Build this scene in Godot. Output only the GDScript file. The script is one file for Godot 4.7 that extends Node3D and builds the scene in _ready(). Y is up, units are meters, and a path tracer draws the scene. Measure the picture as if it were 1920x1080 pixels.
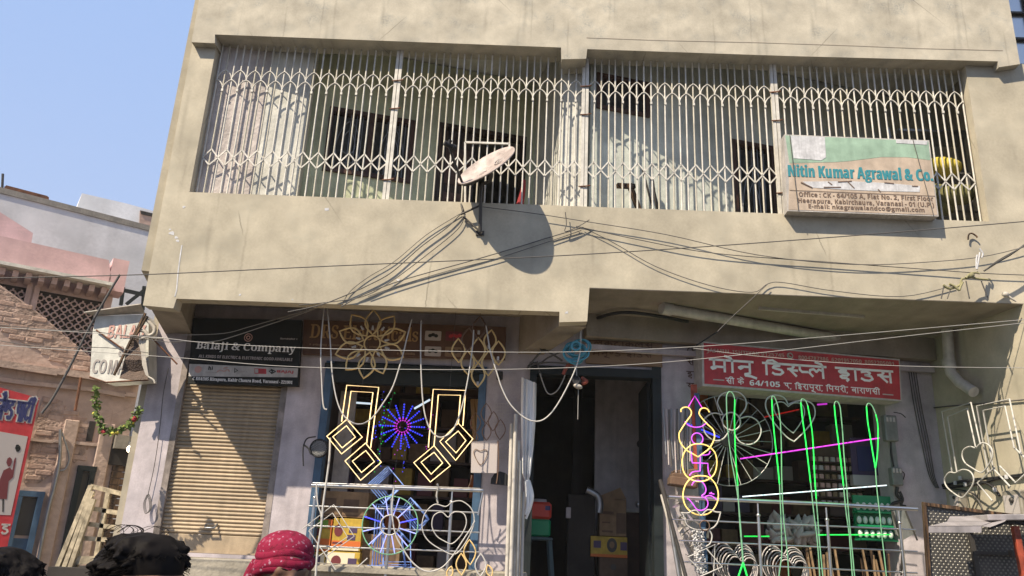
extends Node3D
# A corner of a shopping street: a two-storey concrete building with a grilled balcony
# above shops that sell decorative lights, an alley with older houses at its left.

var rng := RandomNumberGenerator.new()
var M := {}

# ------------------------------------------------------------------ mesh builder
class MB:
	var v := PackedVector3Array()
	var n := PackedVector3Array()
	var c := PackedColorArray()
	var ix := PackedInt32Array()
	var col := Color.WHITE
	var tinted := false

	func vert(p: Vector3, nn: Vector3) -> int:
		v.append(p); n.append(nn); c.append(col)
		return v.size() - 1

	func tri(a: Vector3, b: Vector3, d: Vector3):       # a, b, d counter-clockwise seen from the front
		var nn := (b - a).cross(d - a).normalized()
		var i := vert(a, nn); vert(b, nn); vert(d, nn)
		ix.append_array([i, i + 2, i + 1])

	func quad(a: Vector3, b: Vector3, d: Vector3, e: Vector3):
		var nn := (d - a).cross(e - b).normalized()
		var i := vert(a, nn); vert(b, nn); vert(d, nn); vert(e, nn)
		ix.append_array([i, i + 2, i + 1, i, i + 3, i + 2])

	func box(ce: Vector3, s: Vector3, bs := Basis()):
		var h := s * 0.5
		var p := []
		for k in 8:
			p.append(ce + bs * Vector3(h.x if k & 1 else -h.x, h.y if k & 2 else -h.y, h.z if k & 4 else -h.z))
		quad(p[4], p[5], p[7], p[6]); quad(p[1], p[0], p[2], p[3])
		quad(p[5], p[1], p[3], p[7]); quad(p[0], p[4], p[6], p[2])
		quad(p[6], p[7], p[3], p[2]); quad(p[0], p[1], p[5], p[4])

	func bbox(ce: Vector3, s: Vector3, ch: float, bs := Basis()):   # box with chamfered edges
		var h := s * 0.5
		var q := func(ax: int, sg: float, a: float, b: float) -> Vector3:
			var r := Vector3.ZERO
			r[ax] = sg * h[ax]
			r[(ax + 1) % 3] = a * (h[(ax + 1) % 3] - ch)
			r[(ax + 2) % 3] = b * (h[(ax + 2) % 3] - ch)
			return ce + bs * r
		for ax in 3:
			for sg in [-1.0, 1.0]:
				var w := [q.call(ax, sg, -1, -1), q.call(ax, sg, 1, -1), q.call(ax, sg, 1, 1), q.call(ax, sg, -1, 1)]
				if sg > 0: quad(w[0], w[1], w[2], w[3])
				else: quad(w[3], w[2], w[1], w[0])
		for ax in 3:                                    # edges between faces ax and ax+1
			var bx := (ax + 1) % 3
			for s1 in [-1.0, 1.0]:
				for s2 in [-1.0, 1.0]:
					var a0: Vector3 = q.call(ax, s1, s2, -1); var a1: Vector3 = q.call(ax, s1, s2, 1)
					var b0: Vector3 = q.call(bx, s2, -1, s1); var b1: Vector3 = q.call(bx, s2, 1, s1)
					if s1 * s2 > 0: quad(a0, b0, b1, a1)
					else: quad(a1, b1, b0, a0)
		for sx in [-1.0, 1.0]:
			for sy in [-1.0, 1.0]:
				for sz in [-1.0, 1.0]:
					var a: Vector3 = q.call(0, sx, sy, sz); var b: Vector3 = q.call(1, sy, sz, sx); var d: Vector3 = q.call(2, sz, sx, sy)
					if sx * sy * sz > 0: tri(a, b, d)
					else: tri(a, d, b)

	func bar(a: Vector3, b: Vector3, w: float, t: float, up := Vector3.UP):   # rectangular bar from a to b, w across, t along up
		var z := (b - a).normalized()
		var x := up.cross(z)
		if x.length() < 0.01: x = Vector3.RIGHT.cross(z)
		x = x.normalized()
		var y := z.cross(x)
		box((a + b) * 0.5, Vector3(w, t, a.distance_to(b)), Basis(x, y, z))

	func tube(p: Array, r: float, sides := 6, closed := false, r2 := -1.0):
		var m := p.size()
		if m < 2: return
		var first := v.size()
		var side := Vector3.ZERO
		for i in m:
			var a: Vector3 = p[(i - 1 + m) % m] if closed else p[maxi(i - 1, 0)]
			var b: Vector3 = p[(i + 1) % m] if closed else p[mini(i + 1, m - 1)]
			var t := (b - a).normalized()
			if t == Vector3.ZERO: t = Vector3.UP
			if i == 0:
				side = t.cross(Vector3(0.13, 0.95, 0.21))
				if side.length() < 0.2: side = t.cross(Vector3.RIGHT)
			side = (side - t * side.dot(t)).normalized()
			var o := t.cross(side)
			var rr := r if r2 < 0.0 else lerpf(r, r2, float(i) / (m - 1))
			for k in sides:
				var an := TAU * k / sides
				var d := side * cos(an) + o * sin(an)
				vert(p[i] + d * rr, d)
		var rings := m if closed else m - 1
		for i in rings:
			for k in sides:
				var a := first + i * sides + k
				var b := first + i * sides + (k + 1) % sides
				var d := first + ((i + 1) % m) * sides + k
				var e := first + ((i + 1) % m) * sides + (k + 1) % sides
				ix.append_array([a, e, b, a, d, e])
		if not closed:
			for e in [0, m - 1]:
				var nn: Vector3 = (p[0] - p[1]).normalized() if e == 0 else (p[m - 1] - p[m - 2]).normalized()
				var s := v.size()
				for k in sides: vert(v[first + e * sides + k], nn)
				for k in range(1, sides - 1):
					if e == 0: ix.append_array([s, s + k, s + k + 1])
					else: ix.append_array([s, s + k + 1, s + k])

	func prism(poly: Array, o: Vector3, u: Vector3, w: Vector3, depth: float):   # polygon in (u, w), its face at o, going back by depth
		var pp := PackedVector2Array(poly)
		if Geometry2D.is_polygon_clockwise(pp): pp.reverse()
		var nn := u.cross(w).normalized()
		var idx := Geometry2D.triangulate_polygon(pp)
		var m := pp.size()
		for f in 2:
			var s := v.size()
			for q in pp: vert(o + u * q.x + w * q.y - nn * (depth if f else 0.0), -nn if f else nn)
			for k in range(0, idx.size(), 3):
				var a := pp[idx[k]]; var b := pp[idx[k + 1]]; var d := pp[idx[k + 2]]
				var ccw := (b - a).cross(d - a) > 0.0
				if ccw == (f == 0): ix.append_array([s + idx[k], s + idx[k + 2], s + idx[k + 1]])
				else: ix.append_array([s + idx[k], s + idx[k + 1], s + idx[k + 2]])
		for i in m:
			var a := pp[i]; var b := pp[(i + 1) % m]
			var a0 := o + u * a.x + w * a.y; var b0 := o + u * b.x + w * b.y
			quad(a0, a0 - nn * depth, b0 - nn * depth, b0)

	func ribbon(p: Array, wd: float, o: Vector3, u: Vector3, w: Vector3, depth := 0.003):   # a painted stroke of constant width
		for i in p.size() - 1:
			var a: Vector2 = p[i]; var b: Vector2 = p[i + 1]
			var d := (b - a).normalized()
			if d == Vector2.ZERO: continue
			var s := Vector2(-d.y, d.x) * wd * 0.5
			a -= d * wd * 0.25; b += d * wd * 0.25
			prism([a - s, b - s, b + s, a + s], o + u.cross(w).normalized() * 0.0002 * (i % 3), u, w, depth)

	func lathe(prof: Array, o: Vector3, bs := Basis(), sides := 20):      # profile of (radius, height) turned round the basis' y
		var first := v.size()
		var m := prof.size()
		for i in m:
			var q: Vector2 = prof[i]
			var t: Vector2 = (prof[mini(i + 1, m - 1)] - prof[maxi(i - 1, 0)]).normalized()
			for k in sides + 1:
				var an := TAU * k / sides
				var d := Vector3(cos(an), 0, sin(an))
				vert(o + bs * (d * q.x + Vector3.UP * q.y), (bs * (d * t.y - Vector3.UP * t.x)).normalized())
		for i in m - 1:
			for k in sides:
				var a := first + i * (sides + 1) + k
				var e := a + sides + 1
				ix.append_array([a, a + 1, e + 1, a, e + 1, e])

	func ball(o: Vector3, r: Vector3, bs := Basis(), sides := 12, rows := 8):
		var first := v.size()
		for i in rows + 1:
			var ph := PI * i / rows
			for k in sides + 1:
				var an := TAU * k / sides
				var d := Vector3(cos(an) * sin(ph), cos(ph), sin(an) * sin(ph))
				vert(o + bs * (d * r), (bs * (d / r)).normalized())
		for i in rows:
			for k in sides:
				var a := first + i * (sides + 1) + k
				var e := a + sides + 1
				ix.append_array([a, e + 1, a + 1, a, e, e + 1])

	func mesh(off := Vector3.ZERO) -> ArrayMesh:
		var vv := PackedVector3Array()
		vv.resize(v.size())
		for i in v.size(): vv[i] = v[i] - off
		var ar := []
		ar.resize(Mesh.ARRAY_MAX)
		ar[Mesh.ARRAY_VERTEX] = vv
		ar[Mesh.ARRAY_NORMAL] = n
		ar[Mesh.ARRAY_INDEX] = ix
		if tinted: ar[Mesh.ARRAY_COLOR] = c
		var am := ArrayMesh.new()
		am.add_surface_from_arrays(Mesh.PRIMITIVE_TRIANGLES, ar)
		return am

# ------------------------------------------------------------------ scene helpers
func gpos(o: Node3D) -> Vector3:
	var p := Vector3.ZERO
	var q: Node = o
	while q != null and q != self:
		p += (q as Node3D).position
		q = q.get_parent()
	return p

func thing(called: String, label: String, cat: String, at := Vector3.ZERO, group := "") -> Node3D:
	var o := Node3D.new()
	o.name = called
	o.position = at
	add_child(o, true)
	o.set_meta("label", label)
	o.set_meta("category", cat)
	if group: o.set_meta("group", group)
	return o

func part(parent: Node3D, called: String, b: MB, m: Material) -> MeshInstance3D:    # b holds world coordinates
	var o := MeshInstance3D.new()
	o.name = called
	o.mesh = b.mesh(gpos(parent))
	o.material_override = m
	parent.add_child(o, true)
	return o

func solo(called: String, b: MB, m: Material, label: String, cat: String, group := "") -> MeshInstance3D:   # a thing that is one mesh
	var ce := Vector3.ZERO
	var lo := Vector3.INF; var hi := -Vector3.INF
	for p in b.v:
		lo = lo.min(p); hi = hi.max(p)
	ce = Vector3((lo.x + hi.x) * 0.5, lo.y, (lo.z + hi.z) * 0.5)
	var o := MeshInstance3D.new()
	o.name = called
	o.mesh = b.mesh(ce)
	o.position = ce
	o.material_override = m
	add_child(o, true)
	o.set_meta("label", label)
	o.set_meta("category", cat)
	if group: o.set_meta("group", group)
	return o

func struct(called: String, b: MB, m: Material) -> MeshInstance3D:
	var o := part(self, called, b, m)
	o.set_meta("kind", "structure")
	return o

func words(parent: Node3D, called: String, text: String, m: Material, ce: Vector3, u: Vector3, w: Vector3, high: float, wide: float, font := 0, depth := 0.004) -> MeshInstance3D:
	# lettering centred on ce, as wide and as high (capitals) as told, on the plane of u and w
	var t := TextMesh.new()
	var f := SystemFont.new()
	f.font_names = PackedStringArray([["Droid Sans"], ["Droid Serif"], ["Droid Sans Mono"], ["Droid Sans"]][font])
	f.font_weight = 400 if font == 3 else 700
	t.font = f
	t.text = text
	t.font_size = 32
	t.pixel_size = 0.01
	t.depth = 0.05
	t.curve_step = 3.0
	var ab := t.get_aabb()
	var cap := TextMesh.new()
	cap.font = f; cap.text = "H"; cap.font_size = 32; cap.pixel_size = 0.01; cap.depth = 0.05
	var ch: float = cap.get_aabb().size.y
	var o := MeshInstance3D.new()
	o.name = called
	o.mesh = t
	o.material_override = m
	var sx := wide / maxf(ab.size.x, 0.001)
	var sy := high / maxf(ch, 0.001)
	var nn := u.cross(w).normalized()
	o.basis = Basis(u * sx, w * sy, nn * (depth / 0.05))
	var mid := ab.position + ab.size * 0.5
	var base := cap.get_aabb()
	o.position = ce + nn * depth * 0.5 - gpos(parent) - o.basis * Vector3(mid.x, base.position.y + base.size.y * 0.5, mid.z)
	parent.add_child(o, true)
	return o

# Devanagari lettering drawn with strokes: (x, y), 0 the foot of the letters, 1 the head line
func glyph(ch: String) -> Array:      # [advance, [stroke, stroke, ...]]
	match ch:
		"aa": return [0.34, ["15,0 15,100"]]
		"o": return [0.34, ["15,0 15,100", "15,100 8,122 -18,136"]]
		"ma": return [0.86, ["66,0 66,100", "18,100 18,40", "18,40 6,30 12,20 24,28 22,40", "18,40 66,40"]]
		"na": return [0.8, ["60,0 60,100", "60,55 22,55 10,46 18,36 28,48"]]
		"uu": return [0.0, ["-20,0 -42,-8 -40,-20 -16,-24 8,-38"]]
		"i": return [0.3, ["14,0 14,100 22,122 44,128 66,104"]]
		"ii": return [0.34, ["15,0 15,100 4,124 -22,128 -44,104"]]
		"e": return [0.0, ["-18,100 -26,122 -52,136"]]
		"ai": return [0.0, ["-18,100 -26,122 -52,136", "-16,100 -14,126 -30,146"]]
		"da": return [0.72, ["44,100 44,82 20,78 14,64 30,56 52,48 60,28 46,8 22,8 12,20"]]
		"sa": return [0.86, ["28,100 38,84 30,66 10,60", "18,60 52,4", "30,52 68,52", "68,0 68,100"]]
		"s_": return [0.5, ["28,100 38,84 30,66 10,60", "18,60 48,4", "30,52 54,52"]]
		"pa": return [0.8, ["16,100 16,62 26,44 60,46", "60,0 60,100"]]
		"p_": return [0.5, ["16,100 16,62 26,44 52,46"]]
		"la": return [0.92, ["72,0 72,100", "72,62 54,74 42,52 30,74 14,66 10,40 24,12"]]
		"ha": return [0.74, ["46,100 46,80 22,80 13,71 20,61 50,61 58,50 50,38 28,37 18,27 26,15 46,15 55,5 47,-9"]]
		"u": return [0.76, ["10,78 34,86 50,74 44,58 26,54", "26,54 54,44 60,22 44,6 22,8 8,22"]]
		"ka": return [0.9, ["44,0 44,100", "44,62 22,66 10,50 18,34 44,34", "44,60 68,64 80,46 70,26"]]
		"ra": return [0.56, ["16,100 40,90 38,68 10,56", "18,58 50,4"]]
		"ya": return [0.82, ["20,100 34,80 16,60 30,44 62,46", "62,0 62,100"]]
		"ee": return [0.8, ["18,100 18,66 52,40 66,8", "50,100 50,44"]]
		"va": return [0.76, ["58,0 58,100", "58,66 28,70 12,54 22,36 58,42"]]
		"ba": return [0.76, ["58,0 58,100", "58,66 28,70 12,54 22,36 58,42", "20,64 50,40"]]
		"nna": return [0.88, ["14,100 14,56 28,44 42,56 42,100", "68,0 68,100"]]
		"nn_": return [0.56, ["14,100 14,56 28,44 42,56 42,100"]]
		"tta": return [0.74, ["40,100 40,84 16,66 12,34 36,10 62,26"]]
		"reph": return [0.0, ["-14,100 -2,124 -24,134"]]
		"ii_": return [0.76, ["44,100 44,84 18,78 14,64 32,58 54,48 52,26 26,20 18,4", "44,104 58,122"]]
		"dot": return [0.0, ["-20,124 -14,124"]]
		"comma": return [0.3, ["12,6 6,-14"]]
		" ": return [0.42, []]
	return [0.4, []]

func hindi(parent: Node3D, called: String, text: String, m: Material, at: Vector3, u: Vector3, w: Vector3, high: float, wide: float, stroke := 0.13, slant := 0.0) -> MeshInstance3D:
	# at: left foot of the line; text: letter names parted by spaces, words by "|"
	var b := MB.new()
	var total := 0.0
	var list := []
	for wd in text.split("|"):
		var ls := (wd as String).split(" ", false)
		var x0 := total
		for g in ls:
			var gl := glyph(g)
			list.append([total, gl[1]])
			total += gl[0]
		if ls.size() and ls[0] != "comma": list.append([0.0, [], x0, total])
		total += 0.42
	total -= 0.42
	var kx := wide / total
	for l in list:
		var lines := []
		for s in l[1]:
			var pts := []
			for q in (s as String).split(" "):
				var xy := q.split_floats(",")
				pts.append(Vector2((l[0] + xy[0] * 0.01) * kx + xy[1] * 0.01 * high * slant, xy[1] * 0.01 * high))
			lines.append(pts)
		if l.size() > 2: lines.append([Vector2(l[2] * kx - 0.02 * kx + high * slant, high), Vector2((l[3] - 0.04) * kx + high * slant, high)])
		for pts in lines: b.ribbon(pts, stroke * high, at, u, w, 0.004)
	return part(parent, called, b, m)

func smooth(p: Array, closed := false, steps := 6) -> Array:       # Catmull-Rom through the points
	var out := []
	var m := p.size()
	for i in (m if closed else m - 1):
		var a = p[(i - 1 + m) % m] if closed else p[maxi(i - 1, 0)]
		var b = p[i]
		var d = p[(i + 1) % m]
		var e = p[(i + 2) % m] if closed else p[mini(i + 2, m - 1)]
		for k in steps:
			var t := float(k) / steps
			out.append((b * 2.0 + (d - a) * t + (a * 2.0 - b * 5.0 + d * 4.0 - e) * t * t + (b * 3.0 - a - d * 3.0 + e) * t * t * t) * 0.5)
	if not closed: out.append(p[m - 1])
	return out

func sag(a: Vector3, b: Vector3, drop: float, steps := 14) -> Array:
	var out := []
	for i in steps + 1:
		var t := float(i) / steps
		out.append(a.lerp(b, t) - Vector3.UP * drop * 4.0 * t * (1.0 - t))
	return out

func lens(a: Vector3, b: Vector3, wd: float, steps := 7) -> Array:       # a pointed oval from a to b, in a plane facing the street
	var d := b - a
	var s := d.cross(Vector3(0, 0, 1)).normalized() * wd * 0.5
	var out := []
	for i in steps: out.append(a + d * (float(i) / steps) + s * sin(PI * i / steps))
	for i in steps: out.append(b - d * (float(i) / steps) - s * sin(PI * i / steps))
	return out

func ring(ce: Vector3, r: float, u := Vector3.RIGHT, w := Vector3.UP, steps := 28) -> Array:
	var out := []
	for i in steps: out.append(ce + (u * cos(TAU * i / steps) + w * sin(TAU * i / steps)) * r)
	return out

# ------------------------------------------------------------------ materials
func noise(kind: int, freq: float, octaves: int, sd: int) -> FastNoiseLite:
	var f := FastNoiseLite.new()
	f.noise_type = kind as FastNoiseLite.NoiseType
	f.frequency = freq
	f.fractal_octaves = octaves
	f.seed = sd
	return f

func field(w: int, h: int, freq: float, octaves: int, sd: int, W := 0, H := 0) -> PackedByteArray:
	var im := noise(FastNoiseLite.TYPE_SIMPLEX_SMOOTH, freq, octaves, sd).get_seamless_image(w, h)
	im.convert(Image.FORMAT_L8)
	if W: im.resize(W, H, Image.INTERPOLATE_CUBIC)
	return im.get_data()

func grime(size: int, blot: float, mid: float, fine: float, streak: float, patch: float, sd: int, tone := Color(0.72, 0.74, 0.74)) -> ImageTexture:
	# uneven tone of an old painted surface: wide blotches, run-down streaks, worn patches, grain
	var a := field(size, size, 0.006, 3, sd)
	var b := field(size, size, 0.02, 4, sd + 1)
	var g := field(size, size, 0.16, 3, sd + 2)
	var s := field(size, size / 16, 0.03, 3, sd + 3, size, size)
	var pt := field(size, size, 0.013, 5, sd + 4)
	var drip := PackedFloat32Array()
	drip.resize(size * size)
	if size > 600:
		var r := RandomNumberGenerator.new()
		r.seed = sd
		for n in 120:          # run-down marks and hair cracks
			var x0 := r.randf() * size
			var y0 := r.randi() % size
			var l := r.randi_range(30, 230)
			var wd := r.randf_range(1.0, 7.0)
			var dk := r.randf_range(0.03, 0.10)
			var slant := r.randf_range(-0.03, 0.03)
			if n % 6 == 0:
				wd = 0.8; dk = 0.3; slant = r.randf_range(-1.2, 1.2)
			for j in l:
				x0 += slant + r.randf_range(-0.25, 0.25)
				var f := sin(PI * j / l) * dk
				for q in range(-int(wd) - 1, int(wd) + 2):
					var at := ((y0 + j) % size) * size + (int(x0) + q + size * 4) % size
					drip[at] = maxf(drip[at], f * clampf(1.0 - absf(q) / (wd + 0.5), 0.0, 1.0))
	var out := PackedByteArray()
	out.resize(size * size * 3)
	for i in size * size:
		var k := 1.0 + blot * (a[i] / 255.0 - 0.5) + mid * (b[i] / 255.0 - 0.5) + fine * (g[i] / 255.0 - 0.5) + streak * (s[i] / 255.0 - 0.5)
		var q := clampf((pt[i] / 255.0 - 0.5) * 2.6, 0.0, 1.0) * patch * clampf((g[i] / 255.0 - 0.25) * 2.0, 0.0, 1.0)
		k *= 0.86 * (1.0 - drip[i])
		out[i * 3] = int(clampf(k * lerpf(1.0, tone.r, q), 0.0, 1.0) * 255)
		out[i * 3 + 1] = int(clampf(k * lerpf(1.0, tone.g, q), 0.0, 1.0) * 255)
		out[i * 3 + 2] = int(clampf(k * lerpf(1.0, tone.b, q), 0.0, 1.0) * 255)
	return ImageTexture.create_from_image(Image.create_from_data(size, size, false, Image.FORMAT_RGB8, out))

func grains(freq: float, sd: int, w := 512, h := 512, W := 0, H := 0, oct := 4) -> ImageTexture:
	var d := field(w, h, freq, oct, sd, W, H)
	return ImageTexture.create_from_image(Image.create_from_data(W if W else w, H if H else h, false, Image.FORMAT_L8, d))

func mat(called: String, lin: Color, rough := 0.8, tex: Texture2D = null, scale := 0.3, bump: Texture2D = null, depth := 0.0, metal := 0.0, bscale := 0.0) -> StandardMaterial3D:
	var m := StandardMaterial3D.new()
	m.resource_name = called
	m.albedo_color = lin.linear_to_srgb()
	m.roughness = rough
	m.metallic = metal
	m.metallic_specular = 0.4
	if tex or bump:
		m.uv1_triplanar = true
		m.uv1_world_triplanar = true
		m.uv1_scale = Vector3.ONE * scale
		m.uv1_triplanar_sharpness = 6.0
	if tex: m.albedo_texture = tex
	if bump:
		m.heightmap_enabled = true
		m.heightmap_texture = bump
		m.heightmap_scale = depth
	M[called] = m
	return m

func glow(called: String, col: Color, energy: float) -> StandardMaterial3D:
	var m := StandardMaterial3D.new()
	m.resource_name = called
	m.albedo_color = col
	m.roughness = 0.5
	m.emission_enabled = true
	m.emission = col
	m.emission_energy_multiplier = energy
	M[called] = m
	return m

func make_materials():
	var heavy := grime(1024, 0.17, 0.10, 0.06, 0.03, 0.5, 11, Color(0.86, 0.88, 0.90))
	var blotchy := grime(1024, 0.15, 0.13, 0.06, 0.03, 0.85, 91, Color(0.80, 0.83, 0.87))
	var light := grime(512, 0.16, 0.1, 0.08, 0.08, 0.35, 31)
	var dirty := grime(512, 0.35, 0.3, 0.15, 0.12, 0.8, 51, Color(0.55, 0.55, 0.55))
	var rough := grains(0.05, 71, 512, 512, 0, 0, 5)
	var fine := grains(0.2, 72)
	var wood := grains(0.05, 73, 512, 32, 512, 512)
	M.light = light
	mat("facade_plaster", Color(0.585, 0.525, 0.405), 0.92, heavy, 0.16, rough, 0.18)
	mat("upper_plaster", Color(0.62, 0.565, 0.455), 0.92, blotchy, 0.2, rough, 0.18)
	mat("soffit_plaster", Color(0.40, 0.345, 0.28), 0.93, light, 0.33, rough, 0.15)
	mat("lilac_paint", Color(0.62, 0.56, 0.59), 0.85, light, 0.5, rough, 0.15)
	mat("pink_paint", Color(0.48, 0.36, 0.34), 0.85, light, 0.6, rough, 0.5)
	mat("green_paint", Color(0.74, 0.78, 0.54), 0.8, light, 0.4, rough, 0.3)
	mat("mint_paint", Color(0.80, 0.84, 0.76), 0.8, light, 0.4, rough, 0.3)
	mat("pale_paint", Color(0.80, 0.79, 0.72), 0.8, light, 0.5, rough, 0.3)
	mat("blush_paint", Color(0.72, 0.65, 0.62), 0.85, light, 0.6, rough, 0.5)
	mat("grille_paint", Color(0.80, 0.76, 0.68), 0.5, light, 1.5)
	mat("shutter_paint", Color(0.52, 0.405, 0.275), 0.55, light, 0.7, fine, 0.1)
	mat("dark_wood", Color(0.10, 0.05, 0.035), 0.5, light, 0.8)
	mat("brown_door", Color(0.13, 0.075, 0.045), 0.5, wood, 0.9)
	mat("teal_paint", Color(0.014, 0.022, 0.024), 0.6, light, 0.8)
	mat("blue_paint", Color(0.07, 0.14, 0.24), 0.5, light, 0.9)
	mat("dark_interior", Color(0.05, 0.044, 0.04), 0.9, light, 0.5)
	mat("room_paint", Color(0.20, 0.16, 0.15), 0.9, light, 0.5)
	mat("steel", Color(0.55, 0.55, 0.55), 0.28, null, 0.3, null, 0.0, 0.95)
	mat("dull_steel", Color(0.42, 0.42, 0.42), 0.42, light, 0.8, null, 0.0, 0.8)
	mat("pvc", Color(0.68, 0.64, 0.58), 0.45, light, 0.9)
	mat("black_rubber", Color(0.022, 0.022, 0.024), 0.6)
	mat("grey_cable", Color(0.09, 0.085, 0.08), 0.65)
	mat("white_cable", Color(0.36, 0.345, 0.32), 0.5)
	mat("asphalt", Color(0.055, 0.053, 0.05), 0.95, dirty, 0.4, rough, 1.0)
	mat("plinth_plaster", Color(0.42, 0.38, 0.31), 0.9, light, 0.4, rough, 0.8)
	mat("card", Color(0.32, 0.21, 0.12), 0.9, light, 1.2)
	mat("dark_card", Color(0.17, 0.11, 0.075), 0.9, light, 1.2)
	mat("yellow_print", Color(0.62, 0.42, 0.06), 0.6, light, 1.5)
	mat("orange_print", Color(0.55, 0.14, 0.03), 0.6)
	mat("cream_print", Color(0.66, 0.60, 0.45), 0.6)
	mat("purple_print", Color(0.07, 0.045, 0.10), 0.5)
	mat("maroon_print", Color(0.14, 0.03, 0.035), 0.5)
	mat("leaf_print", Color(0.16, 0.30, 0.04), 0.6)
	mat("sign_red", Color(0.62, 0.05, 0.06), 0.45, light, 0.8)
	mat("sign_white", Color(0.62, 0.58, 0.54), 0.6, light, 1.1)
	mat("bright_letter", Color(0.86, 0.84, 0.82), 0.5)
	mat("sign_pale_grey", Color(0.42, 0.38, 0.37), 0.6)
	mat("sign_black", Color(0.013, 0.016, 0.015), 0.75, light, 0.8)
	mat("sign_brown", Color(0.14, 0.07, 0.04), 0.6, light, 0.8)
	mat("sign_gold", Color(0.36, 0.22, 0.09), 0.6)
	mat("dim_gold", Color(0.22, 0.14, 0.08), 0.6)
	mat("sign_peach", Color(0.66, 0.53, 0.41), 0.5, light, 0.7)
	mat("sign_green", Color(0.40, 0.57, 0.43), 0.5, light, 0.7)
	mat("sign_teal_text", Color(0.04, 0.22, 0.26), 0.5)
	mat("sign_brown_text", Color(0.16, 0.11, 0.08), 0.5)
	mat("paper", Color(0.74, 0.74, 0.76), 0.85, light, 2.0)
	mat("faded_red_text", Color(0.50, 0.30, 0.26), 0.7)
	mat("faded_grey_text", Color(0.33, 0.30, 0.28), 0.7)
	mat("navy_text", Color(0.03, 0.035, 0.12), 0.5)
	mat("tarp", Color(0.17, 0.12, 0.095), 0.75, light, 1.6, rough, 1.2)
	mat("tarp_pale", Color(0.62, 0.57, 0.50), 0.7, light, 1.6)
	mat("tin_sheet", Color(0.34, 0.29, 0.26), 0.55, dirty, 0.5, null, 0.0, 0.2)
	mat("brick_clay", Color(0.56, 0.39, 0.315), 0.93, light, 0.9, rough, 0.4)
	mat("brick_pale", Color(0.61, 0.44, 0.36), 0.93, light, 0.9, rough, 0.4)
	mat("brick_dark", Color(0.53, 0.37, 0.30), 0.93, light, 0.9, rough, 0.4)
	mat("old_plaster", Color(0.62, 0.46, 0.385), 0.93, heavy, 0.4, rough, 0.5)
	mat("tan_plaster", Color(0.60, 0.45, 0.37), 0.93, heavy, 0.5, rough, 0.5)
	mat("mortar", Color(0.50, 0.365, 0.30), 0.95, dirty, 0.6, rough, 1.5)
	mat("house_pink", Color(0.80, 0.55, 0.56), 0.9, light, 0.22)
	mat("jali_stone", Color(0.62, 0.48, 0.46), 0.9, light, 0.5)
	mat("house_white", Color(0.88, 0.87, 0.87), 0.9, light, 0.12)
	mat("cream_iron", Color(0.52, 0.44, 0.31), 0.6, dirty, 1.1)
	mat("rust", Color(0.20, 0.085, 0.045), 0.8, dirty, 1.2)
	mat("red_oxide", Color(0.42, 0.085, 0.045), 0.6, dirty, 1.0)
	mat("frame_wood", Color(0.26, 0.15, 0.08), 0.7, wood, 0.9)
	mat("dot_sheet", Color(0.125, 0.118, 0.11), 0.5, light, 1.0, null, 0.0, 0.35)
	mat("dot_metal", Color(0.24, 0.23, 0.20), 0.4, null, 0.3, null, 0.0, 0.4)
	mat("awning_tin", Color(0.46, 0.42, 0.42), 0.45, light, 0.8, null, 0.0, 0.15)
	mat("dish_paint", Color(0.62, 0.52, 0.48), 0.5, dirty, 0.6)
	mat("dish_mark", Color(0.40, 0.36, 0.34), 0.5)
	mat("dark_metal", Color(0.06, 0.055, 0.05), 0.5, null, 0.3, null, 0.0, 0.3)
	mat("gold_rope", Color(0.66, 0.47, 0.20), 0.4)
	mat("brown_rope", Color(0.15, 0.09, 0.06), 0.5)
	mat("white_rope", Color(0.47, 0.455, 0.43), 0.4)
	mat("blue_frame", Color(0.22, 0.36, 0.78), 0.4)
	mat("yellow_cloth", Color(0.70, 0.55, 0.08), 0.9, light, 2.0)
	mat("yellow_rag", Color(0.38, 0.35, 0.19), 0.9, light, 2.0)
	mat("khaki_cloth", Color(0.20, 0.19, 0.07), 0.9, light, 2.0)
	mat("red_plastic", Color(0.50, 0.05, 0.03), 0.35)
	mat("green_plastic", Color(0.01, 0.22, 0.09), 0.35)
	mat("stool_plastic", Color(0.07, 0.11, 0.12), 0.4)
	mat("cyan_rope", Color(0.07, 0.28, 0.36), 0.45)
	mat("meter_grey", Color(0.34, 0.31, 0.26), 0.5, light, 1.3)
	mat("switch_grey", Color(0.24, 0.25, 0.24), 0.5, light, 1.3)
	mat("skin", Color(0.26, 0.135, 0.08), 0.55)
	mat("skin_dark", Color(0.16, 0.085, 0.055), 0.55)
	mat("hair", Color(0.010, 0.0085, 0.008), 0.6)
	M.hair.metallic_specular = 0.15
	mat("shirt_dark", Color(0.04, 0.04, 0.055), 0.9, fine, 6.0)
	mat("shirt_maroon", Color(0.14, 0.02, 0.03), 0.9, fine, 6.0)
	mat("trousers", Color(0.05, 0.055, 0.075), 0.9, fine, 6.0)
	mat("eye_white", Color(0.7, 0.68, 0.64), 0.3)
	mat("marigold_green", Color(0.12, 0.17, 0.04), 0.8)
	mat("petal_yellow", Color(0.60, 0.50, 0.08), 0.8)
	mat("petal_red", Color(0.26, 0.025, 0.03), 0.8)
	mat("egg_white", Color(0.62, 0.66, 0.62), 0.4)
	mat("clear_film", Color(0.78, 0.78, 0.78), 0.3)
	var gl := StandardMaterial3D.new()
	gl.resource_name = "window_glass"
	gl.albedo_color = Color(0.35, 0.36, 0.36, 0.25)
	gl.transparency = BaseMaterial3D.TRANSPARENCY_ALPHA
	gl.roughness = 0.12
	gl.metallic_specular = 0.12
	M.glass = gl
	# a scarf of magenta cloth with a small pale print
	var im := Image.create(256, 256, false, Image.FORMAT_RGB8)
	var n1 := noise(FastNoiseLite.TYPE_CELLULAR, 0.06, 1, 5)
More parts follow.
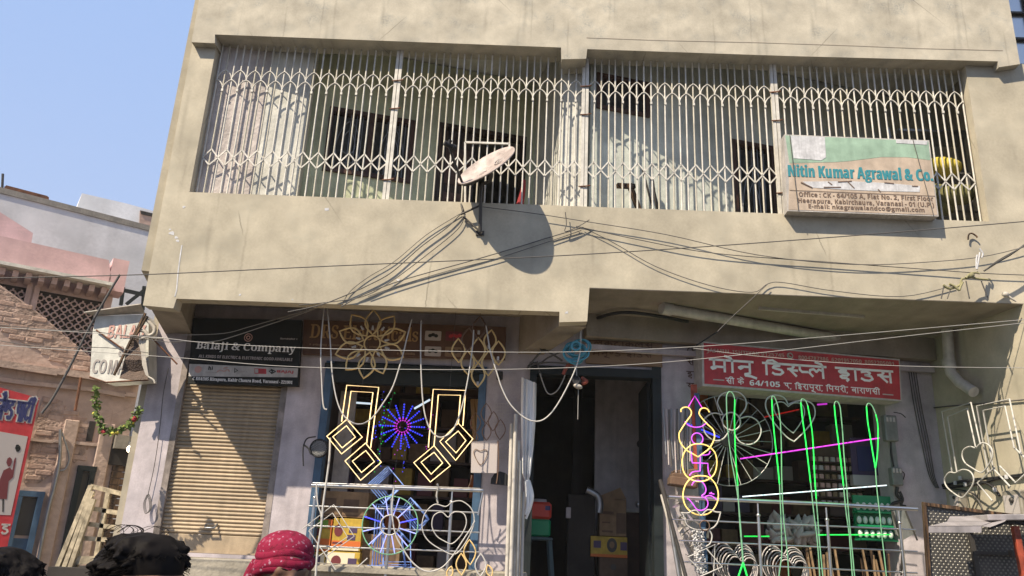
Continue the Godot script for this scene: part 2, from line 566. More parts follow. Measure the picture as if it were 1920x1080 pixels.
	var n2 := noise(FastNoiseLite.TYPE_SIMPLEX_SMOOTH, 0.03, 3, 6)
	for y in 256:
		for x in 256:
			var k := n1.get_noise_2d(x, y) + n2.get_noise_2d(x, y) * 0.5
			var cl := Color(0.72, 0.09, 0.29)
			if k < -0.97: cl = Color(0.86, 0.66, 0.72)
			elif k > -0.35: cl = Color(0.60, 0.06, 0.22)
			im.set_pixel(x, y, cl)
	mat("scarf", Color(0.42, 0.42, 0.44), 0.85, ImageTexture.create_from_image(im), 3.4, fine, 0.15)
	glow("led_warm", Color(1.0, 0.86, 0.62), 0.9)
	glow("led_yellow", Color(0.95, 0.80, 0.45), 0.62)
	glow("led_blue", Color(0.24, 0.28, 1.0), 0.75)
	glow("led_pale_blue", Color(0.62, 0.66, 1.0), 0.4)
	glow("led_magenta", Color(0.78, 0.20, 0.80), 0.6)
	glow("led_violet", Color(0.72, 0.30, 0.84), 0.6)
	glow("led_green", Color(0.14, 0.88, 0.32), 0.62)
	glow("led_dim_green", Color(0.42, 0.62, 0.48), 0.16)
	glow("led_white", Color(0.85, 0.92, 0.97), 0.5)
	glow("led_red", Color(0.8, 0.12, 0.10), 0.2)
	glow("led_bulb", Color(1.0, 0.95, 0.85), 3.0)

func wall_open(parent: Node3D, called: String, m: Material, o: Vector3, u: Vector3, x0: float, x1: float, y0: float, y1: float, holes: Array, thick: float) -> MeshInstance3D:
	# an upright wall on the plane of o and u with rectangular openings [x0, y0, x1, y1]
	var xs := [x0, x1]; var ys := [y0, y1]
	for h in holes:
		xs.append_array([h[0], h[2]]); ys.append_array([h[1], h[3]])
	xs.sort(); ys.sort()
	var b := MB.new()
	var nn := u.cross(Vector3.UP).normalized()
	var inside := func(x: float, y: float) -> bool:
		if x < x0 or x > x1 or y < y0 or y > y1: return false
		for h in holes:
			if x > h[0] and x < h[2] and y > h[1] and y < h[3]: return false
		return true
	for i in xs.size() - 1:
		for j in ys.size() - 1:
			var xa: float = xs[i]; var xb: float = xs[i + 1]; var ya: float = ys[j]; var yb: float = ys[j + 1]
			if xb - xa < 0.0005 or yb - ya < 0.0005: continue
			var cx := (xa + xb) * 0.5; var cy := (ya + yb) * 0.5
			if not inside.call(cx, cy): continue
			var p := [o + u * xa + Vector3.UP * ya, o + u * xb + Vector3.UP * ya, o + u * xb + Vector3.UP * yb, o + u * xa + Vector3.UP * yb]
			var q := []
			for k in 4: q.append(p[k] - nn * thick)
			b.quad(p[0], p[1], p[2], p[3]); b.quad(q[1], q[0], q[3], q[2])
			if not inside.call(xa - 0.0004, cy): b.quad(q[0], p[0], p[3], q[3])
			if not inside.call(xb + 0.0004, cy): b.quad(p[1], q[1], q[2], p[2])
			if not inside.call(cx, ya - 0.0004): b.quad(q[0], q[1], p[1], p[0])
			if not inside.call(cx, yb + 0.0004): b.quad(p[3], p[2], q[2], q[3])
	return part(parent, called, b, m)

func panel(b: MB, o: Vector3, u: Vector3, x0: float, y0: float, x1: float, y1: float, out_by: float, thick: float):   # a board whose face stands out_by before the plane
	var nn := u.cross(Vector3.UP).normalized()
	var bs := Basis(u, Vector3.UP, nn)
	b.box(o + u * (x0 + x1) * 0.5 + Vector3.UP * (y0 + y1) * 0.5 + nn * (out_by - thick * 0.5), Vector3(x1 - x0, y1 - y0, thick), bs)

func _ready():
	rng.seed = 7
	# ---- camera, sky, sun, exposure
	var cam := Camera3D.new()
	cam.name = "camera"
	cam.fov = 39.597
	cam.near = 0.05
	cam.far = 400.0
	cam.transform = Transform3D(Basis(Vector3(0.99896837, 0.04334294, -0.01354922), Vector3(-0.03696183, 0.94939694, 0.31189627), Vector3(0.02638209, -0.3110737, 0.95001955)), Vector3(0, 1.6, 8))
	add_child(cam)
	cam.current = true
	var sky_m := ProceduralSkyMaterial.new()
	sky_m.sky_top_color = Color(0.63, 0.75, 0.95)
	sky_m.sky_horizon_color = Color(0.83, 0.865, 0.94)
	sky_m.sky_curve = 0.22
	sky_m.ground_horizon_color = Color(0.62, 0.58, 0.52)
	sky_m.ground_bottom_color = Color(0.32, 0.29, 0.26)
	sky_m.sky_energy_multiplier = 0.82
	var sky := Sky.new()
	sky.sky_material = sky_m
	var env := Environment.new()
	env.background_mode = Environment.BG_SKY
	env.sky = sky
	env.tonemap_mode = Environment.TONE_MAPPER_LINEAR
	env.tonemap_exposure = 1.6
	env.sdfgi_enabled = true
	env.ssao_enabled = true
	env.ssil_enabled = true
	env.fog_enabled = true
	env.fog_density = 0.0008
	env.fog_light_color = Color(0.86, 0.85, 0.84)
	var we := WorldEnvironment.new()
	we.name = "sky"
	we.environment = env
	add_child(we)
	var sun := DirectionalLight3D.new()
	sun.name = "sun"
	sun.light_energy = 1.6
	sun.light_color = Color(1.0, 0.94, 0.84)
	sun.light_angular_distance = 0.5
	sun.shadow_enabled = true
	add_child(sun)
	sun.look_at_from_position(Vector3.ZERO, Vector3(0.9, -1.5, -1.0), Vector3.UP)
	make_materials()
	setting()
	building()
	balcony()
	grilles()
	shopfronts()
	signs()
	dish()
	left_side()
	display_left()
	doorway()
	display_right()
	right_side()
	cables()
	people()

func setting():
	var b := MB.new()
	b.quad(Vector3(-150, 0, 150), Vector3(150, 0, 150), Vector3(150, 0, -150), Vector3(-150, 0, -150))
	struct("ground", b, M.asphalt)
	b = MB.new()
	b.bbox(Vector3(0.4, 0.075, -0.15), Vector3(10.6, 0.15, 1.9), 0.02)
	struct("pavement", b, M.plinth_plaster)

var shop: Node3D
const VX := Vector3(-0.2756, 0, -0.9613)       # the way the side walls and beams run back from the street

func building():
	shop = thing("shop_building", "cream plastered two-storey building with a grilled balcony over shops selling decorative lights", "building", Vector3(0.4, 0, -1.2))
	var U := Vector3.RIGHT; var W := Vector3.UP
	# first-floor front: parapet, columns at both ends, the drop of the beams below
	var b := MB.new()
	var poly := [Vector2(-3.827, 5.207), Vector2(4.851, 5.167), Vector2(4.872, 7.129), Vector2(5.429, 7.063)]
	var p := []
	p.append_array([Vector2(-4.094, 3.877), Vector2(-3.767, 3.857)])
	p.append_array([Vector2(-3.752, 3.964), Vector2(-2.228, 3.968), Vector2(0.283, 3.979), Vector2(0.286, 3.866), Vector2(0.573, 3.886)])
	p.append(Vector2(0.592, 4.256))
	p.append(Vector2(5.7, 4.256))
	p.append(Vector2(5.7, 7.15))
	p.append_array([Vector2(4.861, 7.15), Vector2(4.861, 5.168), Vector2(2.4, 5.178), Vector2(-1.0, 5.186), Vector2(-3.825, 5.194), Vector2(-3.825, 7.13), Vector2(-4.115, 7.13)])
	b.prism(p, Vector3.ZERO, U, W, 0.16)
	part(shop, "parapet_wall", b, M.facade_plaster)
	# the storey above stands 10 cm further out
	b = MB.new()
	p = []
	p.append_array([Vector2(-4.077, 7.050), Vector2(-3.800, 7.045), Vector2(-3.819, 7.164), Vector2(-1.834, 7.144), Vector2(0.219, 7.123), Vector2(0.229, 6.966), Vector2(0.510, 6.983), Vector2(0.520, 7.112), Vector2(2.826, 7.097), Vector2(5.175, 7.107), Vector2(5.176, 7.030)])
	p.append_array([Vector2(5.42, 7.08), Vector2(5.42, 11.2), Vector2(-4.13, 11.2)])
	b.prism(p, Vector3(0, 0, 0.1), U, W, 0.3)
	part(shop, "upper_wall", b, M.upper_plaster)
	# side walls, back wall, slabs and roof
	b = MB.new()
	var q := [Vector2(-4.12, -0.12), Vector2(5.4, -0.12), Vector2(5.4, -8.5), Vector2(-6.45, -8.5)]
	b.prism(q, Vector3(0, 11.2, 0), U, Vector3(0, 0, 1), 0.2)
	part(shop, "roof_slab", b, M.soffit_plaster)
	b = MB.new()
	b.prism(q, Vector3(0, 7.62, 0), U, Vector3(0, 0, 1), 0.16)
	part(shop, "balcony_ceiling", b, M.pale_paint)
	b = MB.new()
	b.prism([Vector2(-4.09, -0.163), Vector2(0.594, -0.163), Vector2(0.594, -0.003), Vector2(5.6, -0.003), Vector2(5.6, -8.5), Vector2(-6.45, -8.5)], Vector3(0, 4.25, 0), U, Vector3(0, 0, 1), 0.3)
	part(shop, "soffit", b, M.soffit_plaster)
	b = MB.new()
	var base := Vector3(-4.05, 0, -0.165)
	b.prism([Vector2(0, 4.3), Vector2(8.6, 4.3), Vector2(8.6, 11.0), Vector2(0, 11.0)], base, VX, W, 0.2)
	b.prism([Vector2(1.2, 0), Vector2(8.6, 0), Vector2(8.6, 4.3), Vector2(1.2, 4.3)], base, VX, W, 0.2)
	b.prism([Vector2(-6.4, 0), Vector2(5.6, 0), Vector2(5.6, 11.0), Vector2(-6.4, 11.0)], Vector3(0, 0, -8.5), U, W, 0.2)
	b.prism([Vector2(-0.17, 4.55), Vector2(-8.5, 4.55), Vector2(-8.5, 11.0), Vector2(-0.17, 11.0)], Vector3(5.4, 0, 0), Vector3(0, 0, 1), W, 0.2)
	part(shop, "side_wall", b, M.facade_plaster)
	# cantilever beams under the balcony
	b = MB.new()
	var bt := [Vector3(-4.15, 3.9, -0.113), Vector3(-3.831, 3.9, -0.19), Vector3(-4.298, 3.9, -1.514), Vector3(-4.566, 3.9, -1.426)]
	for k in 2:
		pass
	var f0 := Vector3(-4.176, 3.914, -0.163)
	var beam := func(bb: MB, xl: float, xr: float, yf: float, back: float, yb: float, top: float, dir: Vector3):
		var a := Vector3(xl, yf, -0.163); var c := Vector3(xr, yf, -0.163)
		var d := dir / absf(dir.z)
		var e := Vector3(xl, yb, -0.163) + d * back; var g := Vector3(xr, yb, -0.163) + d * back
		var T := func(v: Vector3) -> Vector3: return Vector3(v.x, top, v.z)
		bb.quad(a, e, g, c)
		bb.quad(a, T.call(a), T.call(e), e); bb.quad(c, g, T.call(g), T.call(c))
		bb.quad(g, e, T.call(e), T.call(g))
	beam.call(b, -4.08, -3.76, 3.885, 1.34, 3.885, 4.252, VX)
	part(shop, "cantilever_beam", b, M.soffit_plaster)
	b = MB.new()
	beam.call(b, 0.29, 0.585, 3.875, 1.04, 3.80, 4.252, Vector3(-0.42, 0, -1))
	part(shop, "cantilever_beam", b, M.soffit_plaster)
	# worn flakes and pale scars on the parapet
	b = MB.new()
	for s in [[Vector3(-3.933, 4.696, 0), 0.07], [Vector3(-3.873, 4.655, 0), 0.05], [Vector3(-3.853, 5.014, 0), 0.045], [Vector3(-1.433, 4.262, 0), 0.05], [Vector3(-1.444, 4.125, 0), 0.04], [Vector3(0.355, 3.973, 0), 0.05], [Vector3(-3.086, 4.031, 0), 0.035], [Vector3(-2.286, 5.047, 0), 0.06], [Vector3(-2.526, 4, 0), 0.03], [Vector3(-3.854, 4.612, 0), 0.04], [Vector3(-3.965, 4.744, 0), 0.03], [Vector3(-1.474, 4.212, 0), 0.03]]:
		var pts := []
		for k in 9:
			var an := TAU * k / 9
			pts.append(Vector2(cos(an), sin(an) * 0.75) * s[1] * 0.5 * rng.randf_range(0.4, 1.15))
		b = MB.new()
		b.prism(pts, s[0] + Vector3(0, 0, 0.002), U, W, 0.003)
		part(shop, "flaked_plaster", b, M.paper)
	b = MB.new()
	for sc in [[Vector3(-3.799, 4.565, 0), Vector3(-3.795, 4.442, 0), Vector3(-3.786, 4.26, 0), Vector3(-3.767, 4.052, 0), Vector3(-3.773, 3.986, 0)]]:
		for k in sc.size() - 1:
			b.bar(sc[k] + Vector3(0, 0, 0.001), sc[k + 1] + Vector3(0, 0, 0.001), 0.012, 0.004, Vector3(0, 0, 1))
	part(shop, "pale_scar", b, M.paper)
	b = MB.new()
	var cr := [Vector3(0.512, 7.263, 0.1), Vector3(1.372, 7.255, 0.1), Vector3(2.472, 7.264, 0.1), Vector3(3.564, 7.258, 0.1), Vector3(4.288, 7.247, 0.1), Vector3(5.25, 7.251, 0.1)]
	for k in cr.size() - 1: b.bar(cr[k] + Vector3(0, 0, 0.001), cr[k + 1] + Vector3(0, 0, 0.001), 0.007, 0.003, Vector3(0, 0, 1))
	part(shop, "wall_crack", b, M.soffit_plaster)

func balcony():
	var U := Vector3.RIGHT; var W := Vector3.UP
	var u16 := Vector3(0.9613, 0, -0.2756)
	var ow := Vector3(-1.5, 0, -1.0)
	var oe := Vector3(1.0, 0, -0.42)
	# left: a pale panelled wall near the grille, then the green wall with window and door
	var b := MB.new()
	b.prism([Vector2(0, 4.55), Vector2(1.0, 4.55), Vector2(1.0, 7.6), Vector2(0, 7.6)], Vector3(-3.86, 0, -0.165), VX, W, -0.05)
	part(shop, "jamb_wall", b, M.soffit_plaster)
	var ol := Vector3(-3.83, 0, -0.135)
	var u8 := Vector3(0.9888, 0, -0.1492)
	b = MB.new()
	panel(b, ol, u8, 0.0, 4.55, 0.62, 7.6, 0.0, 0.1)
	part(shop, "balcony_wall", b, M.blush_paint)
	b = MB.new()
	panel(b, ol, u8, 0.62, 4.55, 1.1, 7.6, 0.012, 0.3)
	part(shop, "balcony_wall", b, M.pale_paint)
	wall_open(shop, "balcony_wall", M.green_paint, ow, u16, -1.75, 1.95, 4.55, 7.6,
		[[-1.138, 5.843, -0.074, 6.716], [0.230, 4.55, 1.391, 6.760]], 0.12)
	b = MB.new()
	b.prism([Vector2(-3.9, -0.165), Vector2(5.3, -0.165), Vector2(5.3, -1.9), Vector2(-3.9, -1.9)], Vector3(0, 4.552, 0), U, Vector3(0, 0, 1), 0.03)
	part(shop, "balcony_floor", b, M.pale_paint)
	# partition that meets the column between the two grilles
	b = MB.new()
	b.prism([Vector2(0, 4.55), Vector2(1.25, 4.55), Vector2(1.25, 7.6), Vector2(0, 7.6)], Vector3(0.27, 0, -0.30), VX, W, -0.1)
	part(shop, "partition_wall", b, M.pale_paint)
	b = MB.new()
	b.bbox(Vector3(0.415, 6.08, -0.34), Vector3(0.3, 3.06, 0.2), 0.01)
	part(shop, "balcony_column", b, M.pale_paint)
	wall_open(shop, "balcony_wall", M.mint_paint, oe, u16, -0.42, 4.75, 4.55, 7.6,
		[[-0.350, 6.594, 0.330, 7.073], [1.408, 4.8, 1.408 + 1.15, 6.508]], 0.12)
	# windows: frame, sashes, iron scrolls, glass
	var win := func(o: Vector3, x0: float, y0: float, x1: float, y1: float, leaves: int, frame: float, scroll: bool):
		var wd := Node3D.new()
		wd.name = "window"
		wd.position = o + u16 * (x0 + x1) * 0.5 + W * y0 - shop.position
		shop.add_child(wd, true)
		var fb := MB.new()
		panel(fb, o, u16, x0, y0, x1, y0 + frame, 0.03, 0.12); panel(fb, o, u16, x0, y1 - frame, x1, y1, 0.03, 0.12)
		panel(fb, o, u16, x0, y0 + frame, x0 + frame, y1 - frame, 0.03, 0.12); panel(fb, o, u16, x1 - frame, y0 + frame, x1, y1 - frame, 0.03, 0.12)
		for k in range(1, leaves):
			var xm := lerpf(x0, x1, float(k) / leaves)
			panel(fb, o, u16, xm - frame * 0.6, y0 + frame, xm + frame * 0.6, y1 - frame, 0.028, 0.1)
		part(wd, "frame", fb, M.dark_wood)
		for k in leaves:
			var xa := lerpf(x0, x1, float(k) / leaves) + frame * 0.8; var xb := lerpf(x0, x1, float(k + 1) / leaves) - frame * 0.8
			var gb := MB.new()
			panel(gb, o, u16, xa, y0 + frame, xb, y1 - frame, -0.05, 0.006)
			part(wd, "pane", gb, M.glass)
			var ib := MB.new()
			var n := 6
			for j in range(1, n):
				var x := lerpf(xa, xb, float(j) / n)
				ib.tube([o + u16 * x + W * (y0 + frame) + Vector3(0, 0, -0.015), o + u16 * x + W * (y1 - frame) + Vector3(0, 0, -0.015)], 0.006, 5)
			if scroll:
				var cx := (xa + xb) * 0.5; var cy := (y0 + y1) * 0.5; var ry := (y1 - y0) * 0.33; var rx := (xb - xa) * 0.32
				for s in [1.0, 0.55]:
					var pts := []
					for a in 24:
						var an := TAU * a / 24
						pts.append(o + u16 * (cx + sin(an) * rx * s * (1.0 - 0.35 * cos(an))) + W * (cy + cos(an) * ry * s) + Vector3(0, 0, -0.012))
					ib.tube(pts, 0.007, 5, true)
			part(wd, "window_bars", ib, M.dull_steel)
	win.call(ow, -1.138, 5.843, -0.074, 6.716, 2, 0.055, true)
	win.call(oe, -0.350, 6.594, 0.330, 7.073, 1, 0.05, false)
	win.call(oe, 1.408, 4.8, 1.408 + 1.15, 6.508, 2, 0.06, true)
	# the brown door, one leaf shut and one standing open
	var dr := Node3D.new()
	dr.name = "door"
	dr.position = Vector3(-0.708, 5.735, -1.227) - shop.position
	shop.add_child(dr, true)
	b = MB.new()
	var dx0 := 0.230; var dx1 := 1.391; var dy := 6.760
	panel(b, ow, u16, dx0, 4.55, dx0 + 0.06, dy, 0.02, 0.12); panel(b, ow, u16, dx1 - 0.06, 4.55, dx1, dy, 0.02, 0.12); panel(b, ow, u16, dx0, dy - 0.06, dx1, dy, 0.021, 0.12)
	part(dr, "frame", b, M.brown_door)
	b = MB.new()
	panel(b, ow, u16, dx0 + 0.06, 4.55, dx0 + 0.5, dy - 0.07, -0.03, 0.04)
	part(dr, "door_leaf", b, M.brown_door)
	b = MB.new()
	for k in 3:
		panel(b, ow, u16, dx0 + 0.12, 4.7 + k * 0.62, dx0 + 0.44, 5.2 + k * 0.62, -0.018, 0.02)
	part(dr, "door_panel", b, M.dark_wood)
	# things kept on the balcony
	b = MB.new()
	var st := [Vector3(1.148, 5.794, -0.342), Vector3(1.216, 5.603, -0.362), Vector3(1.315, 5.354, -0.39)]
	b.bar(Vector3(0.905, 5.562, -0.243), Vector3(1.111, 5.584, -0.302), 0.05, 0.05)
	b.bar(Vector3(1.048, 5.607, -0.284), Vector3(1.176, 5.278, -0.35), 0.05, 0.05)
	solo("wooden_bracket", b, M.frame_wood, "brown wooden bracket leaning on the balcony wall behind the right grille", "bracket")
	b = MB.new()
	b.tube([Vector3(1.215, 5.843, -0.382), Vector3(1.258, 5.667, -0.394), Vector3(1.343, 5.314, -0.418)], 0.013, 6); b.tube([Vector3(1.32, 5.75, -0.392), Vector3(1.343, 5.571, -0.398), Vector3(1.403, 5.302, -0.416)], 0.02, 6)
	solo("broom_sticks", b, M.dark_metal, "dark broom sticks leaning behind the right balcony grille", "broom")
	b = MB.new()
	b.tube(smooth([Vector3(-0.15, 5.714, -0.5), Vector3(-0.158, 5.597, -0.5), Vector3(-0.178, 5.468, -0.5), Vector3(-0.21, 5.345, -0.5)]), 0.018, 8, false, 0.05)
	solo("red_cloth", b, M.petal_red, "red cloth hanging behind the left grille beside the dish", "cloth")
	# steel rack with cloth bundles at the right end
	var rk := thing("steel_rack", "grey slotted steel rack at the right end of the balcony", "rack", Vector3(4.533, 5.388, -0.62))
	for c in [[Vector3(4.196, 6.757, -0.62), Vector3(4.055, 5.37, -0.62)], [Vector3(5.059, 6.788, -0.62), Vector3(5.034, 5.406, -0.62)], [Vector3(4.466, 6.86, -0.95), Vector3(4.388, 5.521, -0.95)], [Vector3(5.194, 6.886, -0.95), Vector3(5.163, 5.55, -0.95)]]:
		b = MB.new()
		b.bar(Vector3(c[0].x, 5.0, c[0].z), Vector3(c[0].x, 6.62, c[0].z), 0.035, 0.035)
		part(rk, "post", b, M.dull_steel)
	for y in [6.6, 6.05, 5.55]:
		b = MB.new()
		b.box(Vector3(4.749, y, -0.78), Vector3(0.86, 0.03, 0.36))
		part(rk, "shelf", b, M.dull_steel)
	b = MB.new()
	for k in 5:
		b.ball(Vector3(4.694, 5.949, -0.34) + Vector3(rng.randf_range(-0.16, 0.16), rng.randf_range(-0.05, 0.06), rng.randf_range(-0.05, 0.05)), Vector3(0.17, 0.11, 0.13), Basis(Vector3(0, 0, 1), rng.randf_range(-0.5, 0.5)), 14, 9)
	solo("yellow_bundle", b, M.yellow_cloth, "bright yellow cloth bundle on the balcony rack, above the dull one", "cloth bundle")
	b = MB.new()
	for k in 5:
		b.ball(Vector3(4.684, 5.598, -0.36) + Vector3(rng.randf_range(-0.13, 0.13), rng.randf_range(-0.07, 0.06), rng.randf_range(-0.05, 0.05)), Vector3(0.14, 0.12, 0.12), Basis(Vector3(0, 0, 1), rng.randf_range(-0.5, 0.5)), 14, 9)
	solo("khaki_bundle", b, M.khaki_cloth, "dull khaki cloth bundle under the yellow one on the balcony", "cloth bundle")

func grilles():
	var z := -0.1
	var y0 := 5.13; var y1 := 7.22
	var step := 0.0838
	var yA := 6.812; var yB := 6.672; var yC := 6.555
	var dA := 5.775; var dB := 5.672; var dC := 5.576
	var bar := MB.new()
	bar.tube([Vector3(0, y0, 0), Vector3(0, y1, 0)], 0.0098, 6)
	var bar_mesh := bar.mesh()
	var ar := MB.new()
	for s in [-1.0, 1.0]:
		var up := []; var lo := []
		for k in 8:
			var ph := deg_to_rad(62.0) * (1.0 - k / 7.0)      # pointed arches struck from beyond the centre line
			var ox := 1.0 - (1.0 - cos(ph)) / (1.0 - cos(deg_to_rad(62.0)))
			var oy := sin(ph) / sin(deg_to_rad(62.0))
			up.append(Vector3(s * step * ox, lerpf(yB, yA, oy), 0.011))
			lo.append(Vector3(s * step * (1.0 - ox), lerpf(yC, yB + 0.012, oy), 0.011))
		ar.tube(up, 0.0075, 5); ar.tube(lo, 0.0075, 5)
	ar.box(Vector3(0, yC - 0.012, 0.013), Vector3(0.024, 0.03, 0.012))
	var arch_mesh := ar.mesh()
	var di := MB.new()
	for s in [-1.0, 1.0]:
		di.bar(Vector3(0, dA, 0.011), Vector3(s * step, dB, 0.011), 0.0145, 0.008, Vector3(0, 0, 1))
		di.bar(Vector3(s * step, dB - 0.004, 0.011), Vector3(0, dC, 0.011), 0.0145, 0.008, Vector3(0, 0, 1))
	var dia_mesh := di.mesh()
	var ends := [-3.79, -1.667 - 0.03, 0.520 - 0.03, 2.679 - 0.02, 4.83]
	var tones := []
	for q in [1.0, 0.96, 1.02, 0.92, 0.98]:
		var m: StandardMaterial3D = M.grille_paint.duplicate()
		m.albedo_color = Color(m.albedo_color.r * q, m.albedo_color.g * q * (0.99 if q < 0.97 else 1.0), m.albedo_color.b * q * (0.95 if q < 0.97 else 1.0))
		tones.append(m)
	for g in 4:
		var xa: float = ends[g] + (0.0 if g == 0 else 0.055); var xb: float = ends[g + 1]
		var gr := Node3D.new()
		gr.name = "balcony_grille"
		gr.position = Vector3((xa + xb) * 0.5, 0, z) - shop.position
		shop.add_child(gr, true)
		var gp := gpos(gr)
		var n := int(round((xb - xa) / step / 2.0)) * 2
		var stp := (xb - xa) / n
		var fit := stp / step
		for k in n + 1:
			var o := MeshInstance3D.new()
			o.name = "bar"
			o.mesh = bar_mesh
			o.material_override = tones[rng.randi() % 5]
			o.position = Vector3(xa + stp * k, 0, z) - gp + Vector3(rng.randf_range(-0.005, 0.005), 0, 0)
			var lean := rng.randf_range(-0.003, 0.003)
			o.rotation.z = lean
			o.position.x += sin(lean) * 6.2
			gr.add_child(o, true)
			if k % 2 == 1:
				for pr in [["arch", arch_mesh], ["diamond", dia_mesh]]:
					var e := MeshInstance3D.new()
					e.name = pr[0]
					e.mesh = pr[1]
					e.material_override = M.grille_paint
					e.scale = Vector3(fit, 1, 1)
					e.position = Vector3(xa + stp * k, 0, z) - gp
					gr.add_child(e, true)
		var b := MB.new()
		for y in [5.155, 7.215]:
			b.bar(Vector3(xa, y, z), Vector3(xb, y, z), 0.02, 0.03)
		part(gr, "rail", b, M.grille_paint)
	# paired posts with clamps where two grilles meet
	for x in [ends[1], ends[2], ends[3]]:
		var b := MB.new()
		b.bar(Vector3(x + 0.008, y0, z + 0.012), Vector3(x + 0.008, y1, z + 0.012), 0.034, 0.03, Vector3(0, 0, 1))
		b.bar(Vector3(x + 0.050, y0, z + 0.012), Vector3(x + 0.050, y1, z + 0.012), 0.034, 0.03, Vector3(0, 0, 1))
		var po := part(shop, "grille_post", b, M.grille_paint)
		for y in [6.72, 6.35, 5.45]:
			var c := MB.new()
			c.tube([Vector3(x - 0.03, y, z + 0.032), Vector3(x + 0.06, y + 0.006, z + 0.04), Vector3(x + 0.10, y + 0.02, z + 0.03)], 0.008, 5)
			var mi := part(po, "clamp", c, M.rust)
			mi.mesh = c.mesh(gpos(shop))
	# the frame of a hatch that opens near the dish
	var b := MB.new()
	var h := [Vector3(-0.777, 5.088, -0.08), Vector3(-0.83, 5.958, -0.08), Vector3(-0.329, 5.956, -0.08), Vector3(-0.323, 5.821, -0.08)]
	for k in 3: b.bar(h[k], h[k + 1], 0.022, 0.022)
	part(shop, "hatch_frame", b, M.grille_paint)

func shopfronts():
	var U := Vector3.RIGHT; var W := Vector3.UP
	var zf := -1.2
	var o := Vector3(0, 0, zf)
	# openings, left to right: shutter, light shop, doorway
	var sx0 := -4.095; var sx1 := -2.826
	var hx0 := -2.400; var hx1 := -0.501; var hy1 := 3.624; var hy0 := 1.324
	var dx0 := 0.000; var dx1 := 1.522; var dy1 := 3.662
	wall_open(shop, "front_wall", M.lilac_paint, o, U, -4.47, 1.56, 0.0, 4.25, [[sx0, 1.42, sx1, 3.95], [hx0, hy0, hx1, hy1], [dx0, 1.2, dx1, dy1]], 0.28)
	var ur := Vector3(0.99288, 0, -0.11915)
	var orr := Vector3(1.56, 0, -1.2)
	var wx0 := 0.403; var wx1 := 2.681; var wy1 := 3.466
	wall_open(shop, "front_wall", M.lilac_paint, orr, ur, 0.0, 3.36, 0.0, 4.25, [[wx0, 1.25, wx1, wy1]], 0.28)
	var b := MB.new()
	b.bbox(Vector3(-2.2, 0.69, -1.02), Vector3(4.5, 1.38, 0.36), 0.015)
	b.bbox(Vector3(3.15, 0.6, -1.02), Vector3(3.2, 1.2, 0.3), 0.015)
	part(shop, "plinth", b, M.plinth_plaster)
	for k in 5:
		b = MB.new()
		b.bbox(Vector3(0.78, 0.12 + 0.12 * k, -0.62 - 0.135 * k + 0.3), Vector3(1.5, 0.24 + 0.24 * k, 0.27), 0.01)
		part(shop, "step", b, M.plinth_plaster)
	# side wall that comes forward at the right
	b = MB.new()
	b.prism([Vector2(0.3, 0), Vector2(-1.66, 0), Vector2(-1.66, 4.25), Vector2(-0.17, 4.25), Vector2(-0.17, 4.25), Vector2(0.3, 4.245)], Vector3(5.08, 0, 0), Vector3(0.14, 0, 0.99), W, 0.3)
	part(shop, "side_wall", b, M.facade_plaster)
	# rooms
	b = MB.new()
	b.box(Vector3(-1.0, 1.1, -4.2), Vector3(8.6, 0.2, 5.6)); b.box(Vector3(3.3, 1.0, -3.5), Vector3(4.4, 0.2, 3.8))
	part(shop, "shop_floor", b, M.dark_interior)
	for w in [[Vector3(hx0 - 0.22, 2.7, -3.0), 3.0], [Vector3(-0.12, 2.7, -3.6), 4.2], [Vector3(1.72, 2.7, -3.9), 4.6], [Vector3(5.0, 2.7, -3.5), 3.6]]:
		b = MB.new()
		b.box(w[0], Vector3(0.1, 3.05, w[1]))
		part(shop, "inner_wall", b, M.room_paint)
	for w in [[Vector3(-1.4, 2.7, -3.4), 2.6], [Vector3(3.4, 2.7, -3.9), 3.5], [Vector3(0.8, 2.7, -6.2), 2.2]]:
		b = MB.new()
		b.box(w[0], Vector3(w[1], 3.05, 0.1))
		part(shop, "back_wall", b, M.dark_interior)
	# shelves of stock at the back of the rooms
	for st in [[Vector3(-1.45, 1.2, -3.2), 2.2, "stock shelf crowded with dim cartons at the back of the light shop"], [Vector3(3.3, 1.2, -3.7), 2.9, "stock shelf crowded with dim cartons at the back of the right shop"]]:
		var sk := thing("stock_shelf", st[2], "shelf", st[0])
		for r in 6:
			b = MB.new()
			b.box(st[0] + Vector3(0, 0.1 + 0.46 * r, 0), Vector3(st[1], 0.03, 0.34))
			part(sk, "shelf_board", b, M.dark_wood)
			var x: float = -st[1] * 0.5 + 0.05
			while x < st[1] * 0.5 - 0.2:
				var w := rng.randf_range(0.12, 0.34)
				var h := rng.randf_range(0.16, 0.4)
				b = MB.new()
				b.bbox(st[0] + Vector3(x + w * 0.5, 0.118 + 0.46 * r + h * 0.5, rng.randf_range(-0.02, 0.05)), Vector3(w, h, 0.26), 0.006)
				part(sk, "carton", b, [M.card, M.dark_card, M.sign_pale_grey, M.orange_print, M.maroon_print, M.card, M.purple_print, M.yellow_print][rng.randi() % 8])
				x += w + rng.randf_range(0.0, 0.08)
	# roller shutter
	var sh := Node3D.new()
	sh.name = "roller_shutter"
	sh.position = Vector3((sx0 + sx1) * 0.5, 1.44, zf) - shop.position
	shop.add_child(sh, true)
	var sl := MB.new()
	var pitch := 0.042
	var prof := []
	for k in 7: prof.append(Vector2(-0.012 - 0.016 * sin(PI * k / 6.0), pitch * (k / 6.0 - 0.5) * 0.96))
	var L := (sx1 - sx0) - 0.02
	for k in 6:
		var a: Vector2 = prof[k]; var c: Vector2 = prof[k + 1]
		sl.quad(Vector3(-L * 0.5, a.y, -a.x), Vector3(L * 0.5, a.y, -a.x), Vector3(L * 0.5, c.y, -c.x), Vector3(-L * 0.5, c.y, -c.x))
	sl.box(Vector3(0, 0, 0.0), Vector3(L, pitch * 0.98, 0.012))
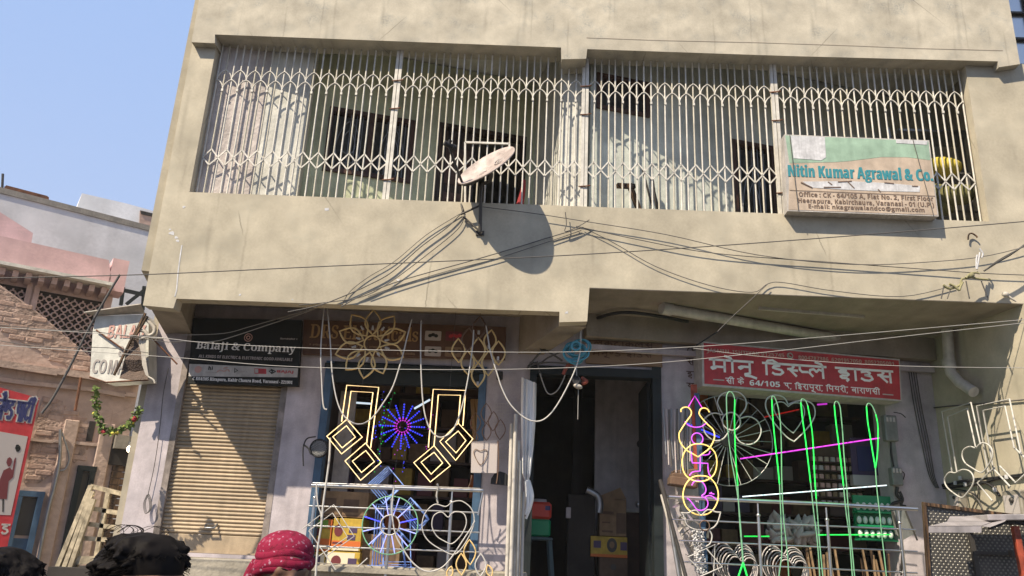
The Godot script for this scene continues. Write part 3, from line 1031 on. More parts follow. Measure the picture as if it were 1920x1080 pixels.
	var slat_mesh := sl.mesh()
	var shades := []
	for k in 4:
		var m: StandardMaterial3D = M.shutter_paint.duplicate()
		m.albedo_color = m.albedo_color * [1.0, 0.95, 1.04, 0.98][k]
		shades.append(m)
	var y := 1.64
	while y < 3.93:
		var s := MeshInstance3D.new()
		s.name = "slat"
		s.mesh = slat_mesh
		s.material_override = shades[rng.randi() % 4]
		s.position = Vector3((sx0 + sx1) * 0.5, y, zf - 0.07 + rng.randf_range(-0.003, 0.003)) - gpos(sh)
		sh.add_child(s, true)
		y += pitch
	b = MB.new()
	b.bbox(Vector3((sx0 + sx1) * 0.5, 1.525, zf - 0.06), Vector3(L, 0.18, 0.03), 0.006)
	b.box(Vector3((sx0 + sx1) * 0.5, 1.432, zf - 0.055), Vector3(L, 0.018, 0.06))
	part(sh, "bottom_bar", b, M.shutter_paint)
	b = MB.new()
	var hp := [Vector3(-3.546, 1.719, -1.2), Vector3(-3.516, 1.686, -1.2), Vector3(-3.422, 1.69, -1.2), Vector3(-3.416, 1.73, -1.2)]
	for k in 4: hp[k].z = -1.2 + (0.0 if k in [0, 3] else 0.03)
	b.tube([hp[0] + Vector3(0, 0, -0.04), hp[1], hp[2], hp[3] + Vector3(0, 0, -0.04)], 0.012, 6)
	part(sh, "handle", b, M.dull_steel)
	for x in [sx0 + 0.03, sx1 - 0.03]:
		b = MB.new()
		b.box(Vector3(x, 2.68, zf - 0.03), Vector3(0.07, 2.5, 0.07))
		part(sh, "guide_rail", b, M.tin_sheet)
	# blue posts and head of the light shop's opening
	for x in [hx0 + 0.045, hx1 - 0.045]:
		b = MB.new()
		b.box(Vector3(x, (hy0 + hy1) * 0.5, zf - 0.05), Vector3(0.085, hy1 - hy0, 0.14))
		part(shop, "opening_post", b, M.blue_paint)
	b = MB.new()
	b.box(Vector3((hx0 + hx1) * 0.5, hy1 - 0.12, zf - 0.08), Vector3(hx1 - hx0 - 0.18, 0.24, 0.12))
	b.box(Vector3((hx0 + hx1) * 0.5, hy1 - 0.06, zf + 0.02), Vector3(hx1 - hx0, 0.05, 0.1))
	part(shop, "opening_head", b, M.teal_paint)
	b = MB.new()
	b.box(Vector3((hx0 + hx1) * 0.5, hy0 + 0.01, zf + 0.16), Vector3(hx1 - hx0 + 0.25, 0.05, 0.62))
	part(shop, "window_ledge", b, M.plinth_plaster)
	# doorway: frame and leaves folded inwards
	var dr := Node3D.new()
	dr.name = "shop_door"
	dr.position = Vector3((dx0 + dx1) * 0.5, 1.2, zf) - shop.position
	shop.add_child(dr, true)
	b = MB.new()
	b.box(Vector3(dx0 + 0.04, 2.45, zf - 0.06), Vector3(0.08, 2.5, 0.2)); b.box(Vector3(dx1 - 0.05, 2.45, zf - 0.06), Vector3(0.1, 2.5, 0.2))
	b.box(Vector3((dx0 + dx1) * 0.5, dy1 - 0.05, zf - 0.055), Vector3(dx1 - dx0, 0.1, 0.2))
	part(dr, "frame", b, M.teal_paint)
	b = MB.new()
	b.box(Vector3(dx0 + 0.70, 2.6, zf - 2.2), Vector3(0.12, 2.9, 0.12))
	part(dr, "inner_post", b, M.dark_interior)
	b = MB.new()
	b.box(Vector3(dx1 - 0.1, 2.4, zf - 0.6), Vector3(0.05, 2.35, 0.75))
	part(dr, "door_leaf", b, M.teal_paint)
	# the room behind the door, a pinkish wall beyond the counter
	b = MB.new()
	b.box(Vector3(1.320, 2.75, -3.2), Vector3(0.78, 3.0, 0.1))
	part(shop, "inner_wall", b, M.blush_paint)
	# beam and pipes under the right soffit
	b = MB.new()
	panel(b, orr, ur, -0.95, 3.98, 3.3, 4.25, 0.16, 0.16)
	part(shop, "ceiling_beam", b, M.soffit_plaster)
	b = MB.new()
	panel(b, orr, ur, -0.95, 3.84, 3.3, 3.9, 0.1, 0.06)
	part(shop, "wall_ledge", b, M.lilac_paint)
	b = MB.new()
	var p0 := Vector3(1.447, 4.2, -0.458); var p1 := Vector3(4.758, 4.16, -1.785)
	b.tube([p0 + (p0 - p1).normalized() * 0.02, p0.lerp(p1, 0.5), p1], 0.058, 14)
	part(shop, "ceiling_pipe", b, M.pvc)
	b = MB.new()
	b.tube([p0 - (p1 - p0).normalized() * 0.03, p0 + (p1 - p0).normalized() * 0.09], 0.072, 14)
	part(shop, "pipe_collar", b, M.pvc)
	b = MB.new()
	b.tube([p1 - (p1 - p0).normalized() * 0.12, p1], 0.07, 14)
	part(shop, "pipe_collar", b, M.pvc)
	b = MB.new()
	var tb := [Vector3(2.476, 4.235, -0.44), Vector3(3.69, 4.235, -0.611)]
	b.bar(tb[0], tb[1], 0.03, 0.03)
	part(shop, "conduit", b, M.pvc)
	b = MB.new()
	var dp := [Vector3(4.814, 4.171, -1.037), Vector3(4.808, 3.803, -1.08), Vector3(4.828, 3.6, -0.935), Vector3(4.856, 3.46, -0.733)]
	b.tube([dp[0] + Vector3(0, 0.25, 0), dp[0], dp[1]], 0.06, 14)
	b.tube([dp[1] + Vector3(0, 0.02, 0), dp[1] + Vector3(0, -0.06, 0.02), dp[2], dp[3]], 0.06, 14)
	part(shop, "drain_pipe", b, M.pvc)
	b = MB.new()
	b.tube([dp[1] + Vector3(0, 0.1, 0), dp[1] + Vector3(0, 0, 0)], 0.074, 14)
	part(shop, "pipe_collar", b, M.pvc)

func flat(parent: Node3D, called: String, m: Material, pts: Array, z: float, thick := 0.003) -> MeshInstance3D:    # a flat cut-out facing the street, its face at z
	var b := MB.new()
	b.prism(pts, Vector3(0, 0, z), Vector3.RIGHT, Vector3.UP, thick)
	return part(parent, called, b, m)

func flat_on(parent: Node3D, called: String, m: Material, pts: Array, o: Vector3, u: Vector3, out_by: float, thick := 0.003) -> MeshInstance3D:
	var b := MB.new()
	b.prism(pts, o + u.cross(Vector3.UP).normalized() * out_by, u, Vector3.UP, thick)
	return part(parent, called, b, m)

func marks(parent: Node3D, m: Material, ce: Vector3, wide: float, high: float):      # print too small and worn to read
	var b := MB.new()
	var x := -wide * 0.5
	while x < wide * 0.5:
		var l := rng.randf_range(0.4, 0.9) * high
		b.box(ce + Vector3(x + l * 0.5, rng.randf_range(-0.1, 0.1) * high, 0.002), Vector3(l * 0.8, high * rng.randf_range(0.6, 1.0), 0.003))
		x += l + (high * 0.7 if rng.randf() < 0.15 else 0.0)
	part(parent, "small_print", b, m).set_meta("kind", "stuff")

const UR := Vector3(0.99288, 0, -0.11915)
const PR := Vector3(1.56, 0, -1.2)
const UQ := Vector3(0.8189, 0, -0.5739)
const PQ := Vector3(-7.3, 0, -4.0)
const US := Vector3(0.13864, 0, 0.99034)
const PS := Vector3(5.08, 0, 0)

func signs():
	var U := Vector3.RIGHT; var W := Vector3.UP
	# ---- office light box on the balcony
	var zf := 0.13
	var t := thing("office_sign", "green and peach light box of a first-floor office fixed to the balcony parapet", "sign", Vector3(3.505, 5.183, 0.07))
	flat(t, "box", M.sign_white, [Vector2(2.674, 5.153), Vector2(4.260, 5.150), Vector2(4.268, 6.053), Vector2(2.694, 6.069)], zf, 0.135)
	flat(t, "peach_face", M.sign_peach, [Vector2(2.685, 5.167), Vector2(4.248, 5.164), Vector2(4.251, 5.806), Vector2(4.004, 5.833), Vector2(3.728, 5.825), Vector2(3.361, 5.761), Vector2(3.211, 5.744), Vector2(2.729, 5.715)], zf + 0.003)
	flat(t, "green_face", M.sign_green, [Vector2(2.729, 5.718), Vector2(3.211, 5.748), Vector2(3.361, 5.765), Vector2(3.728, 5.829), Vector2(4.005, 5.836), Vector2(4.251, 5.809), Vector2(4.254, 6.041), Vector2(2.705, 6.056)], zf + 0.003)
	flat(t, "pasted_paper", M.paper, [Vector2(2.763, 6.051), Vector2(3.134, 6.052), Vector2(3.128, 5.801), Vector2(3.074, 5.763), Vector2(2.777, 5.778)], zf + 0.006)
	flat(t, "pasted_strip", M.paper, [Vector2(3.905, 6.048), Vector2(4.246, 6.040), Vector2(4.235, 5.994), Vector2(3.903, 6.003)], zf + 0.006)
	flat(t, "torn_strip", M.paper, [Vector2(2.854, 5.501), Vector2(3.341, 5.525), Vector2(3.760, 5.517), Vector2(4.104, 5.494), Vector2(4.090, 5.424), Vector2(3.646, 5.419), Vector2(3.269, 5.423), Vector2(2.944, 5.434)], zf + 0.006)
	var b := MB.new()
	for s in [[Vector3(2.835, 5.491, 0.137), Vector3(2.952, 5.433, 0.137)], [Vector3(3.074, 5.441, 0.137), Vector3(3.258, 5.448, 0.137)], [Vector3(3.232, 5.511, 0.137), Vector3(3.38, 5.525, 0.137)], [Vector3(3.337, 5.515, 0.137), Vector3(3.399, 5.442, 0.137)], [Vector3(3.726, 5.52, 0.137), Vector3(3.825, 5.513, 0.137)], [Vector3(4.016, 5.49, 0.137), Vector3(4.079, 5.49, 0.137)], [Vector3(3.65, 5.439, 0.137), Vector3(3.673, 5.411, 0.137)], [Vector3(3.126, 5.507, 0.137), Vector3(3.165, 5.474, 0.137)]]:
		b.bar(s[0] + Vector3(0, 0, 0.002), s[1] + Vector3(0, 0, 0.002), 0.011, 0.003, Vector3(0, 0, 1))
	b.bar(Vector3(2.708, 5.395, 0.137), Vector3(4.249, 5.383, 0.137), 0.004, 0.002, Vector3(0, 0, 1))
	part(t, "scratch", b, M.sign_brown_text).set_meta("kind", "stuff")
	words(t, "lettering", "Nitin Kumar Agrawal & Co.", M.sign_teal_text, Vector3(3.476, 5.626, 0.13) + Vector3(0, 0, 0.003), U, W, 0.135, 1.54)
	words(t, "lettering", "Nitin Kumar Agrawal & Co.", M.sign_teal_text, Vector3(3.476, 5.626, 0.13) + Vector3(0.007, 0.001, 0.0038), U, W, 0.135, 1.54)
	words(t, "lettering", "Office : CK - 64/105 A, Flat No. 2, First Floor", M.sign_brown_text, Vector3(3.514, 5.351, 0.13) + Vector3(0, 0, 0.003), U, W, 0.052, 1.42)
	words(t, "lettering", "Heerapura, Kabirchaura, Varanasi - 01 (U.P.)", M.sign_brown_text, Vector3(3.507, 5.279, 0.13) + Vector3(0, 0, 0.003), U, W, 0.052, 1.43)
	words(t, "lettering", "E-mail: nkagrawalandco@gmail.com", M.sign_brown_text, Vector3(3.506, 5.216, 0.13) + Vector3(0, 0, 0.003), U, W, 0.046, 1.22)
	b = MB.new()
	b.tube([Vector3(2.752, 6.059, 0.14), Vector3(2.784, 5.153, 0.145)], 0.004, 5); b.tube([Vector3(4.084, 6.065, 0.14), Vector3(4.201, 5.147, 0.145)], 0.004, 5)
	part(t, "tie_wire", b, M.grey_cable)

	# ---- black board over the shutter
	zf = -1.06
	t = thing("shop_signboard", "black shop signboard with white slab lettering and a strip of logos above the roller shutter", "sign", Vector3(-3.317, 3.29, -1.1))
	flat(t, "board", M.sign_black, [Vector2(-3.939, 3.263), Vector2(-2.658, 3.284), Vector2(-2.714, 4.073), Vector2(-4.010, 4.048)], zf, 0.06)
	flat(t, "logo_strip", M.sign_white, [Vector2(-3.960, 3.493), Vector2(-2.685, 3.492), Vector2(-2.680, 3.386), Vector2(-3.942, 3.347)], zf + 0.003)
	words(t, "lettering", "Balaji & Company", M.bright_letter, Vector3(-3.326, 3.721, -1.06) + Vector3(0, 0, 0.003), U, W, 0.088, 1.17, 1)
	words(t, "lettering", "ALL KINDS OF ELECTRIC & ELECTRONIC GOOD AVAILABLE", M.sign_pale_grey, Vector3(-3.313, 3.59, -1.06) + Vector3(0, 0, 0.003), U, W, 0.034, 1.10)
	words(t, "lettering", "C K64/105 Hirapura, Kabir Chaura Road, Varanasi - 221001", M.bright_letter, Vector3(-3.308, 3.324, -1.06) + Vector3(0, 0, 0.003), U, W, 0.036, 1.16, 1)
	b = MB.new()
	b.tube(ring(Vector3(-3.316, 3.834, -1.055), 0.045, U, W, 20), 0.006, 5, true); b.tube(ring(Vector3(-3.316, 3.834, -1.055), 0.02, U, W, 14), 0.007, 5, true)
	part(t, "emblem", b, M.faded_red_text)
	marks(t, M.faded_grey_text, Vector3(-2.836, 3.837, -1.06), 0.21, 0.02)
	b = MB.new()
	b.lathe([Vector2(0.0, 0.004), Vector2(0.042, 0.004), Vector2(0.042, 0.0)], Vector3(-3.845, 3.431, -1.06) + Vector3(0, 0, 0.003), Basis(Vector3(1, 0, 0), Vector3(0, 0, 1), Vector3(0, -1, 0)), 18)
	part(t, "logo", b, M.faded_red_text)
	words(t, "logo", "hi", M.sign_black, Vector3(-3.701, 3.451, -1.06) + Vector3(0, 0, 0.003), U, W, 0.04, 0.05)
	marks(t, M.faded_grey_text, Vector3(-3.693, 3.404, -1.06), 0.13, 0.014)
	b = MB.new()
	b.tube(smooth([Vector3(-3.621, 3.409, -1.055), Vector3(-3.587, 3.434, -1.055), Vector3(-3.541, 3.421, -1.055), Vector3(-3.502, 3.444, -1.055), Vector3(-3.477, 3.421, -1.055)]), 0.006, 5); b.tube(smooth([Vector3(-3.554, 3.447, -1.055), Vector3(-3.531, 3.464, -1.055), Vector3(-3.505, 3.468, -1.055)]), 0.005, 5)
	part(t, "logo", b, M.faded_red_text)
	b = MB.new()
	b.tube([Vector3(-3.421, 3.461, -1.055), Vector3(-3.414, 3.413, -1.055), Vector3(-3.383, 3.438, -1.055)], 0.006, 5, true)
	part(t, "logo", b, M.sign_black)
	marks(t, M.faded_grey_text, Vector3(-3.327, 3.426, -1.06), 0.09, 0.02)
	flat(t, "logo", M.sign_red, [Vector2(-3.190, 3.470), Vector2(-3.053, 3.470), Vector2(-3.044, 3.409), Vector2(-3.181, 3.409)], zf + 0.006)
	flat(t, "logo", M.sign_white, [Vector2(-3.182, 3.463), Vector2(-3.145, 3.463), Vector2(-3.139, 3.418), Vector2(-3.175, 3.418)], zf + 0.009)
	b = MB.new()
	b.tube([Vector3(-2.993, 3.465, -1.055), Vector3(-2.94, 3.442, -1.055), Vector3(-2.987, 3.416, -1.055)], 0.008, 5); b.tube([Vector3(-3.016, 3.443, -1.055), Vector3(-2.996, 3.457, -1.055), Vector3(-2.973, 3.441, -1.055), Vector3(-2.992, 3.426, -1.055)], 0.006, 5, true)
	part(t, "logo", b, M.sign_black)
	words(t, "logo", "BAJAJ", M.sign_red, Vector3(-2.828, 3.446, -1.06) + Vector3(0, 0, 0.003), U, W, 0.028, 0.19)

	# ---- brown board over the light shop
	zf = -1.1
	t = thing("shop_signboard", "faded brown shop board with gilt lettering and four small pictures behind the hanging flower lights", "sign", Vector3(-1.465, 3.701, -1.13))
	flat(t, "board", M.sign_brown, [Vector2(-2.668, 3.671), Vector2(-0.295, 3.702), Vector2(-0.301, 4.094), Vector2(-2.708, 4.091)], zf, 0.05)
	words(t, "lettering", "DRS Electricals", M.sign_gold, Vector3(-1.969, 3.954, -1.1) + Vector3(0, 0, 0.003), U, W, 0.165, 1.28, 1)
	marks(t, M.dim_gold, Vector3(-2.176, 3.791, -1.1), 0.85, 0.026)
	marks(t, M.dim_gold, Vector3(-1.463, 3.723, -1.1), 0.2, 0.026)
	for k in 4:
		var ce = [Vector3(-1.154, 3.953, -1.1), Vector3(-0.912, 3.956, -1.1), Vector3(-1.143, 3.765, -1.1), Vector3(-0.906, 3.768, -1.1)][k]
		var pts := []
		for c in 12:
			var an := TAU * (c + 0.5) / 12
			pts.append(Vector2(ce.x + signf(cos(an)) * 0.082 + cos(an) * 0.014, ce.y + signf(sin(an)) * 0.044 + sin(an) * 0.014))
		flat(t, "picture", [M.sign_pale_grey, M.maroon_print, M.sign_pale_grey, M.dim_gold][k], pts, zf + 0.004)
		b = MB.new()
		for c in 3 + k % 2:
			b.ball(Vector3(ce.x + (c - 1) * 0.035, ce.y + 0.012 * (c % 2), zf + 0.003), Vector3(0.026, 0.022, 0.004))
		part(t, "printed_motif", b, [M.sign_black, M.sign_red, M.sign_black, M.dark_wood][k])

	# ---- red light box over the right shop
	t = thing("shop_light_box", "red light-box shop sign with large white Hindi lettering over the right shop", "sign", Vector3(3.129, 3.422, -1.227))
	flat_on(t, "box", M.sign_white, [Vector2(0.356, 3.453), Vector2(2.719, 3.423), Vector2(2.748, 3.921), Vector2(0.360, 3.972)], PR, UR, 0.3, 0.29)
	flat_on(t, "red_face", M.sign_red, [Vector2(0.379, 3.478), Vector2(2.701, 3.440), Vector2(2.730, 3.904), Vector2(0.386, 3.951)], PR, UR, 0.304)
	var nr := UR.cross(W)
	hindi(t, "lettering", "ma o na uu|i da s_ p_ la e|ha aa u sa", M.bright_letter, Vector3(2.043, 3.63, -0.951), UR, W, 0.135, 2.652 - 0.452, 0.2)
	hindi(t, "lettering", "sa ii|ka e", M.bright_letter, Vector3(2.22, 3.496, -0.972), UR, W, 0.062, 0.845 - 0.630, 0.16)
	words(t, "lettering", "64/105", M.bright_letter, Vector3(2.673, 3.524, -1.026), UR, W, 0.062, 1.265 - 0.908, 0)
	hindi(t, "lettering", "ee comma|i ha ra aa pa uu ra aa comma|i pa ya ra ii comma|va aa ra aa nna sa ii", M.bright_letter, Vector3(2.9, 3.484, -1.054), UR, W, 0.062, 2.465 - 1.316, 0.16)
	b = MB.new()
	b.bar(Vector3(2.074, 3.531, -0.954), Vector3(2.202, 3.531, -0.97), 0.012, 0.004, nr); b.bar(Vector3(4.067, 3.49, -1.194), Vector3(4.195, 3.489, -1.209), 0.012, 0.004, nr)
	part(t, "dash", b, M.sign_white)
	words(t, "lettering", "JASMIN  ISHTIYAK 9125745", M.faded_red_text, Vector3(2.465, 3.868, -1.001), UR, W, 0.045, 0.92)
	words(t, "lettering", "8004787386  6201957050  8052205091", M.faded_red_text, Vector3(3.665, 3.859, -1.145), UR, W, 0.045, 1.16)
	b = MB.new()
	b.tube(ring(Vector3(2.991, 3.87, -1.061), 0.032, UR, W, 16), 0.006, 5, true)
	b.tube(smooth([Vector3(2.974, 3.886, -1.059), Vector3(2.981, 3.861, -1.06), Vector3(3.007, 3.854, -1.063)]), 0.007, 5)
	part(t, "telephone_mark", b, M.sign_white)

	# ---- faded painted board over the doorway
	t = thing("painted_board", "faded brown painted board with dark Hindi lettering above the open doorway", "sign", Vector3(1.091, 3.681, -1.15))
	flat(t, "board", M.dim_gold, [Vector2(0.644, 3.713), Vector2(1.536, 3.699), Vector2(1.541, 4.058), Vector2(0.638, 4.087)], -1.15, 0.04)
	hindi(t, "lettering", "ii_ la e ka tta i ka la sa", M.sign_brown, Vector3(0.637, 3.915, -1.147), U, W, 0.07, 0.80, 0.14)
	hindi(t, "lettering", "ma na uu nn_ da|ha aa u sa", M.sign_brown, Vector3(0.72, 3.802, -1.147), U, W, 0.06, 0.70, 0.15)
	t = thing("painted_letters", "brown Hindi letters painted down the pinkish wall strip beside the red sign", "lettering", Vector3(1.885, 3.435, -1.235))
	for k in 4:
		hindi(t, "letter", ["tta ra", "sa", "ha aa", "ya"][k], M.sign_brown, [Vector3(1.84, 3.896, -1.23), Vector3(1.837, 3.754, -1.229), Vector3(1.833, 3.601, -1.229), Vector3(1.829, 3.462, -1.228)][k], UR, W, 0.075, [0.1, 0.09, 0.11, 0.09][k], 0.13)

	# ---- cream box sign hanging off the corner, its cover torn
	t = thing("corner_sign", "weathered cream box sign with faded red and grey lettering hung off the building's left corner", "sign", Vector3(-4.673, 3.236, -0.95))
	flat(t, "box", M.pale_paint, [Vector2(-5.030, 3.267), Vector2(-5.111, 3.820), Vector2(-5.107, 3.994), Vector2(-4.540, 4.037), Vector2(-4.479, 3.964), Vector2(-4.348, 3.266), Vector2(-4.830, 3.215)], -0.95, 0.22)
	b = MB.new()
	var ru := Vector3(1, 0.06, 0).normalized()
	var r0 := Vector3(-5.197, 4, -0.84); var r1 := Vector3(-4.553, 4.127, -0.84); var r2 := Vector3(-4.566, 4.057, -1); var r3 := Vector3(-5.147, 4.008, -1)
	b.quad(r0, r1, r2, r3); b.quad(r3 + Vector3(0, 0.012, 0), r2 + Vector3(0, 0.012, 0), r1 + Vector3(0, 0.012, 0), r0 + Vector3(0, 0.012, 0))
	b.quad(r0 + Vector3(0, 0.012, 0), r1 + Vector3(0, 0.012, 0), r1, r0)
	part(t, "tin_hood", b, M.tarp_pale)
	words(t, "lettering", "BALAJI", M.faded_red_text, Vector3(-4.708, 3.823, -0.947), Vector3(0.999, 0.03, 0).normalized(), W, 0.155, 0.43)
	words(t, "lettering", "&", M.faded_grey_text, Vector3(-4.717, 3.586, -0.947), U, W, 0.12, 0.075)
	words(t, "lettering", "COMPANY", M.faded_grey_text, Vector3(-4.711, 3.4, -0.947), U, W, 0.16, 0.62)
	b = MB.new()
	for s in [[Vector3(-5.055, 3.82, -0.92), Vector3(-4.685, 3.599, -0.92)], [Vector3(-4.306, 3.706, -0.8), Vector3(-3.984, 3.431, -0.8)], [Vector3(-5.026, 3.271, -0.94), Vector3(-4.825, 3.216, -0.94), Vector3(-4.344, 3.264, -0.94)]]:
		b.tube(s, 0.01, 5)
	part(t, "frame_rod", b, M.rust)
	# torn brown cover and its battens
	t = thing("torn_banner", "torn brown and white banner hanging on sticks over the cream corner sign", "banner", Vector3(-4.444, 3.247, -0.82))
	b = MB.new()
	var rows := [[Vector3(-4.577, 3.719, -0.8), Vector3(-4.533, 3.755, -0.8), Vector3(-4.474, 3.734, -0.8)], [Vector3(-4.604, 3.609, -0.83), Vector3(-4.521, 3.624, -0.83), Vector3(-4.434, 3.616, -0.83)], [Vector3(-4.585, 3.459, -0.78), Vector3(-4.465, 3.453, -0.78), Vector3(-4.355, 3.469, -0.78)], [Vector3(-4.62, 3.346, -0.84), Vector3(-4.469, 3.329, -0.84), Vector3(-4.339, 3.357, -0.84)], [Vector3(-4.603, 3.24, -0.79), Vector3(-4.448, 3.224, -0.79), Vector3(-4.261, 3.242, -0.79)]]
	for i in 4:
		for k in 2:
			b.quad(rows[i + 1][k], rows[i + 1][k + 1], rows[i][k + 1], rows[i][k])
			b.quad(rows[i][k] - Vector3(0, 0, 0.006), rows[i][k + 1] - Vector3(0, 0, 0.006), rows[i + 1][k + 1] - Vector3(0, 0, 0.006), rows[i + 1][k] - Vector3(0, 0, 0.006))
	part(t, "brown_cloth", b, M.tarp)
	b = MB.new()
	var sa := [Vector3(-4.464, 3.738, -0.77), Vector3(-4.452, 3.646, -0.77), Vector3(-4.402, 3.533, -0.77), Vector3(-4.365, 3.398, -0.77), Vector3(-4.305, 3.287, -0.77)]; var sb := [Vector3(-4.359, 3.754, -0.77), Vector3(-4.379, 3.649, -0.77), Vector3(-4.357, 3.535, -0.77), Vector3(-4.313, 3.4, -0.77), Vector3(-4.264, 3.261, -0.77)]
	for k in 4:
		b.quad(sa[k + 1], sb[k + 1], sb[k], sa[k])
		b.quad(sa[k] - Vector3(0, 0, 0.006), sb[k] - Vector3(0, 0, 0.006), sb[k + 1] - Vector3(0, 0, 0.006), sa[k + 1] - Vector3(0, 0, 0.006))
	part(t, "white_strip", b, M.tarp_pale)
	b = MB.new()
	b.tube(smooth([Vector3(-4.448, 3.792, -0.75), Vector3(-4.4, 3.782, -0.75), Vector3(-4.347, 3.738, -0.75), Vector3(-4.294, 3.763, -0.75), Vector3(-4.294, 3.821, -0.75), Vector3(-4.35, 3.878, -0.75), Vector3(-4.39, 3.911, -0.75)]), 0.022, 6)
	part(t, "rag", b, M.tarp_pale)
	b = MB.new()
	b.tube(smooth([Vector3(-4.439, 3.688, -0.75), Vector3(-4.376, 3.713, -0.75), Vector3(-4.285, 3.711, -0.75), Vector3(-4.171, 3.708, -0.75)]), 0.012, 5)
	part(t, "rag", b, M.tarp_pale)
	b = MB.new()
	b.tube(smooth([Vector3(-4.258, 3.262, -0.75), Vector3(-4.196, 3.231, -0.75), Vector3(-4.172, 3.193, -0.75)]), 0.012, 5)
	part(t, "rag", b, M.tarp_pale)
	for s in [[Vector3(-4.425, 3.995, -0.74), Vector3(-4.511, 3.717, -0.74)], [Vector3(-4.39, 3.958, -0.73), Vector3(-4.486, 3.715, -0.73)], [Vector3(-4.54, 3.726, -0.78), Vector3(-4.666, 3.269, -0.78)]]:
		b = MB.new()
		b.bar(s[0], s[1], 0.028, 0.02)
		part(t, "stick", b, M.frame_wood)

	# ---- red banner on the old house at the left
	t = thing("band_banner", "red banner with dark blue Hindi lettering and a drum major, on the brick house", "banner", Vector3(-7.182, 1.27, -3.717))
	flat_on(t, "banner", M.sign_red, [Vector2(-0.817, 3.546), Vector2(-0.142, 3.430), Vector2(-0.119, 1.225), Vector2(-0.382, 1.268)], PQ, UQ, 0.3, 0.03)
	flat_on(t, "picture", M.sign_pale_grey, [Vector2(-0.683, 2.910), Vector2(-0.178, 2.865), Vector2(-0.167, 1.762), Vector2(-0.462, 1.756)], PQ, UQ, 0.304)
	for k in 2:
		hindi(t, "lettering", "ba ai nn_ da|pa aa tta ii reph", [M.sign_white, M.navy_text][k], Vector3(-7.637, 3.071, -3.392) + UQ.cross(W) * 0.004 * k, UQ, W, 0.27, -0.187 - -0.625, [0.27, 0.13][k])
	flat_on(t, "printed_figure", M.maroon_print, [Vector2(-0.380, 2.365), Vector2(-0.312, 2.413), Vector2(-0.274, 2.375), Vector2(-0.281, 2.527), Vector2(-0.268, 2.562), Vector2(-0.256, 2.501), Vector2(-0.245, 2.280), Vector2(-0.287, 2.222), Vector2(-0.260, 1.978), Vector2(-0.341, 1.972), Vector2(-0.398, 2.104), Vector2(-0.397, 2.240)], PQ, UQ, 0.308)
	flat_on(t, "printed_figure", M.maroon_print, [Vector2(-0.369, 2.477), Vector2(-0.366, 2.533), Vector2(-0.341, 2.555), Vector2(-0.311, 2.530), Vector2(-0.302, 2.483), Vector2(-0.310, 2.427), Vector2(-0.338, 2.424)], PQ, UQ, 0.309)
	flat_on(t, "printed_figure", M.sign_black, [Vector2(-0.304, 2.687), Vector2(-0.299, 2.733), Vector2(-0.275, 2.741), Vector2(-0.245, 2.716), Vector2(-0.233, 2.678), Vector2(-0.245, 2.643), Vector2(-0.273, 2.634)], PQ, UQ, 0.308)
	flat_on(t, "printed_figure", M.sign_black, [Vector2(-0.313, 1.974), Vector2(-0.294, 1.976), Vector2(-0.263, 1.802), Vector2(-0.277, 1.801)], PQ, UQ, 0.308)
	hindi(t, "lettering", "da", M.sign_white, Vector3(-7.324, 1.502, -3.611), UQ, W, 0.13, 0.1, 0.2)

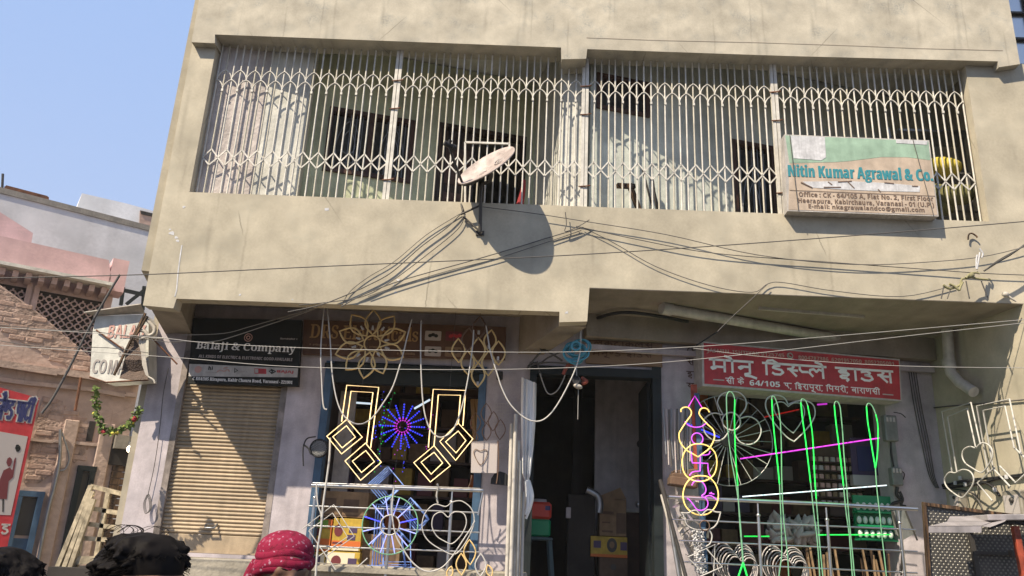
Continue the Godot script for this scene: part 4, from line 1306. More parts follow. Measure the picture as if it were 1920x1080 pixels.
func dish():
	var c := Vector3(-0.551, 5.483, 0.32)
	var n := Vector3(-0.51, 0.60, 0.615).normalized()
	var m := Vector3(0.80, 0.58, 0.12)
	m = (m - n * m.dot(n)).normalized()
	var p := n.cross(m)
	var bs := Basis(m, n, m.cross(n))
	var t := thing("satellite_dish", "pale weathered satellite dish on a bracket above the balcony parapet", "satellite dish", Vector3(-0.587, 4.926, 0.02))
	var b := MB.new()
	var prof := []
	for k in 9: prof.append(Vector2(0.345 * k / 8.0, -0.06 + 0.06 * pow(k / 8.0, 2)))
	prof.append(Vector2(0.352, 0.0)); prof.append(Vector2(0.352, -0.012))
	for k in 9: prof.append(Vector2(0.345 * (8 - k) / 8.0, -0.072 + 0.06 * pow((8 - k) / 8.0, 2)))
	prof.reverse()
	b.lathe(prof, c, bs, 40)
	part(t, "reflector", b, M.dish_paint)
	b = MB.new()
	var lc := c + m * 0.16 + bs * Vector3(0, -0.044, 0)
	for r in [0.075, 0.04]: b.tube(ring(lc, r, m, (p + n * 0.0).normalized(), 24), 0.006, 5, true)
	part(t, "printed_mark", b, M.dish_mark)
	words(t, "printed_mark", "dishtv", M.dish_mark, c - m * 0.12 + n * -0.052 , m, -m.cross(n), 0.05, 0.2)
	b = MB.new()
	var l0 := Vector3(-0.783, 5.253, 0.3); var l1 := Vector3(-0.936, 5.581, 0.55)
	b.tube([l0, l0.lerp(l1, 0.5) + Vector3(0, -0.01, 0), l1], 0.014, 8)
	part(t, "arm", b, M.dark_metal)
	b = MB.new()
	var tw := (c - l1).normalized()
	b.tube([l1 - tw * 0.05, l1 + tw * 0.05], 0.028, 10); b.tube([l1 + tw * 0.045, l1 + tw * 0.08], 0.038, 12)
	b.tube([l1, l1 + Vector3(0.02, 0.05, 0.02)], 0.02, 8)
	part(t, "receiver", b, M.black_rubber)
	b = MB.new()
	var bk := c - n * 0.085
	b.tube(smooth([l0, c - m * 0.2 - n * 0.09, bk, bk + Vector3(0.0, -0.06, -0.1), Vector3(-0.599, 5.33, 0.1), Vector3(-0.595, 5.047, 0.1), Vector3(-0.59, 4.817, 0.06)]), 0.02, 8)
	part(t, "pole", b, M.dark_metal)
	for s in [[Vector3(-0.599, 5.109, 0.1), Vector3(-0.811, 5.008, 0.1)], [Vector3(-0.59, 4.823, 0.06), Vector3(-0.785, 5.001, 0.06)], [Vector3(-0.792, 5.069, 0.02), Vector3(-0.821, 5.169, 0.02)]]:
		b = MB.new()
		b.tube([s[0], s[1] - Vector3(0, 0, 0.03)], 0.012, 6)
		part(t, "brace", b, M.dark_metal)
	b = MB.new()
	b.box(Vector3(-0.593, 4.824, 0.01), Vector3(0.09, 0.05, 0.02)); b.tube([Vector3(-0.592, 4.82, 0.02), Vector3(-0.589, 4.8, 0.07)], 0.012, 6)
	part(t, "wall_plate", b, M.dark_metal)

func inside_poly(q: Vector2, poly: Array) -> bool:
	return Geometry2D.is_point_in_polygon(q, PackedVector2Array(poly))

func brickwork(parent: Node3D, poly: Array, o: Vector3, u: Vector3, most: int, jut := 0.015):
	var nn := u.cross(Vector3.UP).normalized()
	var lo := Vector2.INF; var hi := -Vector2.INF
	for q in poly:
		lo = lo.min(q); hi = hi.max(q)
	var meshes := []
	for k in 4:
		var b := MB.new()
		b.bbox(Vector3.ZERO, Vector3(0.222 - 0.006 * k, 0.070 - 0.002 * (k % 2), 0.09), 0.008, Basis(Vector3(0, 0, 1), [0.0, 0.02, -0.015, 0.01][k]))
		meshes.append(b.mesh())
	var mats := [M.brick_clay, M.brick_pale, M.brick_dark, M.brick_clay, M.brick_pale]
	var y := lo.y
	var row := 0
	var done := 0
	while y < hi.y and done < most:
		var x := lo.x + (0.117 if row % 2 else 0.0)
		while x < hi.x and done < most:
			if inside_poly(Vector2(x, y), poly) and rng.randf() > 0.07:
				var i := MeshInstance3D.new()
				i.name = "brick"
				i.mesh = meshes[rng.randi() % 4]
				i.material_override = mats[rng.randi() % 5]
				i.transform = Transform3D(Basis(u, Vector3.UP, nn), o + u * x + Vector3.UP * y + nn * (jut - 0.045 + rng.randf_range(-0.007, 0.007)) - gpos(parent))
				parent.add_child(i, true)
				done += 1
			x += 0.234
		y += 0.082
		row += 1

func left_side():
	var W := Vector3.UP
	var nq := UQ.cross(W).normalized()
	# ---- old brick and plaster house with a broken top
	var t := thing("old_house", "weathered pinkish old house with bare brick patches and a broken sloping top edge", "house", Vector3(-6.777, 1.249, -4.366) * Vector3(1, 0, 1))
	var uL := -1.809; var uR := 1.190
	var b := MB.new()
	var top := [Vector2(-1.889, 5.548), Vector2(-1.136, 5.178), Vector2(-0.821, 5.008), Vector2(-0.376, 4.758), Vector2(0.094, 4.434), Vector2(0.423, 4.216), Vector2(0.734, 4.077), Vector2(1.214, 3.925)]
	var poly := [Vector2(uL, 0), Vector2(uR, 0)]
	top.reverse()
	poly.append_array(top)
	# doorway holes are recessed panels in front of a thick wall, so the outline stays one sheet
	b.prism(poly, PQ, UQ, W, 1.2)
	part(t, "front_wall", b, M.old_plaster)
	# bare brick on the sloping top and beside the banner
	b = MB.new()
	var slope := [Vector2(-1.421, 5.234), Vector2(-1.128, 5.140), Vector2(-0.816, 4.979), Vector2(-0.372, 4.729), Vector2(0.097, 4.405), Vector2(0.425, 4.187), Vector2(0.532, 4.025), Vector2(0.339, 3.926), Vector2(-0.106, 4.124), Vector2(-0.532, 4.284), Vector2(-1.309, 4.715)]
	b.prism(slope, PQ + nq * 0.012, UQ, W, 0.01)
	part(t, "mortar", b, M.mortar)
	brickwork(t, slope, PQ, UQ, 170)
	b = MB.new()
	var pat := [Vector2(-0.093, 3.513), Vector2(0.190, 3.470), Vector2(0.307, 3.093), Vector2(0.311, 2.772), Vector2(0.302, 2.415), Vector2(0.118, 2.245), Vector2(-0.079, 2.229)]
	b.prism(pat, PQ + nq * 0.012, UQ, W, 0.01)
	part(t, "mortar", b, M.mortar)
	brickwork(t, pat, PQ, UQ, 110)
	pat = [Vector2(0.216, 3.408), Vector2(0.587, 3.208), Vector2(0.641, 2.725), Vector2(0.524, 2.570), Vector2(0.369, 2.698)]
	b = MB.new()
	b.prism(pat, PQ + nq * 0.010, UQ, W, 0.01)
	part(t, "mortar", b, M.mortar)
	brickwork(t, pat, PQ, UQ, 60)
	# moulded string courses that run along the front
	for s in [[3.877, 0.10, 0.16], [3.680, 0.06, 0.09], [2.870, 0.045, 0.06]]:
		b = MB.new()
		var x0 := uL
		while x0 < uR:
			var x1 := minf(x0 + rng.randf_range(0.5, 1.1), uR)
			b.bar(PQ + UQ * x0 + W * (s[0] + rng.randf_range(-0.02, 0.02)) + nq * s[2] * 0.4, PQ + UQ * x1 + W * (s[0] + rng.randf_range(-0.02, 0.02)) + nq * s[2] * 0.4, s[2], s[1])
			x0 = x1
		part(t, "string_course", b, M.tan_plaster)
	for x in [0.376, 0.879]:
		b = MB.new()
		b.bbox(PQ + UQ * x + W * 1.6 + nq * 0.04, Vector3(0.2, 3.2, 0.06), 0.012, Basis(UQ, W, nq))
		part(t, "pilaster", b, M.tan_plaster)
	# doors and openings
	var dr := func(x0: float, x1: float, ytop: float, leaf: Material, upper: Material):
		var d := Node3D.new()
		d.name = "door"
		d.position = PQ + UQ * (x0 + x1) * 0.5 - t.position
		t.add_child(d, true)
		var fb := MB.new()
		for xx in [x0, x1]: fb.box(PQ + UQ * xx + W * ytop * 0.5 + nq * 0.03, Vector3(0.08, ytop, 0.1), Basis(UQ, W, nq))
		fb.box(PQ + UQ * (x0 + x1) * 0.5 + W * ytop + nq * 0.032, Vector3(x1 - x0 + 0.09, 0.08, 0.1), Basis(UQ, W, nq))
		part(d, "frame", fb, leaf)
		fb = MB.new()
		panel(fb, PQ, UQ, x0 + 0.04, 0.02, x1 - 0.04, ytop * 0.70, 0.03, 0.028)
		part(d, "door_leaf", fb, leaf)
		fb = MB.new()
		panel(fb, PQ, UQ, x0 + 0.04, ytop * 0.72, x1 - 0.04, ytop - 0.05, 0.015, 0.013)
		part(d, "door_light", fb, upper)
	dr.call(-0.096, 0.174, 2.078, M.blue_paint, M.dark_metal)
	dr.call(0.620, 0.792, 2.498, M.teal_paint, M.dark_metal)
	b = MB.new()
	panel(b, PQ, UQ, 0.612, 2.911, 0.700, 3.217, 0.02, 0.018)
	part(t, "niche", b, M.dark_interior)
	# roller shutter at the far end of the house
	var sh := Node3D.new()
	sh.name = "roller_shutter"
	var sx0 := 1.055; var sx1 := 1.385; var sy := 2.590
	sh.position = PQ + UQ * (sx0 + sx1) * 0.5 - t.position
	t.add_child(sh, true)
	b = MB.new()
	panel(b, PQ, UQ, sx0 - 0.1, sy, sx1 + 0.1, sy + 0.32, 0.06, 0.05)
	part(sh, "lintel", b, M.dark_interior)
	var y := 0.3
	while y < sy:
		b = MB.new()
		panel(b, PQ, UQ, sx0, y, sx1, y + 0.085, 0.05, 0.045)
		part(sh, "slat", b, M.frame_wood)
		y += 0.1
	b = MB.new()
	panel(b, PQ, UQ, 0.999, 2.832, 1.235, 3.035, 0.2, 0.18)
	part(t, "meter_box", b, M.meter_grey)

	# ---- pink house with pierced stone screens behind it
	var oj := PQ - nq * 2.2
	t = thing("pink_house", "pink house with a deep fascia and pierced stone screens, behind the broken brick house", "house", oj + UQ * 2.0)
	b = MB.new()
	var face := [Vector2(-1.662, 6.039), Vector2(-1.072, 6.036), Vector2(0.793, 5.948), Vector2(0.951, 4.807), Vector2(-1.309, 4.415)]
	b.prism([face[0], face[1], face[2], Vector2(face[2].x, 0), Vector2(face[0].x, 0)], oj, UQ, W, 2.4)
	part(t, "wall", b, M.jali_stone)
	b = MB.new()
	b.prism([Vector2(-1.518, 6.428), Vector2(-1.161, 6.418), Vector2(0.580, 6.389), Vector2(0.709, 5.962), Vector2(-1.069, 5.974), Vector2(-1.420, 5.969)], oj + nq * 0.35, UQ, W, 0.5)
	b.box(oj + UQ * (0.728 + 0.06) + W * 6.138 + nq * 0.1, Vector3(0.28, 0.62, 0.5), Basis(UQ, W, nq))
	part(t, "fascia", b, M.house_pink)
	b = MB.new()
	var f0 := Vector2(-1.407, 5.871); var f1 := Vector2(0.730, 5.876)
	b.bar(oj + UQ * f0.x + W * f1.y + nq * 0.45, oj + UQ * f1.x + W * f1.y + nq * 0.45, 0.35, 0.06)
	part(t, "eave_slab", b, M.pale_paint)
	var xx: float = f0.x
	while xx < f1.x:
		b = MB.new()
		b.box(oj + UQ * xx + W * (f1.y - 0.1) + nq * 0.24, Vector3(0.09, 0.12, 0.45), Basis(UQ, W, nq))
		part(t, "rafter", b, M.jali_stone)
		xx += 0.2
	for pan in [[-1.118, -0.555], [-0.409, 0.710]]:
		var y1: float = 5.665; var y0: float = y1 - 1.15
		b = MB.new()
		panel(b, oj, UQ, pan[0], y0, pan[1], y1, 0.012, 0.01)
		part(t, "dark_opening", b, M.dark_interior)
		b = MB.new()
		var cell := 0.135
		var ny := int((y1 - y0) / cell); var nx := int((pan[1] - pan[0]) / cell)
		for i in nx:
			for j in ny:
				var ce: Vector3 = oj + nq * 0.04 + UQ * (pan[0] + (i + 0.5) * cell) + W * (y0 + (j + 0.5) * cell)
				b.tube(ring(ce, 0.05, UQ, W, 8), 0.016, 4, true)
				b.bar(ce + UQ * 0.05, ce + UQ * 0.085, 0.022, 0.03); b.bar(ce + W * 0.05, ce + W * 0.085, 0.022, 0.03, UQ)
		var jm := part(t, "stone_screen", b, M.jali_stone)
		jm.set_meta("kind", "stuff")
		for x in [pan[0] - 0.03, pan[1] + 0.03]:
			b = MB.new()
			b.box(oj + UQ * x + W * (y0 + y1) * 0.5 + nq * 0.05, Vector3(0.12, y1 - y0 + 0.2, 0.12), Basis(UQ, W, nq))
			part(t, "screen_post", b, M.jali_stone)
	b = MB.new()
	b.prism([Vector2(-1.755, 7.846), Vector2(-1.307, 7.681), Vector2(-0.664, 7.393), Vector2(-0.637, 6.992), Vector2(-1.551, 6.892)], oj - nq * 2.2, UQ, W, 2.0)
	part(t, "roof_room", b, M.house_pink)
	# terrace frame beyond it
	b = MB.new()
	var ot := PQ - nq * 4.0
	for s in [[Vector3(-8.828, 6.053, -7.814), Vector3(-8.828, 6.574, -7.814)], [Vector3(-8.63, 6.125, -7.953), Vector3(-8.649, 6.513, -7.939)], [Vector3(-8.277, 6.104, -8.2), Vector3(-8.325, 6.622, -8.166)], [Vector3(-8.842, 6.461, -7.804), Vector3(-8.3, 6.442, -8.184)], [Vector3(-8.773, 6.624, -7.852), Vector3(-8.662, 6.619, -7.93)], [Vector3(-8.548, 6.167, -8.01), Vector3(-8.301, 6.562, -8.183)]]:
		b.bar(s[0], s[1], 0.07, 0.07, nq)
	solo("terrace_frame", b, M.teal_paint, "dark green iron terrace frame seen between the pink house and the corner", "frame")
	# ---- white house farther back
	var ow := PQ - nq * 7.0
	t = thing("white_house", "tall pale white plastered house rising behind the pink house", "house", ow + UQ * 5.0)
	b = MB.new()
	var wt := [Vector2(-2.452, 9.094), Vector2(-1.479, 9.065), Vector2(2.028, 8.978)]
	b.prism([Vector2(wt[0].x, 0), Vector2(wt[2].x + 2.0, 0), Vector2(wt[2].x + 2.0, wt[2].y - 0.1), wt[2], wt[1], wt[0]], ow, UQ, W, 6.0)
	part(t, "wall", b, M.house_white)
	b = MB.new()
	for k in 2:
		b.bar(ow + UQ * wt[k].x + W * wt[k].y - nq * 0.12, ow + UQ * wt[k + 1].x + W * wt[k + 1].y - nq * 0.12, 0.3, 0.14)
	part(t, "coping", b, M.meter_grey)
	b = MB.new()
	b.prism([Vector2(0.177, 9.278), Vector2(0.249, 10.043), Vector2(1.333, 10.060), Vector2(2.225, 10.031), Vector2(2.370, 9.178)], ow - nq * 1.5, UQ, W, 3.0)
	part(t, "roof_room", b, M.house_white)
	b = MB.new()
	var rw := [Vector2(1.694, 9.941), Vector2(2.240, 9.941), Vector2(2.305, 9.558), Vector2(1.743, 9.547)]
	b.prism(rw, ow - nq * 1.47, UQ, W, 0.02)
	part(t, "roof_window", b, M.brick_clay)
	b = MB.new()
	b.prism([Vector2(1.694, 9.941), Vector2(2.240, 9.941), Vector2(2.255, 9.851), Vector2(1.731, 9.846)], ow - nq * 1.44, UQ, W, 0.02)
	part(t, "window_head", b, M.dark_interior)
	b = MB.new()
	for s in [[Vector3(-12.576, 9.255, -9.095), Vector3(-11.853, 9.233, -9.601)], [Vector3(-12.557, 9.185, -9.108), Vector3(-11.842, 9.168, -9.609)], [Vector3(-12.569, 9.257, -9.099), Vector3(-12.555, 9.134, -9.109)], [Vector3(-12.353, 9.26, -9.251), Vector3(-12.33, 9.123, -9.267)], [Vector3(-12.113, 9.243, -9.419), Vector3(-12.095, 9.136, -9.432)], [Vector3(-11.855, 9.243, -9.6), Vector3(-11.835, 9.124, -9.614)]]:
		b.bar(s[0], s[1], 0.06, 0.06, nq)
	part(t, "roof_railing", b, M.rust)
	b = MB.new()
	b.tube([Vector3(-12.673, 9.554, -9.027), Vector3(-12.611, 9.114, -9.07)], 0.03, 5)
	part(t, "mast", b, M.dark_metal)

	# ---- cream iron frame in front of the alley
	t = thing("iron_gate", "cream-painted rusty iron gate frame with raking side bars, standing in front of the alley shutter", "gate", Vector3(-4.853, 1.284, -1.7))
	for s in [[Vector3(-5.108, 2.107, -1.6), Vector3(-5.307, 1.18, -1.6)], [Vector3(-5.076, 2.045, -1.6), Vector3(-5.234, 1.141, -1.6)], [Vector3(-5.043, 1.956, -1.6), Vector3(-5.168, 1.123, -1.6)], [Vector3(-5.164, 2.105, -1.7), Vector3(-4.719, 2.022, -1.7)], [Vector3(-5.136, 1.857, -1.7), Vector3(-4.72, 1.807, -1.7)], [Vector3(-5.131, 1.678, -1.7), Vector3(-4.716, 1.645, -1.7)], [Vector3(-5.139, 1.516, -1.7), Vector3(-4.712, 1.508, -1.7)], [Vector3(-4.94, 2.08, -1.7), Vector3(-4.933, 1.313, -1.7)], [Vector3(-5.167, 2.094, -1.7), Vector3(-5.149, 1.11, -1.7)], [Vector3(-4.715, 2.026, -1.7), Vector3(-4.682, 1.314, -1.7)]]:
		b = MB.new()
		b.bar(s[0], s[1], 0.05, 0.04, Vector3(0, 0, 1))
		part(t, "bar", b, M.cream_iron)
	b = MB.new()
	b.bar(Vector3(-5.147, 1.272, -1.65), Vector3(-4.736, 1.29, -1.65), 0.06, 0.09, W)
	part(t, "plank", b, M.cream_iron)
	b = MB.new()
	for s in [Vector3(-5.149, 1.11, -1.7), Vector3(-4.682, 1.314, -1.7), Vector3(-5.307, 1.18, -1.6), Vector3(-5.234, 1.141, -1.6), Vector3(-5.168, 1.123, -1.6)]:
		b.bar(s, Vector3(s.x, 0, s.z), 0.04, 0.05, Vector3(0, 0, 1))
	part(t, "foot", b, M.cream_iron)
	# ---- garland, bulb, rods and loops of wire
	var gl := smooth([Vector3(-4.691, 3.077, -0.5), Vector3(-4.653, 2.939, -0.5), Vector3(-4.618, 2.812, -0.5), Vector3(-4.556, 2.699, -0.5), Vector3(-4.497, 2.617, -0.5), Vector3(-4.409, 2.606, -0.5), Vector3(-4.32, 2.639, -0.5), Vector3(-4.238, 2.712, -0.5), Vector3(-4.191, 2.798, -0.5), Vector3(-4.169, 2.863, -0.5)], false, 5)
	b = MB.new()
	var b2 := MB.new()
	for k in gl.size():
		for j in 9:
			var o := Vector3(rng.randf_range(-1, 1), rng.randf_range(-1, 1), rng.randf_range(-1, 1)) * 0.026
			if rng.randf() < 0.022:
				b2.ball(gl[k] + o, Vector3(0.022, 0.016, 0.022), Basis(), 7, 5)
				continue
			var d1 := Vector3(rng.randf_range(-1, 1), rng.randf_range(-1, 0.6), rng.randf_range(-1, 1)).normalized() * rng.randf_range(0.03, 0.055)
			var d2 := d1.cross(Vector3(rng.randf_range(-1, 1), rng.randf_range(-1, 1), 1)).normalized() * 0.014
			var fold := Vector3(0, 0, 0.006)
			b.quad(gl[k] + o, gl[k] + o + d1 * 0.5 + d2, gl[k] + o + d1, gl[k] + o + d1 * 0.5 - d2)
			b.quad(gl[k] + o + fold, gl[k] + o + d1 * 0.5 - d2, gl[k] + o + d1, gl[k] + o + d1 * 0.5 + d2)
	t = thing("garland", "green leaf garland hanging in a loop below the cream corner sign", "garland", gl[18])
	part(t, "leaves", b, M.marigold_green).set_meta("kind", "stuff")
	part(t, "flowers", b2, M.petal_yellow).set_meta("kind", "stuff")
	for k in 4:
		b = MB.new()
		b.ball(gl[[19, 20, 38, 39][k]] + Vector3(0.01, -0.02, 0.02), Vector3(0.025, 0.022, 0.025), Basis(), 8, 6)
		part(t, "red_flower", b, M.petal_red)
	t = thing("bulb", "small glowing white bulb hanging in the alley beside the lilac pillar", "bulb", Vector3(-4.687, 2.537, -1.5))
	b = MB.new()
	b.ball(Vector3(-4.687, 2.537, -1.5), Vector3(0.033, 0.04, 0.033))
	part(t, "glass_bulb", b, M.led_bulb)
	b = MB.new()
	b.tube([Vector3(-4.694, 2.574, -1.5), Vector3(-4.697, 2.623, -1.5)], 0.02, 8); b.tube(smooth([Vector3(-4.697, 2.623, -1.5), Vector3(-4.718, 2.799, -1.5), Vector3(-4.691, 2.991, -1.5), Vector3(-4.618, 3.155, -1.5)]), 0.005, 5)
	part(t, "holder", b, M.black_rubber)
	var ol := OmniLight3D.new()
	ol.name = "bulb_light"
	ol.light_energy = 0.12
	ol.light_color = Color(1, 0.95, 0.85)
	ol.light_size = 0.03
	ol.omni_range = 14.0
	ol.omni_attenuation = 2.0
	ol.shadow_enabled = true
	ol.position = Vector3(-4.644, 2.51, -1.42) - t.position
	t.add_child(ol)
	b = MB.new()
	b.tube([Vector3(-6.899, 3.833, -4.037), Vector3(-6.886, 3.325, -4.046)], 0.02, 6)
	solo("iron_rod", b, M.rust, "thin iron rod standing out of the old house wall", "rod")
	b = MB.new()
	b.tube(smooth([Vector3(-7.044, 3.034, -4.033), Vector3(-6.982, 2.606, -4.077), Vector3(-6.972, 2.257, -4.083), Vector3(-6.984, 1.836, -4.075), Vector3(-6.975, 1.096, -4.081)]), 0.025, 6)
	b.tube(smooth([Vector3(-7.021, 2.997, -4.049), Vector3(-6.926, 2.771, -4.116), Vector3(-6.876, 2.603, -4.151), Vector3(-6.9, 2.458, -4.134), Vector3(-6.977, 2.434, -4.08)]), 0.014, 5)
	solo("conduit", b, M.dull_steel, "grey conduit with a looped cable running down the old house between the doors", "conduit")
	b = MB.new()
	for k in 3:
		b.tube(smooth([Vector3(-4.214, 2.008, -1.14), Vector3(-4.232, 1.909, -1.14), Vector3(-4.194, 1.808, -1.14), Vector3(-4.155, 1.855, -1.14), Vector3(-4.179, 1.952, -1.14), Vector3(-4.214, 2.008, -1.14)]).map(func(q): return q + Vector3(0.01 * k, 0.006 * k, 0.01)), 0.004, 4)
	b.tube(smooth([Vector3(-4.241, 3.455, -1.16), Vector3(-4.247, 3.139, -1.16), Vector3(-4.217, 2.77, -1.16), Vector3(-4.202, 2.349, -1.16), Vector3(-4.215, 1.998, -1.16)]), 0.004, 4)
	solo("wire_coil", b, M.grey_cable, "thin dark wire looped on the lilac pillar left of the shutter", "wire")

func tubes(parent: Node3D, called: String, m: Material, lines: Array, r: float, closed := true, sides := 6):     # every line a part of its own
	for l in lines:
		var b := MB.new()
		b.tube(l, r, sides, closed)
		part(parent, called, b, m)

func cord(parent: Node3D, a: Vector3, up := 0.0):      # the cord that a light hangs from, up to the soffit
	var b := MB.new()
	b.tube([a, Vector3(a.x + 0.01, up if up else 4.25, a.z)], 0.0025, 4)
	part(parent, "cord", b, M.grey_cable)

func carton(called: String, label: String, m: Material, x0: float, x1: float, y0: float, y1: float, z: float, deep: float, prints: Array, cat := "box", group := "") -> Node3D:
	# a carton; prints: [x, y, w, h, material, round] in fractions of its front
	var t := thing(called, label, cat, Vector3((x0 + x1) * 0.5, y0, z - deep * 0.5), group)
	var b := MB.new()
	b.bbox(Vector3((x0 + x1) * 0.5, (y0 + y1) * 0.5, z - deep * 0.5), Vector3(x1 - x0, y1 - y0, deep), 0.004)
	part(t, "carton", b, m)
	for k in prints.size():
		var p = prints[k]
		var w: float = p[2] * (x1 - x0); var h: float = p[3] * (y1 - y0)
		var ce := Vector3(lerpf(x0, x1, p[0]), lerpf(y0, y1, p[1]), z + 0.0012 + 0.0008 * k)
		b = MB.new()
		if p.size() > 5:
			var pts := []
			for a in 16: pts.append(Vector2(cos(TAU * a / 16) * w * 0.5, sin(TAU * a / 16) * h * 0.5))
			b.prism(pts, ce, Vector3.RIGHT, Vector3.UP, 0.002)
		else:
			b.box(ce - Vector3(0, 0, 0.001), Vector3(w, h, 0.002))
		part(t, "print", b, p[4])
	return t

func railing(t: Node3D, rails: Array, posts: Array):
	for k in rails.size():
		var b := MB.new()
		b.tube(rails[k], 0.021 if k == 0 else 0.0085, 10)
		part(t, "rail", b, M.steel)
	for p in posts:
		var b := MB.new()
		var top: Vector3 = p
		b.tube([Vector3(top.x, 1.1, top.z), Vector3(top.x, top.y - 0.12, top.z)], 0.017, 10)
		b.tube([Vector3(top.x, top.y - 0.13, top.z), top], 0.01, 8)
		b.ball(Vector3(top.x, top.y - 0.12, top.z), Vector3(0.026, 0.018, 0.026), Basis(), 10, 6)
		part(t, "post", b, M.steel)

func display_left():
	# ---- two lit pendant ornaments: a folded double rectangle with two double squares
	var sets := [
		["lit white-gold pendant of rectangles and squares hung at the left of the light shop",
			[[Vector3(-1.994, 2.827, -0.55), Vector3(-1.981, 3.221, -0.55), Vector3(-1.631, 3.212, -0.55), Vector3(-1.655, 2.563, -0.55)], [Vector3(-1.937, 2.851, -0.55), Vector3(-1.927, 3.157, -0.55), Vector3(-1.688, 3.153, -0.55), Vector3(-1.702, 2.608, -0.55)]],
			[[Vector3(-1.938, 2.85, -0.54), Vector3(-1.753, 2.67, -0.54), Vector3(-1.954, 2.485, -0.54), Vector3(-2.131, 2.664, -0.54)], [Vector3(-1.935, 2.782, -0.54), Vector3(-1.826, 2.667, -0.54), Vector3(-1.955, 2.548, -0.54), Vector3(-2.066, 2.661, -0.54)], [Vector3(-1.711, 2.607, -0.53), Vector3(-1.524, 2.417, -0.53), Vector3(-1.723, 2.223, -0.53), Vector3(-1.907, 2.414, -0.53)], [Vector3(-1.7, 2.53, -0.53), Vector3(-1.597, 2.42, -0.53), Vector3(-1.722, 2.302, -0.53), Vector3(-1.829, 2.414, -0.53)]],
			Vector3(-1.811, 3.216, -0.55)],
		["lit white-gold pendant of rectangles and squares hung at the right of the light shop",
			[[Vector3(-1.044, 2.592, -0.55), Vector3(-1.039, 3.215, -0.55), Vector3(-0.687, 3.217, -0.55), Vector3(-0.693, 2.835, -0.55)], [Vector3(-0.985, 2.609, -0.55), Vector3(-0.979, 3.157, -0.55), Vector3(-0.74, 3.162, -0.55), Vector3(-0.744, 2.856, -0.55)]],
			[[Vector3(-0.744, 2.859, -0.54), Vector3(-0.578, 2.701, -0.54), Vector3(-0.746, 2.469, -0.54), Vector3(-0.927, 2.659, -0.54)], [Vector3(-0.739, 2.776, -0.54), Vector3(-0.65, 2.68, -0.54), Vector3(-0.747, 2.546, -0.54), Vector3(-0.865, 2.658, -0.54)], [Vector3(-0.983, 2.61, -0.53), Vector3(-0.796, 2.412, -0.53), Vector3(-0.995, 2.236, -0.53), Vector3(-1.182, 2.426, -0.53)], [Vector3(-0.978, 2.542, -0.53), Vector3(-0.879, 2.436, -0.53), Vector3(-0.992, 2.316, -0.53), Vector3(-1.107, 2.435, -0.53)]],
			Vector3(-0.861, 3.215, -0.55)]]
	for s in sets:
		var t := thing("led_pendant", s[0], "light ornament", s[3], "lit rectangle pendants in the light shop")
		tubes(t, "led_tube", M.led_warm, s[1], 0.0058, false)
		tubes(t, "led_tube", M.led_warm, s[2], 0.0058, true)
		cord(t, s[3])
		var ol := OmniLight3D.new()
		ol.name = "led_light"
		ol.light_color = Color(1.0, 0.84, 0.58)
		ol.light_energy = 0.06
		ol.light_size = 0.3
		ol.omni_range = 12.0
		ol.omni_attenuation = 2.0
		ol.shadow_enabled = true
		ol.position = Vector3(0, -0.3, 0.06)
		t.add_child(ol)
	# ---- gilt rope flower with ten petals and lamp sockets
	var c := Vector3(-1.74, 3.685, -0.5)
	var t := thing("flower_light", "large gilt rope flower with ten pointed petals hanging before the shop board", "light ornament", c)
	var tips := [Vector3(-1.762, 4.066, -0.5), Vector3(-1.525, 4.005, -0.5), Vector3(-1.385, 3.828, -0.5), Vector3(-1.384, 3.544, -0.5), Vector3(-1.589, 3.356, -0.5), Vector3(-1.796, 3.294, -0.5), Vector3(-1.997, 3.381, -0.5), Vector3(-2.129, 3.545, -0.5), Vector3(-2.114, 3.807, -0.5), Vector3(-2.001, 4.002, -0.5)]
	for k in 10:
		var d: Vector3 = (tips[k] - c)
		var a := c + d * 0.26
		tubes(t, "petal", M.gold_rope, [lens(a, tips[k], d.length() * 0.46)], 0.0105, true)
	tubes(t, "inner_ring", M.gold_rope, [ring(c, 0.088)], 0.009)
	for q in [Vector3(-1.864, 3.85, -0.49), Vector3(-1.749, 3.855, -0.49), Vector3(-1.638, 3.849, -0.49), Vector3(-1.584, 3.724, -0.49), Vector3(-1.572, 3.637, -0.49), Vector3(-1.658, 3.562, -0.49), Vector3(-1.775, 3.503, -0.49), Vector3(-1.874, 3.547, -0.49), Vector3(-1.931, 3.636, -0.49), Vector3(-1.894, 3.731, -0.49)]:
		var b := MB.new()
		var d: Vector3 = (q - c).normalized()
		b.tube([q - d * 0.02, q + d * 0.008], 0.014, 8); b.tube([q + d * 0.008, q + d * 0.028], 0.010, 8)
		part(t, "socket", b, M.sign_white)
	cord(t, tips[0])
	# ---- gilt frame of nine pointed ovals
	t = thing("oval_light", "gilt and brown rope frame of pointed ovals hanging right of the rope flower", "light ornament", Vector3(-0.572, 3.611, -0.5))
	var ov := [[Vector3(-0.573, 4.039, -0.5), Vector3(-0.581, 3.776, -0.5)], [Vector3(-0.688, 3.903, -0.5), Vector3(-0.691, 3.641, -0.5)], [Vector3(-0.439, 3.89, -0.5), Vector3(-0.461, 3.645, -0.5)], [Vector3(-0.8, 3.777, -0.5), Vector3(-0.777, 3.513, -0.5)], [Vector3(-0.357, 3.767, -0.5), Vector3(-0.344, 3.501, -0.5)], [Vector3(-0.579, 3.796, -0.5), Vector3(-0.57, 3.515, -0.5)], [Vector3(-0.691, 3.645, -0.5), Vector3(-0.668, 3.381, -0.5)], [Vector3(-0.457, 3.651, -0.5), Vector3(-0.45, 3.379, -0.5)], [Vector3(-0.563, 3.515, -0.5), Vector3(-0.555, 3.25, -0.5)]]
	for k in 9:
		tubes(t, "oval", M.brown_rope if k in [0, 1] else M.gold_rope, [lens(ov[k][0], ov[k][1], ov[k][0].distance_to(ov[k][1]) * 0.54)], 0.0105)
